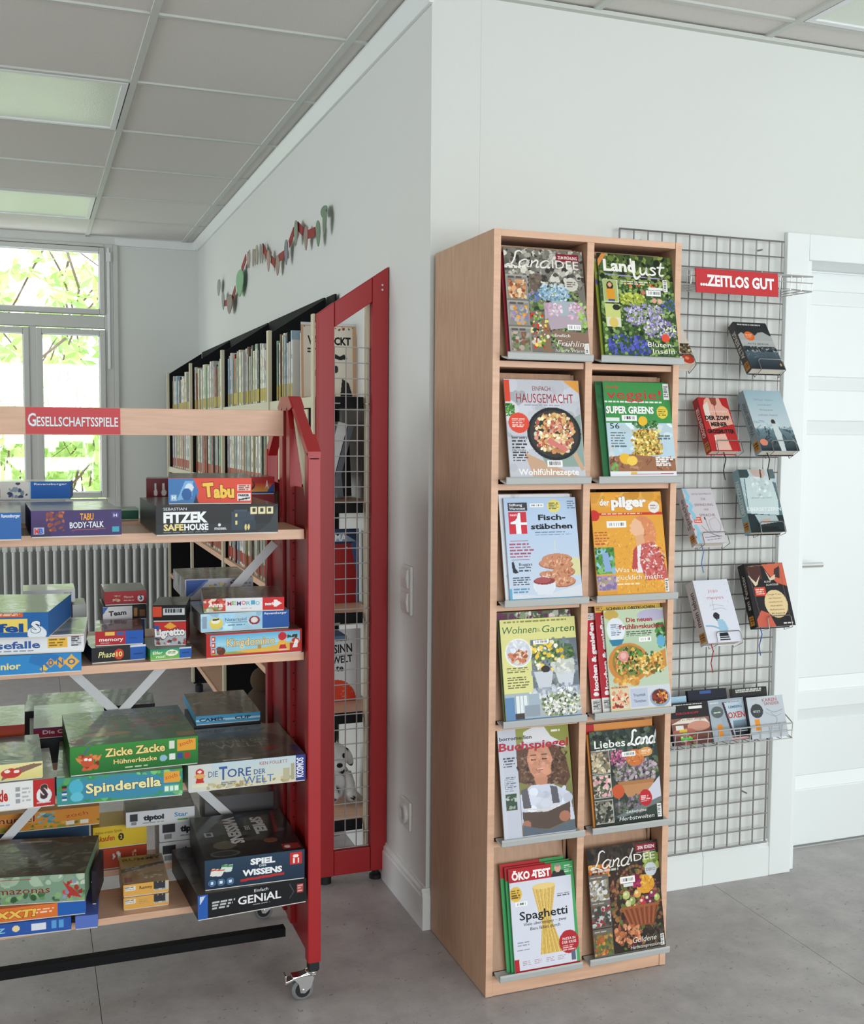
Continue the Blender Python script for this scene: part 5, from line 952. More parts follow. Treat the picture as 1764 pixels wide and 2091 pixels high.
c.P([(0, .93), (.06, 1), (.12, 1), (0, .86)], '#d88c4a'); c.R(.04, .52, .24, .74, '#d8d4c0'); c.R(.05, .53, .23, .735, '#a8b870'); c.E(.135, .68, .045, .045, '#3a261e'); c.E(.135, .69, .025, .022, '#d8a888'); c.P([(.08, .65), (.19, .65), (.2, .55), (.08, .55)], '#dc9a30'); c.R(.1, .53, .19, .55, '#4a5a80'); c.R(.05, .28, .25, .5, '#c8d080'); c.E(.2, .47, .05, .03, '#2a2c2a'); c.R(.06, .28, .24, .37, '#d8dcc8'); c.E(.15, .32, .06, .05, '#d8c068')
c.T('Land', .07, .83, .43, .115, '#f1efe8', .035); c.Kr([(.44, .965), (.47, .82), (.50, .765), (.56, .80)], [.02, .03, .03, .02], '#f1efe8'); script(c, 'ust', .55, .81, .33, .075, '#f1efe8', .026, .1, .8); c.Ln(.08, .795, .86, .775, .012, '#a89cc8'); c.D(.28, .70, .7, .745, 2, '#d8dcc8'); c.bar(.62, .60, .2, .055); c.R(.65, .66, .85, .685, '#e8e8e4'); c.R(.86, .65, .92, .77, '#e8e8e4'); c.D(.87, .66, .91, .76, 6, '#44464c'); c.T('Blüten-', .58, .095, .36, .048, '#efece2', .0); c.T('Inseln', .64, .03, .3, .05, '#efece2', .0)
mag(1.414, 1.6395, 0, .284, c, 'garden magazine with purple flower beds and an orange poppy in the top right pocket')
# 3 pan of food, Hausgemacht
c = MC('#c4c6ce', .215, .26); c.S(0, 0, 1, 1, 60, .05, .12, ['#c0c2ca', '#cacdd4', '#b8bac2'], 3); c.E(.02, .68, .15, .11, '#d8dadd'); c.S(.0, .62, .12, .75, 60, .01, .025, ['#4a8a3c', '#6aa850', '#3a6a2c'], 4); c.P([(.2, .25), (.55, .12), (.9, .0), (.3, .0)], '#c8a488'); c.P([(.3, .4), (.5, .1), (1, .1), (1, .65)], '#8fa49c'); c.P([(.85, .22), (.9, .25), (1, .07), (.95, .05)], '#c8a888'); c.E(.62, .44, .36, .275, '#23262a'); c.E(.62, .44, .325, .245, '#3a3a38')
c.S(.36, .24, .88, .66, 330, .012, .034, ['#e0c080', '#d8a868', '#ecdcb0', '#c88858', '#e8a090', '#b8604c', '#f0e6cc'], 5); c.E(.62, .44, .325, .245, '#2a2826') if 0 else None; c.P([(.5, .35), (.75, .25), (.8, .28), (.55, .4)], '#d87c78'); c.E(.16, .55, .135, .105, '#e0503c'); c.D(.07, .5, .25, .6, 5, '#f6d8d0'); c.P([(.78, 1), (1, .86), (1, 1)], '#e8a44c'); c.R(0, .77, .07, .99, '#dc4c34'); c.D(.05, .28, .26, .41, 4, '#3c4048'); c.D(.05, .15, .26, .26, 4, '#3c4048'); c.bar(.50, .10, .2, .065)
c.T('EINFACH', .37, .885, .24, .05, '#8c3844', .0); c.T('HAUSGEMACHT', .15, .76, .76, .10, '#a02c34', .0); c.D(.25, .725, .75, .745, 1, '#9a9ca8'); c.T('Wohlfühlrezepte', .11, .015, .80, .065, '#f4f2ee', .02); c.T('Besserungs-', .05, .40, .2, .02, '#3c4048'); c.T('Herzhafte', .05, .26, .18, .022, '#3c4048')
mag(1.148, 1.363, 1, .262, c, 'cooking magazine with a black pan of vegetables in the second left pocket')
# 4 veggie
c = MC('#3f8f4c', .2, .26); c.R(0, 0, 1, .56, '#b8d0dc'); c.S(.0, .2, 1, .56, 30, .04, .1, ['#c8dce4', '#b0c8d4', '#d8e4e8'], 2); c.P([(0, .0), (0, .2), (.35, .23), (1, .18), (1, .05)], '#9a6a4c'); c.S(0, .05, 1, .21, 60, .02, .06, ['#8a5a40', '#a87858', '#6c4430', '#b88a68'], 3, .3)
for i in range(6): c.E(.58 + (i % 2) * .02, .24 + i * .045, .24 - i * .012, .028, ('#c89a48', '#e0bc60')[i % 2]); c.S(.36, .22 + i * .045, .82, .27 + i * .045, 60, .01, .024, ['#e8c868', '#b88838', '#f0dc90', '#6a4a20', '#8a9040'], 30 + i)
c.S(.4, .50, .8, .58, 70, .01, .03, ['#3a6a34', '#5a9048', '#2c4c28'], 5); c.E(.55, .585, .07, .05, '#e8b838', .6); c.E(.24, .18, .09, .055, '#e8b83c', -.4); c.E(.34, .16, .08, .05, '#f0cc58', .2); c.S(.02, .0, .12, .14, 20, .02, .03, ['#4a8a44', '#6aa85c'], 6); c.E(.86, .68, .085, .068, '#e0c848'); c.D(.8, .64, .92, .72, 4, '#6a5a1c'); c.R(.9, .82, .99, .99, '#e8e8e6'); c.D(.91, .84, .98, .97, 6, '#505460'); c.R(.0, .0, 1, .05, '#e4e4e8'); c.Ln(.3, .015, .95, .02, .01, '#a83448'); c.R(.3, .02, .4, .04, '#e8c050')
c.bar(.24, .585, .22, .06); c.R(.0, .58, .2, .62, '#e0e4e4'); c.T('slowly', .02, .93, .2, .04, '#d03440', .0, sh=.2); c.T('veggie!', .04, .82, .82, .105, '#cc2c3c', .0); c.D(.0, .775, .95, .795, 1, '#dfe8dc', 4, .8); c.T('SUPER GREENS', .01, .665, .72, .075, '#f2f2ee', .04, ol='#2c5c38', olw=.01); c.T('56', .05, .50, .14, .062, '#1c1e22', .0); c.D(.05, .3, .28, .47, 6, '#5c6870'); c.D(.76, .38, .96, .44, 2, '#5c6870'); c.D(.7, .1, .97, .2, 5, '#e8e8e8', 3, .7)
mag(1.437, 1.6395, 1, .262, c, 'vegetarian magazine with golden fritters on a green cover in the second right pocket')
def behind(x0, x1, row, h, c0, spots_, txt, col, label, layer, dz=0, vert=True):
    c = Card(x1 - x0, h, .002, c0); c.S(0, 0, 1, 1, 60, .02, .06, spots_, 5)
    if txt and vert: c.T(txt, .045, .05, .9 * h / (x1 - x0), .035, col, .04, rot=math.pi / 2)
    elif txt: c.T(txt, .12, .955, .7, .03, col, .03)
    return mag(x0, x1, row, h, c, label, layer, dz)
behind(1.420, 1.640, 1, .264, '#2c6a40', ['#2c6a40', '#3a7a4c', '#245c36'], None, '#fff', 'green magazine peeking out left behind the vegetarian one', 1).rotation_euler[1] = -.012
behind(1.138, 1.36, 0, .270, '#8a2430', ['#8a2430', '#7a1f2a'], None, '#fff', 'dark red magazine edge behind the hydrangea one', 1)
behind(1.408, 1.64, 0, .270, '#8a9a3c', ['#8a9a3c', '#6a5a9a', '#b4b4c0'], None, '#fff', 'olive and violet magazine edge behind the garden one', 1)
# 5 test magazine
c = MC('#bccfe6', .208, .265); c.V(0, 0, 1, 1, '#c4d0e0', '#b4cbe6'); c.P([(.45, .02), (1, .12), (1, .0), (0, 0), (.0, .05)], '#d4d8e0'); c.R(.05, .87, .32, .955, '#3a3c44'); c.T('Stiftung', .07, .918, .18, .025, '#e4e6ea', .02); c.T('Warentest', .07, .882, .22, .025, '#e4e6ea', .02); c.R(.05, .64, .30, .86, '#cf3244'); c.T('test', .07, .82, .1, .025, '#f2e4e6', .02); c.poly([(.145, .64), (.215, .64), (.215, .73), (.30, .73), (.30, .755), (.215, .755), (.215, .85), (.185, .85), (.168, .80), (.135, .772), (.075, .758), (.075, .740), (.145, .738)], '#eef2f6')
c.bar(.36, .905, .19, .035); c.E(.69, .915, .095, .065, '#e4d878'); c.D(.62, .88, .76, .95, 5, '#6c6838'); c.D(.88, .88, .99, .97, 4, '#6f7c90'); c.T('Fisch-', .46, .775, .38, .055, '#14161c', .03); c.T('stäbchen', .35, .685, .58, .055, '#14161c', .03); c.D(.4, .615, .92, .665, 2, '#6c86a4', 5, .4)
for y in (.57, .385): c.Ln(.05, y, .30, y, .008, '#8c3048')
c.D(.04, .40, .40, .555, 5, '#a85068', 6, .45); c.Ln(.05, .24, .28, .24, .004, '#5a6a80'); c.D(.14, .26, .32, .32, 2, '#4a5668'); c.T('Buggys', .15, .325, .18, .028, '#2c3038', .0); c.P([(.05, .36), (.08, .37), (.1, .3), (.14, .26), (.1, .25), (.06, .26)], '#2a2c34'); c.D(.05, .13, .3, .22, 4, '#3c4454', 8, .4); c.D(.05, .05, .28, .11, 2, '#5c90b0'); c.R(0, 0, .03, .1, '#58a8d0'); c.Ln(.665, .42, .66, .57, .012, '#d8d4c8'); c.E(.93, .3, .12, .09, '#d8d4a0')
for (x, y, rx, ry, r) in ((.68, .38, .21, .055, .0), (.66, .33, .24, .055, -.05), (.76, .25, .16, .055, .0), (.60, .22, .18, .04, -.1), (.75, .15, .17, .055, .05)): c.E(x, y, rx, ry, '#9c6048', r); c.E(x, y + .006, rx * .96, ry * .9, '#c88a68', r); c.S(x - rx * .8, y - ry * .6, x + rx * .8, y + ry * .7, 26, .012, .03, ['#d8a080', '#b87858', '#e0b090', '#a86848'], int(x * 100 + y * 50), .5)
c.E(.48, .12, .155, .09, '#dfe3ea'); c.P([(.33, .16), (.63, .16), (.58, .03), (.38, .03)], '#d8dde6'); c.E(.48, .165, .15, .035, '#8c3c3c'); c.E(.46, .175, .11, .03, '#a85454')
mag(1.152, 1.36, 2, .270, c, 'consumer test magazine with fried fish on pale blue in the third left pocket')
behind(1.143, 1.350, 2, .279, '#dfe4ea', ['#dfe4ea', '#d4dae2'], None, '#fff', 'pale magazine standing a little higher behind the pale blue one', 1)
# 6 pilger
c = MC('#e2a23c', .218, .28); c.S(0, 0, 1, .62, 420, .008, .03, ['#e8b048', '#d8963c', '#eec064', '#c8883c', '#d09a4a'], 3, .3); c.V(0, .8, 1, 1, '#e09a34', '#ecb458'); c.S(0, .86, 1, 1, 30, .04, .1, ['#e8a844', '#e2a03a'], 4); c.R(0, .77, 1, .795, '#c8342c'); c.E(.03, .77, .075, .055, '#c8302c'); c.D(.14, .775, .75, .79, 1, '#f0d0b0', 3, .9); c.E(.885, .845, .08, .058, '#ece8e2'); c.D(.83, .82, .94, .87, 3, '#8a6a5a')
c.S(.0, .56, .25, .62, 3, .01, .02, ['#e8b048'], 3); c.D(.02, .48, .22, .62, 5, '#b8503c', 7, .4); c.R(.0, .2, .27, .46, '#5f9a4c'); c.S(0, .2, .27, .46, 60, .015, .04, ['#4a8a3c', '#7cb060', '#3a6a34', '#8ab8c8'], 5); c.P([(.10, .4), (.18, .41), (.22, .22), (.12, .22)], '#8aa8d0'); c.R(.0, .04, .27, .185, '#a890a8'); c.S(0, .04, .27, .18, 40, .015, .035, ['#7a6a98', '#c8b8a0', '#9a8a70', '#8a78a8'], 6); c.R(.0, .0, .27, .03, '#d8963c')
# woman in profile looking up
c.P([(.60, .74), (.68, .765), (.77, .75), (.86, .69), (.885, .6), (.87, .48), (.80, .42), (.72, .47), (.66, .5)], '#d88a5c'); c.S(.66, .44, .88, .75, 60, .01, .03, ['#e0986a', '#c87850', '#e8a87c', '#d08058'], 7, .3); c.P([(.555, .71), (.60, .74), (.68, .70), (.72, .62), (.70, .55), (.62, .53), (.54, .585), (.51, .62), (.535, .64), (.51, .665), (.55, .69)], '#e8b894'); c.P([(.58, .56), (.70, .58), (.72, .44), (.60, .42)], '#dca880'); c.P([(.58, .45), (.66, .48), (.68, .2), (.56, .2)], '#e4e0e0'); c.P([(.54, .42), (.60, .47), (.58, .22), (.5, .24)], '#b84a48')
c.P([(.66, .48), (.82, .50), (.93, .38), (1, .2), (1, .12), (.68, .12), (.62, .3)], '#c25c58'); c.S(.63, .14, .98, .48, 140, .012, .03, ['#b04448', '#e0b8b4', '#c86860', '#a03a40', '#e8d0cc'], 8, .5)
c.S(0.3, .0, 1, .16, 90, .01, .03, ['#e8b048', '#d8963c', '#c8883c'], 9, .3); c.R(.95, .0, 1, .13, '#e4e4e0'); c.D(.955, .01, .995, .12, 6, '#44464c')
c.T('der', .12, .87, .14, .065, '#f4f2ee', .03, ol='#9a6a3c', olw=.01); c.T('pilger', .28, .855, .50, .10, '#f4f2ee', .05, ol='#9a6a3c', olw=.02); c.bar(.20, .65, .27, .06); c.T('Was uns', .26, .21, .38, .045, '#f2eae0', .0); c.T('glücklich macht', .26, .135, .67, .05, '#f2eae0', .0); c.D(.28, .08, .6, .11, 1, '#f0d8b0')
mag(1.406, 1.624, 2, .282, c, 'golden yellow magazine with a woman looking up in the third right pocket')
# 7 Wohnen & Garten
c = MC('#d9d78c', .219, .262); c.R(.38, .0, 1, .78, '#68727c'); c.R(0, 0, 1, .26, '#a8b0b4'); c.S(.38, .3, 1, .78, 260, .015, .045, ['#707a84', '#5a646c', '#8890a0', '#7c8a70', '#4c5c48'], 2); c.S(.36, .5, .95, .76, 140, .01, .03, ['#4a6a3c', '#6a8a50', '#3a5430'], 3); c.S(.36, .46, .80, .78, 40, .02, .035, ['#ecc848', '#f2e088', '#f0ecd8', '#e0b838'], 4); c.P([(.40, .46), (.66, .46), (.62, .30), (.45, .30)], '#c8ccd4'); c.P([(.68, .46), (.95, .46), (.90, .28), (.74, .28)], '#ccd0d8'); c.S(.66, .42, .96, .56, 60, .02, .04, ['#dcdcd4', '#c8ccc8', '#b8bcb4'], 5); c.E(.56, .48, .06, .035, '#2e2624'); c.P([(.38, .30), (1, .30), (1, .24), (.38, .26)], '#98a4b4'); c.S(.35, .18, 1, .32, 70, .015, .035, ['#c8ccd4', '#98a0ac', '#e0e0dc', '#7c848c'], 6)
c.S(.48, .0, 1, .24, 260, .01, .025, ['#e4e2d8', '#c8c6bc', '#6a7a4c', '#3c4434', '#f0eee6', '#8a9a68'], 7); c.R(.0, .0, .45, .24, '#9fb0bc'); c.R(.0, .0, .12, .22, '#5c84b0'); c.R(.14, .06, .3, .23, '#dfe6e6'); 
for i in range(4): c.Ln(.14 + i * .05, .06, .14 + i * .05, .23, .008, '#7c8890')
c.R(.25, .02, .45, .13, '#8c98a4'); c.R(.12, .0, .24, .06, '#3a2c28'); c.R(0, .26, .37, 1, '#d9d78c'); c.R(0, .80, 1, 1, '#dcd98e'); c.E(.22, .66, .175, .145, '#eceae4'); c.E(.22, .66, .16, .13, '#c8ccd4'); c.S(.1, .56, .32, .70, 60, .015, .035, ['#c87850', '#e0a070', '#a85838', '#e8d8c8'], 8); c.S(.1, .68, .32, .77, 24, .02, .04, ['#d8dce4', '#e4e8f0'], 9); c.D(.05, .96, .95, .985, 1, '#8a8848', 4, .6)
c.T('Wohnen', .01, .855, .46, .075, '#2f6a3c', .0, sh=.2); c.T('&', .48, .86, .05, .04, '#b8a860', .0); c.T('Garten', .54, .85, .44, .075, '#2f6a3c', .0, sh=.2); c.bar(.42, .735, .2, .04); c.D(.05, .46, .34, .52, 3, '#5a5a38', 3, .4); c.D(.05, .3, .34, .43, 5, '#5a5a38', 9, .4); c.T('für Ostern', .62, .255, .34, .045, '#e8ecf0', .0, sh=.1); c.T('Osterfrüh', .5, .05, .42, .04, '#e0e2dc', -.005, sh=.2)
mag(1.145, 1.364, 3, .266, c, 'pale yellow home magazine with daffodils in white pots in the fourth left pocket')
c = Card(.21, .28, .002, '#5c6a50'); c.S(0, .8, 1, 1, 120, .02, .05, ['#4a5c3c', '#8a9a78', '#d8c8c8', '#6a2c5a', '#b8c0a8'], 3); c.R(.0, .93, .14, .99, '#5c1f44')
mag(1.142, 1.358, 3, .283, c, 'magazine with garden leaves showing above the pale yellow one', 1)
# 8 kochen & geniessen
c = MC('#b8c8b0', .187, .275); c.V(0, .55, 1, 1, '#a8c0a4', '#c4d4b4'); c.E(.12, .95, .12, .05, '#c8a850'); c.E(.8, .93, .25, .06, '#b8b4cc'); c.S(.85, .6, 1, .85, 40, .02, .04, ['#3a7a3c', '#5a9a50', '#2a5c30'], 2); c.E(.18, .80, .15, .12, '#dfe4ea'); c.P([(.05, .7), (.3, .7), (.25, .64), (.1, .64)], '#2c7a98'); c.D(.1, .74, .28, .86, 6, '#6a7ea0', 2, .4); c.E(.92, .66, .07, .06, '#62a8cc')
c.E(.35, .46, .34, .20, '#c8843c'); c.E(.36, .47, .28, .165, '#8c7a34'); c.S(.12, .34, .6, .62, 200, .012, .035, ['#e0b050', '#5c8a3c', '#3a4a24', '#d8c070', '#c87838', '#2c3020'], 4); c.P([(.5, .46), (.98, .58), (.98, .40), (.62, .30)], '#c88840'); c.S(.52, .34, .96, .56, 150, .012, .03, ['#e0b858', '#4a6a30', '#d8a848', '#f0e0a0', '#7a5a28'], 5); c.E(.27, .53, .085, .055, '#d88c88'); c.E(.27, .535, .05, .03, '#e8b0a8'); c.S(.1, .24, .5, .34, 50, .02, .04, ['#d8a04c', '#c88838', '#e8c070'], 6); c.R(.0, .0, 1, .22, '#cdd0d6'); c.R(.0, .0, .32, .24, '#d4c8a0'); c.S(.02, .02, .3, .2, 60, .015, .035, ['#c8503c', '#e0a080', '#8a2c24', '#e8d8c0'], 7); c.R(.33, .02, .62, .2, '#b8bfd0'); c.E(.82, .09, .17, .09, '#8ca0bc'); c.E(.82, .1, .14, .075, '#5a2c24'); c.S(.7, .04, .94, .16, 50, .015, .03, ['#8c3024', '#d8a050', '#5c1f1c', '#c86838'], 8)
c.T('Die neuen', .36, .87, .44, .045, '#a02430', .03); c.T('Frühlingskuchen', .24, .80, .74, .048, '#a02430', .03); c.D(.35, .72, .82, .78, 3, '#3c4440', 3, .5); c.bar(.55, .665, .2, .045); c.T('Traumhaft', .38, .12, .2, .03, '#3c4c78', .0); c.T('Törtchen', .38, .06, .2, .03, '#3c4c78', .0); c.T('GUTEN MORGEN', .03, .215, .26, .02, '#b02c28', .02)
mag(1.453, 1.6395, 3, .276, c, 'baking magazine with a colourful vegetable tart in the fourth right pocket')
def kg(x0, x1, layer, h, label, top=None):
    c = Card(x1 - x0, h, .0018, '#b01f2e'); c.R(.0, .0, .2, .12, '#d8d8d4'); c.D(.02, .01, .14, .10, 8, '#3a3c44'); c.R(0, .93, 1, 1, '#d8d4d4' if not top else '#dcb64a'); c.R(.18, .0, 1, .93, '#c4ccb8')
    c.D(.01, .94, .12, .99, 3, '#7a3c48'); c.T('kochen & genießen', .125, .20, .70 * h / (x1 - x0), .050 * .2 / h * 1.35, '#f2eef0', .05, rot=math.pi / 2); c.E(.085, .165, .04, .022, '#f2eef0')
    if top: c.T('SCHNELLE OBSTKUCHEN', .17, .945, .74, .028, '#3a2c14', .03)
    return mag(x0, x1, 3, h, c, label, layer)
kg(1.432, 1.638, 1, .290, 'red spined cooking magazine with a yellow top strip directly behind the tart cover', True)
kg(1.404, 1.60, 2, .268, 'red spined cooking magazine leftmost in the fourth right pocket')
# 9 Buchspiegel, reading child
c = MC('#8a8a4c', .206, .30); c.V(0, 0, 1, 1, '#6a6248', '#8f9440'); c.R(.24, 0, 1, .35, '#6c6450'); c.R(0, 0, .25, 1, '#bfc3d0'); c.D(.02, .64, .23, .74, 4, '#3c4250', 3, .5); c.D(.02, .42, .22, .56, 8, '#5c6478', 4, .4); c.R(.03, .23, .21, .40, '#2f4a38'); c.S(.03, .23, .21, .38, 20, .01, .03, ['#c8ccc4', '#4a3c30', '#8a9a88'], 2)
c.P([(.25, .5), (.24, .8), (.35, .88), (.75, .88), (.93, .7), (.98, .5), (.9, .42), (.7, .46), (.4, .46)], '#5a3c2c'); c.S(.25, .44, .98, .84, 260, .012, .035, ['#6a4834', '#4a3022', '#7c5a44', '#8a6a58', '#3c281e'], 5, .6); c.P([(.38, .70), (.42, .80), (.68, .82), (.74, .70), (.70, .57), (.6, .5), (.5, .5), (.42, .58)], '#c88c70'); c.S(.42, .55, .72, .8, 30, .03, .06, ['#cc9074', '#c4866a', '#d49a80'], 6); c.P([(.46, .52), (.66, .52), (.64, .44), (.5, .44)], '#c08468')
for x in (.475, .63): c.Ln(x - .035, .695, x + .035, .69, .016, '#3a2218'); c.Ln(x - .04, .735, x + .04, .735, .010, '#5a3828')
c.Ln(.5, .60, .60, .595, .016, '#a84c48'); c.Ln(.50, .605, .60, .60, .006, '#f0e0d8'); c.Ln(.555, .68, .545, .64, .012, '#b07458')
c.P([(.34, .84), (.36, .96), (.5, 1), (.66, .99), (.74, .9), (.92, .82), (.95, .78), (.7, .83)], '#d8d8dc'); c.P([(.3, .86), (.7, .86), (.72, .82), (.34, .81)], '#c4c4cc')
c.P([(.26, .38), (.42, .46), (.72, .45), (.95, .36), (1, .1), (.26, .1)], '#c8ccdc'); c.S(.3, .2, .95, .44, 30, .03, .07, ['#ccd0e0', '#c0c4d4', '#d4d8e4'], 7); c.P([(.27, .42), (.36, .44), (.4, .25), (.29, .25)], '#5c5a60'); c.P([(.68, .44), (.78, .42), (.8, .27), (.7, .27)], '#5c5a60'); c.P([(.27, .22), (.62, .2), (.95, .27), (.93, .1), (.62, .04), (.28, .08)], '#54443a'); c.P([(.3, .24), (.62, .21), (.93, .28), (.62, .225), (.3, .25)], '#d8d0c0'); c.E(.86, .14, .08, .05, '#a8705a'); c.E(.32, .1, .06, .04, '#a8705a'); c.P([(.27, .1), (.6, .03), (1, .1), (1, 0), (.27, 0)], '#5a6470'); c.R(0, 0, .25, .25, '#bfc3d0'); c.R(0, 0, .05, 1, '#c4c8d2'); c.D(.75, .935, .93, .955, 1, '#e8e8d8', 2, .9)
c.T('borromedien', .02, .895, .45, .036, '#2c2a2e', .02, sh=.0); c.T('Buchspiegel', .0, .80, .98, .075, '#b02436', .03, sh=.1)
mag(1.144, 1.352, 4, .286, c, 'magazine showing a curly haired child in a white cap in the fifth left pocket')
# 10 Liebes Land
c = MC('#2e3a34', .208, .255); c.S(0, .5, 1, 1, 220, .02, .05, ['#2a3430', '#3f4c44', '#1c2420', '#56645c', '#4a5c3c'], 2); c.S(.28, .6, .5, .78, 120, .008, .018, ['#c85c8c', '#d888a8', '#a84878', '#8a3c60'], 3); c.S(.3, .42, 1, .66, 260, .012, .03, ['#8c7c88', '#a898a0', '#6c5c68', '#b8a8b0', '#7c8868', '#5c4c58'], 4); c.E(.65, .68, .14, .09, '#c87038'); c.S(.53, .62, .77, .75, 24, .02, .04, ['#d88848', '#b86030', '#e09a58'], 5, .4); c.P([(.36, .44), (.92, .44), (.82, .26), (.5, .26)], '#b88458'); c.P([(.36, .44), (.92, .44), (.9, .40), (.38, .40)], '#a87448'); c.P([(.78, .3), (1, .46), (1, .2), (.84, .18)], '#c8c8d4'); c.E(.36, .34, .09, .075, '#c2552c'); c.S(.3, .08, .8, .28, 120, .01, .03, ['#6a5c64', '#58684c', '#3c4438', '#8c8090'], 6); c.P([(.3, .08), (1, .24), (1, .18), (.35, .05)], '#6c7474'); c.R(.0, 0, 1, .05, '#1c241e')
for i, (y, cols) in enumerate(((.545, ['#b8a888', '#8c7c64', '#4a4038', '#d8ccb0']), (.29, ['#4a6a44', '#d8a0a8', '#e0c0b8', '#2c3c2c']), (.02, ['#3a3c34', '#8c8a7c', '#b8b4a8', '#2a2c28']))): c.R(0, y, .27, y + .245, '#c8c4b8'); c.R(0, y + .006, .262, y + .238, '#6c685c'); c.S(.0, y + .01, .26, y + .23, 80, .015, .035, cols, 40 + i)
c.T('Liebes', .06, .815, .46, .085, '#eef0ee', .01); script(c, 'Land', .56, .82, .42, .072, '#f2f2f0', .030, .25, .8); c.D(.08, .78, .4, .795, 1, '#d8dcd8', 3, .8); c.bar(.46, .70, .2, .05); c.E(.82, .73, .1, .05, '#d89858'); c.D(.75, .705, .9, .755, 3, '#f0dcc0'); c.E(.76, .24, .095, .09, '#b8242c'); c.D(.69, .2, .83, .27, 4, '#f0c8c8', 5, .4); c.R(.92, .02, .985, .16, '#e4e4e0'); c.D(.925, .03, .98, .15, 6, '#44464c'); c.T('Zauberhaftes', .45, .10, .3, .03, '#e8ece8', .0); c.T('Herbstwelten', .34, .025, .52, .045, '#eceeea', -.005, sh=.3)
mag(1.414, 1.622, 4, .258, c, 'autumn country magazine with a pumpkin on heather in the fifth right pocket')
c = Card(.21, .27, .002, '#d8904a'); c.R(0, .9, .12, 1, '#b8242c'); mag(1.410, 1.618, 4, .275, c, 'orange magazine edge showing above the autumn pumpkin cover', 1)
# 11 Öko-Test
c = MC('#d5d8e4', .198, .268); c.R(.0, .86, .66, 1, '#b41f28'); c.R(.66, .86, 1, 1, '#3f9a5a'); c.P([(.64, .86), (.68, .92), (.84, .92), (.88, .86)], '#20242c'); c.E(.755, .945, .05, .042, '#d8a890'); c.E(.755, .975, .045, .015, '#8a8480'); c.D(.86, .89, .98, .97, 4, '#cfe8d4', 2, .4); c.R(.955, 0, 1, .86, '#46a060')
c.P([(.34, .79), (.70, .79), (.60, .45), (.44, .45)], '#ddb966'); c.P([(.46, .46), (.60, .46), (.76, .12), (.40, .12)], '#d8b25c')
for i in range(16): c.Ln(.35 + i * .022, .79, .45 + i * .009, .45, .006, ('#c8a048', '#ecd48c', '#b8903c')[i % 3]); c.Ln(.46 + i * .009, .46, .41 + i * .022, .12, .006, ('#c8a048', '#ecd48c', '#b8903c')[i % 3])
c.E(.52, .79, .18, .03, '#e8cc84'); c.E(.085, .745, .095, .075, '#e0b84c'); c.D(.02, .7, .15, .79, 4, '#6c5420', 3, .6); c.E(.85, .205, .155, .115, '#b0242e'); c.D(.75, .12, .95, .18, 3, '#f0c8c8', 5, .4); c.D(.72, .66, .92, .70, 2, '#3c4454'); c.bar(.07, .625, .18, .04); c.D(.06, .23, .25, .28, 2, '#8c94a8'); c.D(.05, .19, .25, .2, 1, '#3c4454')
for i in range(4): c.D(.12 + i * .18, .04, .25 + i * .18, .09, 3, '#a87480', 11 + i, .4)
c.R(.0, .0, .07, .11, '#b41f28'); c.R(.87, .02, .94, .11, '#5c6478')
c.T('ÖKO', .04, .885, .28, .075, '#f6f0f0', .05); c.P([(.34, .9), (.38, .94), (.42, .9)], '#f6f0f0'); c.T('TEST', .37, .885, .27, .075, '#f6f0f0', .05); c.T('Spaghetti', .12, .485, .74, .085, '#15161a', .015); c.T('Viele überzeugen – zwei', .17, .425, .66, .032, '#1c1e24', .0, sh=.1); c.T('Bios fallen durch', .27, .375, .46, .032, '#1c1e24', .0, sh=.1); c.T('PASTA IN', .75, .225, .2, .026, '#f0d8d8', .02); c.T('DER KRISE', .74, .19, .22, .026, '#f0d8d8', .02)
mag(1.180, 1.372, 5, .270, c, 'consumer magazine with a bundle of spaghetti on white in the bottom left pocket')
for i in range(2):
    c = Card(.198, .27, .002, '#d5d8e4'); c.R(0, 0, .08, .86, '#3f9a5a'); c.R(0, .86, .62, 1, '#b41f28'); c.R(.62, .86, 1, 1, '#3f9a5a'); c.R(.93, 0, 1, 1, '#3f9a5a')
    mag(1.173 - .010 * i, 1.366 - .012 * i, 5, .272 + .006 * i, c, 'green edged magazine %s behind the spaghetti cover' % ('directly', 'rearmost')[i], 1 + i)
# 12 LandIDEE autumn
c = MC('#2c241e', .236, .29); c.S(0, .8, 1, 1, 160, .02, .05, ['#2a2420', '#3c3028', '#1c1816', '#4a3c30'], 2); c.S(.25, .0, 1, .8, 420, .012, .035, ['#4a2c24', '#6a4030', '#8a5a38', '#5c6a34', '#3a2a20', '#9a6a40', '#701f38'], 3); c.S(.78, .72, 1, .9, 60, .02, .04, ['#8aa048', '#6a8438', '#a8b860'], 4); c.S(.0, .72, .3, .84, 30, .02, .04, ['#c86828', '#8a3c20', '#d89848'], 14)
for i in range(40):
    a = math.pi * i / 39; c.E(.64 + .30 * math.cos(a), .42 + .36 * math.sin(a), .018, .014, ('#8a6440', '#6a4a30')[i % 2])
c.E(.78, .60, .13, .09, '#d89a30'); c.S(.67, .54, .9, .67, 30, .02, .04, ['#e0a838', '#c88828', '#e8bc58'], 5, .35); c.S(.6, .58, .72, .7, 40, .015, .03, ['#8a1f48', '#a8305c', '#6a1838'], 6)
for (x, y, r, co) in ((.5, .52, .05, '#b8c078'), (.58, .46, .045, '#8aa058'), (.66, .52, .05, '#d8a050'), (.72, .44, .045, '#b83848'), (.8, .46, .05, '#6a2048'), (.87, .5, .045, '#8c3058'), (.93, .46, .04, '#a8b860'), (.62, .40, .04, '#b86030'), (.52, .44, .04, '#c8c890'), (.84, .42, .035, '#702850')): c.E(x, y, r, r * .8, co); c.E(x - .012, y + .01, r * .4, r * .3, '#e0d8a8')
c.P([(.42, .40), (.95, .40), (.86, .22), (.52, .22)], '#8a4a2c')
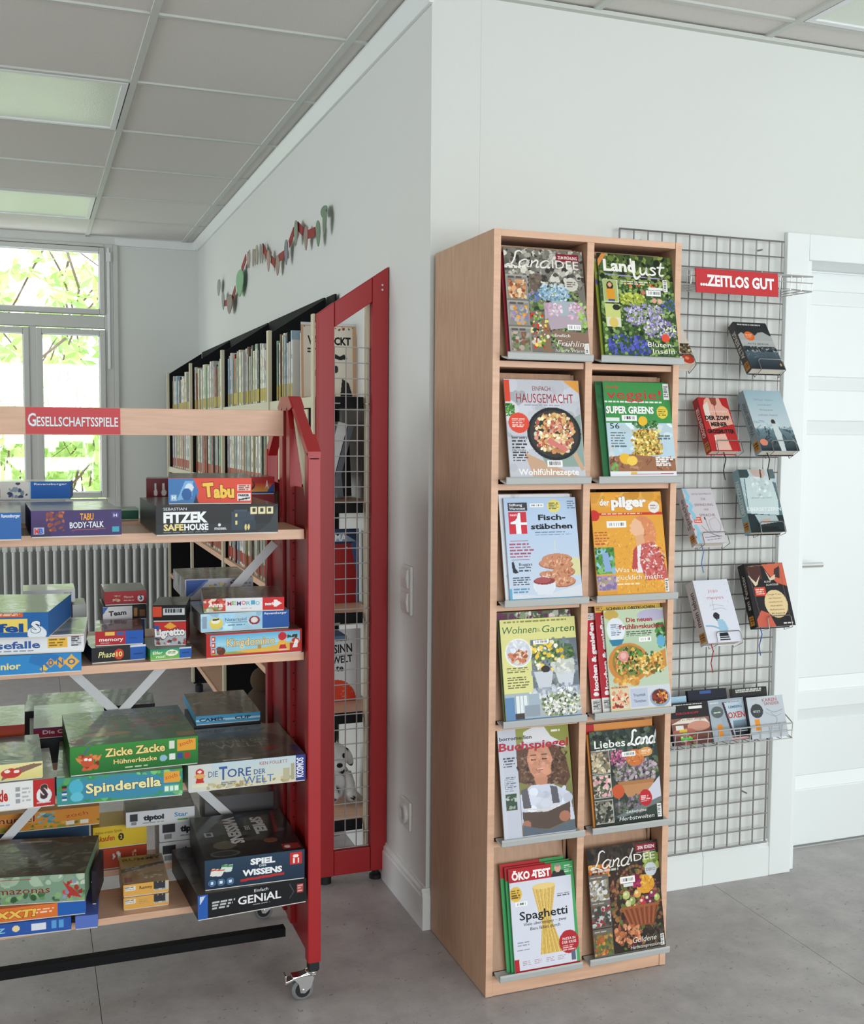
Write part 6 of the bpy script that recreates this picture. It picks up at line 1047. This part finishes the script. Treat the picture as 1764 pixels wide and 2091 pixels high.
for i in range(14): c.Ln(.44 + i * .037, .39, .53 + i * .026, .23, .012, ('#a86440', '#6a3420')[i % 2])
c.Ln(.42, .40, .95, .40, .03, '#9a5a34'); c.S(.3, .08, .68, .26, 70, .016, .03, ['#c88058', '#b06840', '#d89a70', '#8a4c34'], 7); c.S(.68, .02, 1, .2, 60, .02, .04, ['#3c342c', '#4c4438', '#2c2620'], 8)
for i, (y, cols) in enumerate(((.50, ['#c8ccd0', '#a8a498', '#8c7a5c', '#dcdcd8']), (.26, ['#b8bcb8', '#3c4440', '#5c3c34', '#a83038']), (.0, ['#7a7c3c', '#a85c30', '#5c6a30', '#c88848']))): c.R(0, y, .27, y + .245, '#6a645c'); c.R(0, y + .006, .262, y + .20, '#5c5850'); c.S(.0, y + .01, .26, y + .195, 80, .015, .035, cols, 60 + i); c.D(.02, y + .21, .2, y + .235, 1, '#b8b0a0')
c.E(.875, .73, .085, .065, '#c8ccd0'); c.T('DEKO', .81, .715, .13, .03, '#4a5058', .0); c.R(.68, .915, .97, .975, '#8c2030'); c.T('206 IDEEN', .71, .93, .24, .032, '#f0dfe0', .03); c.Ln(.69, .90, .96, .905, .008, '#c8a0a4'); c.bar(.43, .635, .21, .055); c.R(.47, .60, .61, .625, '#d8dadc'); c.R(.935, .01, .985, .11, '#e4e4e0'); c.D(.94, .015, .98, .105, 5, '#44464c')
script(c, 'Land', .04, .80, .55, .075, '#eae6de', .020, .35); c.T('IDEE', .60, .825, .35, .07, '#eae6de', .0); c.D(.05, .765, .5, .785, 1, '#c8c4ba', 5, .8); c.T('Goldene', .53, .07, .34, .055, '#e8e4da', -.005, sh=.3); c.T('Herbstimpressionen', .5, .015, .46, .035, '#e8e4da', -.005, sh=.2)
mag(1.417, 1.6395, 5, .294, c, 'autumn country magazine with a basket of pumpkins in the bottom right pocket')

# ---------------------------------------------------------------- wire grid panel on the right wall
G0, G1, GZ0, GZ1, YG = 1.704, 2.305, .128, 2.118, 2.968
gp = root('wire_grid_panel', ((G0 + G1) / 2, YG, GZ0), 'tall chrome wire grid panel hung on the white wall beside the door', 'display grid')
go = ((G0 + G1) / 2, YG, GZ0)
for i in range(13):
    x = G0 + (G1 - G0) * i / 12; MB().tube([(x, YG, GZ0), (x, YG, GZ1)], .0024 if 0 < i < 12 else .003, 6).build('wire', M['wire'], gp, off=go)
for i in range(41):
    z = GZ0 + (GZ1 - GZ0) * i / 40; MB().tube([(G0 - .004, YG - .005, z), (G1 + .004, YG - .005, z)], .0023 if 0 < i < 40 else .003, 6).build('wire', M['wire'], gp, off=go)
for x, z in ((1.78, 2.09), (2.23, 2.09), (1.78, .3), (2.23, .3)): MB().tube([(x, YG + .003, z), (x, YW - .002, z)], .0028, 8).build('standoff', M['wire'], gp, off=go)
def basket(loc, w, d, h, label, back):
    r_ = root('wire_basket', loc, label, 'basket', None)
    def wr(*p, r=.0016): MB().tube(p, r, 6).build('wire', M['zinc'], r_)
    hw = w / 2
    MB().tube([(-hw, 0, h + back), (-hw, -d, h), (hw, -d, h), (hw, 0, h + back)], .0026, 6).build('rim', M['zinc'], r_)
    MB().tube([(-hw, -d, h * .55), (hw, -d, h * .55)], .0018, 6).build('wire', M['zinc'], r_)
    n = int(w / .038)
    for i in range(n + 1):
        x = -hw + w * i / n; wr((x, -d, h), (x, -d + .004, 0), (x, -.003, .002), (x, -.003, h + back))
    for y in (-d + .004, -d * .66, -d * .33, -.006): wr((-hw, y, .0), (hw, y, .0))
    wr((-hw, -d, h * .0 + .001), (-hw, -.003, h * .4 + .01)); wr((hw, -d, .001), (hw, -.003, h * .4 + .01)); wr((-hw, -d * .5, h * .9), (-hw, -d * .5, 0)); wr((hw, -d * .5, h + back * .5), (hw, -d * .5, 0))
    wr((-hw, -.003, h + back), (hw, -.003, h + back))
    for x in (-hw + .08, hw - .08): MB().tube([(x, -.003, h + back), (x, -.003, h + back + .012)], .002, 6).build('hook', M['zinc'], r_)
    return r_
basket((2.0, YG - .009, 1.940), .60, .15, .046, 'shallow wire basket behind the red sign near the top of the grid panel', .02)
basket((2.0, YG - .009, .517), .60, .122, .05, 'wire basket of books near the foot of the grid panel', .06)
q = MB(); q.box(0, .295, 0, .003, 0, .072, '#c4242a'); s_ = Card(.295, .072, .0022, '#c4262c'); s_.T('...ZEITLOS GUT', .05, .30, .90, .46, '#f3f1f1', .04, ol='#9a2a30', olw=.01); s_.emit(q, (0, 0, 0), (1, 0, 0), (0, 0, 1))
zs = q.build('sign', M['matt']); zs.location = (1.868, 2.796, 1.916); zs.rotation_euler = (-.10, 0, 0); tag(zs, 'red sign with white capitals clipped to the upper wire basket', 'sign')
# ---------------------------------------------------------------- books on wire holders
WB = 'books displayed on the wire grid'
def wall_book(xl, w, h, t, yb, zb, yt, cd, spine, label, ribbon=None, page='#d9d3c4'):
    """cover bottom front edge at (yb, zb), leaning back towards yt at the top"""
    ex = max(0, yt + t * 1.1 - 2.956); yt -= ex; yb -= ex
    tl_ = math.asin(min(.9, (yt - yb) / h)); r_ = root('book', (xl + w / 2, yb, zb), label, 'book', WB); r_.rotation_euler = (-tl_, 0, 0)
    MB().box(-w / 2 + .003, w / 2 - .004, .0025, t - .002, .003, h - .003, page).build('pages', M['matt'], r_)
    q = MB().box(-w / 2, w / 2, .0002, .0022, 0, h, cd.a[cd.ny // 2, 0]).box(-w / 2, w / 2, t - .002, t, 0, h, cd.a[2, 2]).box(-w / 2, -w / 2 + .002, .0022, t - .002, 0, h, cd.a[cd.ny // 2, 0])
    cd.fit(w, h).emit(q, (-w / 2, .0002, 0), (1, 0, 0), (0, 0, 1)); spine.fit(t, h).emit(q, (-w / 2, t, 0), (0, -1, 0), (0, 0, 1)); q.build('cover', M['print'], r_)
    if ribbon: MB().tube([(ribbon[0], t * .5, .004), (ribbon[0] + .002, t * .5, -.02), (ribbon[0] - .012, t * .45 + .01, -.055), (ribbon[0] - .010, t * .4 + .018, -.085)], .0017, 5, ribbon[1]).build('bookmark', M['matt'], r_)
    # holder: a bent wire with a lip in front of the cover
    hr = root('wire_book_holder', (xl + w / 2 + .012, yb, zb), 'bent wire holder carrying the ' + ' '.join(label.replace(' with', ' showing').split(' showing')[0].split()[:5]) + ' on the grid', 'book holder', 'wire holders on the grid panel'); hr.rotation_euler = (-tl_, 0, 0)
    a = .045; g_ = (YG - .012 - yb) 
    MB().tube([(-a, t + .004, h * .75), (-a, t + .004, -.006), (-a, -.006, -.006), (-a, -.008, .026), (-a + .006, -.009, .032), (a - .006, -.009, .032), (a, -.008, .026), (a, -.006, -.006), (a, t + .004, -.006), (a, t + .004, h * .75)], .0014, 6).build('wire', M['wire'], hr)
    top = Vector((0, t + .004, h * .75)); 
    MB().tube([(-a, t + .004, h * .75), (a, t + .004, h * .75)], .0014, 6).tube([(0, t + .004, h * .75), (0, t + .012, h * .75 + .004)], .002, 6).build('hook', M['wire'], hr)
    return r_
def SPI(bg, txt=None, col='#222', h=.21, st_='#c88a34'):
    s_ = Card(.032, h, .0016, bg); s_.R(.12, .04, .85, .19, st_); s_.D(.2, .06, .8, .17, 3, '#5a4020')
    if txt: s_.T(txt, .72, .28, .55 * h / .032, .018 / h, col, .02, rot=math.pi / 2)
    return s_
def BC(bg, w=.135, h=.2): return Card(w, h, .0014, bg)
c = BC('#26292c'); c.R(0, .3, 1, .72, '#8f9495'); c.P([(0, .72), (.12, .78), (.28, .70), (.45, .68), (.62, .78), (.78, .80), (.95, .72), (1, .7), (1, .55), (0, .55)], '#a8acac'); c.V(0, .38, 1, .6, '#a0a4a4', '#b4b8b7'); c.S(0, .36, 1, .48, 90, .02, .05, ['#2c3438', '#3c464a', '#1f2628'], 3); c.V(0, 0, 1, .36, '#1c2228', '#4c5c68'); c.S(0, .2, 1, .36, 30, .03, .08, ['#5c6c78', '#3f4f5a', '#7c8890'], 4, .15); c.D(.1, .925, .85, .955, 1, '#c8c8c4', 3, .9); c.E(.33, .70, .15, .1, '#dc6c34'); c.D(.22, .66, .44, .74, 4, '#f0c8a0', 3, .4); c.T('ALTE BERGE', .18, .52, .64, .035, '#3c4244', .0); c.E(.93, .1, .03, .03, '#c8a070')
wall_book(2.090, .124, .185, .030, 2.835, 1.697, 2.94, c, SPI('#4a4e50', 'ALTE BERGE', '#d0d0cc'), 'dark book with a misty mountain lake cover highest on the grid panel')
c = BC('#b52c2c'); c.P([(.2, .95), (.3, 1), (.72, 1), (.78, .85), (.95, .78), (.98, .5), (.2, .4), (.1, .8)], '#dfaa98'); c.P([(.38, 1), (.62, 1), (.6, .88), (.52, .84), (.42, .88)], '#8c4a3c'); c.P([(.12, .85), (.3, .92), (.28, .6), (.1, .55)], '#ddd5c8'); c.Ln(.5, .9, .45, .2, .015, '#7c2c24'); c.P([(.25, .3), (.62, .32), (.7, .02), (.2, .02)], '#e0b4a4'); c.Ln(.25, .3, .2, .02, .015, '#fff'); c.T('ALINA BRONSKY', .1, .72, .8, .035, '#f0dcd8', .0); c.T('DER ZOPF', .08, .58, .82, .075, '#16161a', .05, sh=.0); c.T('MEINER', .22, .46, .56, .075, '#16161a', .05); c.T('GROSSMUTTER', .04, .33, .92, .07, '#16161a', .05)
wall_book(1.966, .108, .186, .030, 2.852, 1.444, 2.936, c, SPI('#a82428', 'GROSSMUTTER', '#f0d8d8'), 'red book with black capitals over a braided figure on the left of the grid', (.0, '#2c2420'))
c = BC('#a9c0ca'); c.V(0, .3, 1, 1, '#c4d0d4', '#9cb8c4'); c.V(0, 0, 1, .36, '#1c242a', '#6c848e'); c.S(0, .1, 1, .4, 60, .04, .10, ['#4c606a', '#2c3a42', '#7c929c', '#1c262c'], 4, .15); c.S(0, .35, 1, .5, 20, .06, .12, ['#b4c8d0', '#9cb4c0'], 5, .2); c.E(.54, .475, .055, .045, '#3a2c28'); c.P([(.49, .45), (.6, .45), (.66, .3), (.64, .0), (.52, .0), (.48, .3)], '#c8d4d4'); c.E(.12, .14, .1, .055, '#d8866c')
for i, tx in enumerate(('Was man', 'unter', 'Wasser', 'sehen kann')): c.T(tx, .46, .83 - i * .085, .52 if i in (0, 3) else .38, .035, '#8c94a4', .0, al='c')
wall_book(2.130, .142, .218, .036, 2.836, 1.445, 2.943, c, SPI('#9cb0ba', 'Was man unter', '#6c7884'), 'pale blue book showing a woman wading into water at the right of the grid', (-.04, '#2c2420'))
c = BC('#cdc9cf'); c.T('KATJA BAUMBACH', .28, .88, .66, .032, '#7c7480', .0); c.T('DIE', .55, .78, .15, .04, '#8c7078', .0); c.T('ERFINDUNG', .28, .67, .62, .05, '#8c7078', .0); c.T('DER', .55, .59, .15, .035, '#8c7078', .0); c.T('SPRACHE', .34, .48, .52, .05, '#8c7078', .0)
c.Kr([(.06, 1), (.14, .85), (.05, .78), (.16, .68), (.06, .6), (.16, .5), (.1, .44)], .10, '#8cc8e0'); c.Kr([(.1, .33), (.16, .2), (.08, .1), (.12, .0)], .10, '#8cc8e0'); c.R(.10, .36, .36, .47, '#d8583c'); c.D(.12, .38, .34, .45, 3, '#f4dcd0'); c.Kr([(.3, .32), (.5, .18), (.8, .12)], .01, '#6c7078'); c.Kr([(.5, .45), (.55, .2), (.8, .1)], .01, '#6c7078'); c.R(.46, .42, .5, .47, '#3a3c44'); c.Kr([(.6, .4), (.85, .45), (.95, .3), (.8, .18), (.6, .25), (.6, .4)], .008, '#a0a0a8'); c.Ln(.3, .1, .9, .12, .02, '#7c808c'); c.Ln(.35, .05, .85, .08, .015, '#7c808c')
for i in range(5): c.P([(.01, .7 - i * .14), (.05, .67 - i * .14), (.01, .64 - i * .14)], '#b8384c')
wall_book(1.914, .108, .188, .034, 2.842, 1.162, 2.936, c, SPI('#c4c0c6', 'Sprache', '#7c7480'), 'pale lilac book with a light blue wavy band left of centre on the grid', (-.03, '#5c88c0'))
c = BC('#b4ccd0'); c.V(0, 0, 1, 1, '#8ca8ac', '#bcd0d4'); c.P([(.0, 1), (.25, 1), (.28, .9), (.2, .86), (.0, .86)], '#3c4c50'); c.P([(.3, 1), (.75, 1), (.72, .88), (.55, .82), (.4, .88)], '#c8b0a8'); c.P([(.15, .85), (.42, .9), (.55, .72), (.7, .9), (.9, .85), (1, .6), (.92, .25), (.12, .22), (.05, .6)], '#c4d4d6'); c.S(.3, .55, .8, .88, 60, .03, .06, ['#ccdadc', '#b8cacc', '#d8e2e2'], 4); c.P([(.9, .8), (1, .78), (1, .1), (.85, .1), (.95, .5)], '#5c7478'); c.P([(.0, .3), (1, .26), (1, 0), (0, 0)], '#1f2c30'); c.V(0, 0, 1, .08, '#161c20', '#1f2c30'); c.P([(.2, .28), (.8, .26), (.85, .16), (.3, .12)], '#a8bcc0'); c.P([(.35, .2), (.62, .22), (.6, .15), (.4, .14)], '#c8a898'); c.Ln(.12, .85, .06, .4, .02, '#2c3c44'); c.Ln(.62, 1, .6, .86, .04, '#5c4038'); c.R(.85, .85, 1, 1, '#5a6c70'); c.R(.30, .02, .8, .09, '#12161a')
c.T('JENNY LECOAT', .2, .53, .6, .025, '#7c9094', .0); c.T('ÜBERSETZERIN', .02, .335, .96, .06, '#e4ecee', .02)
wall_book(2.122, .134, .211, .034, 2.860, 1.188, 2.938, c, SPI('#8cb4c0', 'ÜBERSETZERIN', '#dce8ec'), 'blue grey book showing a woman in a white blouse at the right of the grid')
c = BC('#dcdfea'); c.S(0, .4, 1, 1, 40, .004, .008, ['#a8acc0'], 3); c.T('jojo', .36, .80, .28, .055, '#c88088', .0); c.T('moyes', .28, .69, .48, .055, '#c88088', .0); c.Kr([(.42, .72), (.41, .6), (.4, .52)], .01, '#a8a8bc'); c.Kr([(.3, .58), (.45, .6), (.7, .57)], .008, '#9c9cb4'); c.Kr([(.35, .52), (.6, .54), (.75, .51)], .008, '#9c9cb4'); c.E(.42, .42, .09, .055, '#2c2a34'); c.P([(.36, .42), (.4, .34), (.48, .36), (.52, .44)], '#2c2a34'); c.P([(.42, .37), (.58, .36), (.66, .18), (.62, .15), (.4, .16)], '#9cc4dc'); c.Kr([(.42, .22), (.25, .26), (.05, .27)], .035, '#88b4d0'); c.Kr([(.6, .33), (.66, .2)], .04, '#a8cce0'); c.P([(.38, .15), (.62, .15), (.66, .03), (.36, .03)], '#20202c'); c.Ln(.37, .09, .65, .09, .012, '#dcdfea'); c.Ln(.37, .06, .65, .06, .012, '#dcdfea')
wall_book(1.955, .128, .205, .044, 2.842, .852, 2.936, c, SPI('#c8c6ca', 'mein leben', '#5c4c50', .21, '#b8842c'), 'white book with a sketched dark haired woman in a blue shirt low on the grid', (-.04, '#b02c34'))
c = BC('#1e1c20'); c.P([(.45, .98), (1, 1), (1, .62), (.75, .68), (.6, .8)], '#cf6448'); c.P([(.75, .9), (.9, .95), (.85, .75), (.7, .78)], '#3c2c30'); c.P([(.03, .95), (.4, .98), (.4, .75), (.1, .7)], '#4c2c28'); c.Ln(.1, .96, .9, .97, .012, '#a87c60'); c.Ln(.9, .97, .9, .15, .01, '#6c5c58'); c.Ln(.08, .9, .15, .2, .01, '#6c5c58'); c.P([(.05, .82), (.22, .7), (.36, .82), (.24, .66), (.18, .64)], '#dccab0'); c.P([(.5, .9), (.6, .76), (.75, .82), (.72, .74), (.58, .72)], '#dccab0'); c.R(.14, .48, .42, .62, '#cf4a38'); c.D(.17, .5, .39, .6, 3, '#f0d0c0'); c.P([(.05, .0), (.05, .12), (.2, .26), (.4, .2), (.5, .0)], '#c8604c'); c.E(.62, .35, .29, .22, '#e0c898')
for i, tx in enumerate(('Junge Frau,', 'am Fenster', 'stehend,', 'Abendlicht,', 'blaues', 'Kleid')): c.T(tx, .62, .49 - i * .06, .36 - .03 * (i % 2), .024, '#6c5434', .0, al='c')
c.T('ALENA', .42, .69, .18, .03, '#e8e4dc', .0, sh=.1); c.T('SCHRÖDER', .46, .64, .32, .03, '#e8e4dc', .0, sh=.1); c.D(.7, .02, .95, .06, 1, '#e0e0dc')
wall_book(2.153, .150, .208, .034, 2.860, .886, 2.938, c, SPI('#1c1a1e', 'am Fenster', '#b0a8a0'), 'black floral book with a cream oval low at the right of the grid', (-.05, '#3458a8'))
c = BC('#cfc6bc'); c.V(0, .3, 1, 1, '#cfc6bc', '#d8d0c6'); c.R(0, .12, 1, .42, '#5a4a3c'); c.S(0, .1, 1, .42, 120, .02, .05, ['#4c5c3c', '#3a2c24', '#8a8a5c', '#c8b898', '#2c241c'], 3); c.S(.5, .0, 1, .15, 6, .05, .08, ['#d8ccc0'], 4); c.E(.82, .1, .16, .09, '#b83c24'); c.E(.8, .12, .06, .03, '#e08868')
wall_book(1.757, .128, .190, .034, 2.826, 1.704, 2.935, c, SPI('#cfc6bc'), 'book with an apple and leaves half hidden behind the magazine stand')
# ---------------------------------------------------------------- books in the lower basket
BB = 'books in the lower wire basket'
def bk(x0, w, y, h, t, tilt, cd, side, label, roll=0): 
    r_ = flat_book('book', w, h, t, cd.fit(w, h), (x0 + w / 2, y, .5245), 0, tilt, label, 'book', BB, side='#dcd8cc', spinec=side); r_.rotation_euler = (-tilt, roll, 0); return r_
c = BC('#232123', .12, .175); c.V(0, 0, 1, .62, '#5a2c28', '#8c5c50'); c.P([(0, .5), (.3, .62), (.9, .6), (1, .45), (.6, .5)], '#e0d8cc'); c.E(.7, .42, .3, .12, '#c8907c'); c.E(.3, .3, .3, .1, '#b86c5c'); c.R(.1, .36, .3, .46, '#e0e0dc'); c.R(.18, .3, .38, .36, '#e0c83c'); c.S(.2, .0, .6, .28, 30, .03, .06, ['#5a8a4c', '#a83c34', '#e0c0a0'], 4); c.R(.2, .12, .5, .16, '#58d84c'); c.D(.1, .93, .9, .96, 1, '#dcdcd8'); c.R(.5, .84, .85, .9, '#e8e8e4'); c.T('KIRCHHOFF', .15, .72, .6, .05, '#a82c2c', .03); c.T('Tod in den Augen', .05, .57, .85, .05, '#6c4c44', .0)
bk(1.872, .140, 2.860, .130, .012, .30, c, '#232123', 'dark audiobook case with a white band at the left of the lower basket')
c = BC('#9aa8b4', .125, .19); c.R(0, 0, .3, 1, '#a4b0ba'); c.D(.05, .9, .3, .95, 1, '#d8dce0'); c.E(.22, .7, .17, .14, '#5c6468'); c.D(.12, .66, .32, .72, 1, '#b8e0c0'); c.R(.16, .12, .30, .4, '#e08c24'); c.P([(.38, .92), (.95, .95), (1, .0), (.55, 0)], '#b8ccd8'); c.P([(.38, .92), (.44, .92), (.62, .0), (.55, 0)], '#3c2430'); c.V(.62, .2, 1, .45, '#2c3c48', '#7c94a4'); c.R(.62, 0, 1, .18, '#1c2028'); c.D(.45, .9, .9, .93, 1, '#8a2c38'); c.T('LEMBERG', .55, .76, .38, .06, '#3c5c88', .02); c.T('OXEN', .50, .52, .48, .15, '#b84840', .03, ol='#e0e8ec', olw=.02); c.R(.5, .0, 1, .05, '#d8a8a8')
bk(2.018, .134, 2.860, .130, .012, .30, c, '#8c98a4', 'grey blue audiobook case with a harbour picture in the middle of the lower basket', -.02)
c = BC('#bcc3cb', .135, .19); c.E(.24, .66, .17, .17, '#3c4144'); c.D(.14, .62, .34, .68, 2, '#c8d0d0'); c.R(.14, .2, .28, .46, '#e0902c'); c.Kr([(.5, .7), (.7, .6), (.95, .65)], .02, '#8c949c'); c.Kr([(.6, .6), (.75, .45), (.7, .3)], .02, '#98a0a8'); c.Kr([(.45, .62), (.7, .5), (.9, .55)], .012, '#8c949c'); c.T('KAREN', .42, .87, .4, .08, '#a85c5c', .0, ol='#c8b0b0', olw=.01); c.T('SANDER', .46, .78, .42, .08, '#a85c5c', .0); c.T('DER', .55, .28, .3, .06, '#a8b0b8', .0); c.T('ENGEL', .5, .18, .4, .06, '#a8b0b8', .0); c.D(.1, .93, .3, .95, 1, '#8a9298')
bk(2.150, .140, 2.843, .132, .012, .30, c, '#4c5054', 'pale grey audiobook case with a dark round badge at the right of the lower basket')
c = BC('#1f2230', .11, .19); c.R(.3, .92, .6, .98, '#3c5c9c')
bk(1.957, .145, 2.892, .156, .014, .20, c, '#1a1c26', 'black and blue book standing behind in the lower basket')
c = BC('#2c2c2c', .13, .2); c.D(.1, .9, .9, .98, 2, '#c8c8c4', 4, .8)
bk(2.123, .135, 2.892, .150, .014, .20, c, '#6c6a64', 'dark book with white lettering standing behind at the right of the lower basket')
c = BC('#4c88b8', .11, .19); c.V(0, .5, 1, 1, '#3c78ac', '#a8c8dc')
bk(1.815, .135, 2.892, .142, .014, .20, c, '#4c88b8', 'blue book standing behind at the left of the lower basket')
bpy.data.objects.remove(_fo)
bpy.context.view_layer.update()
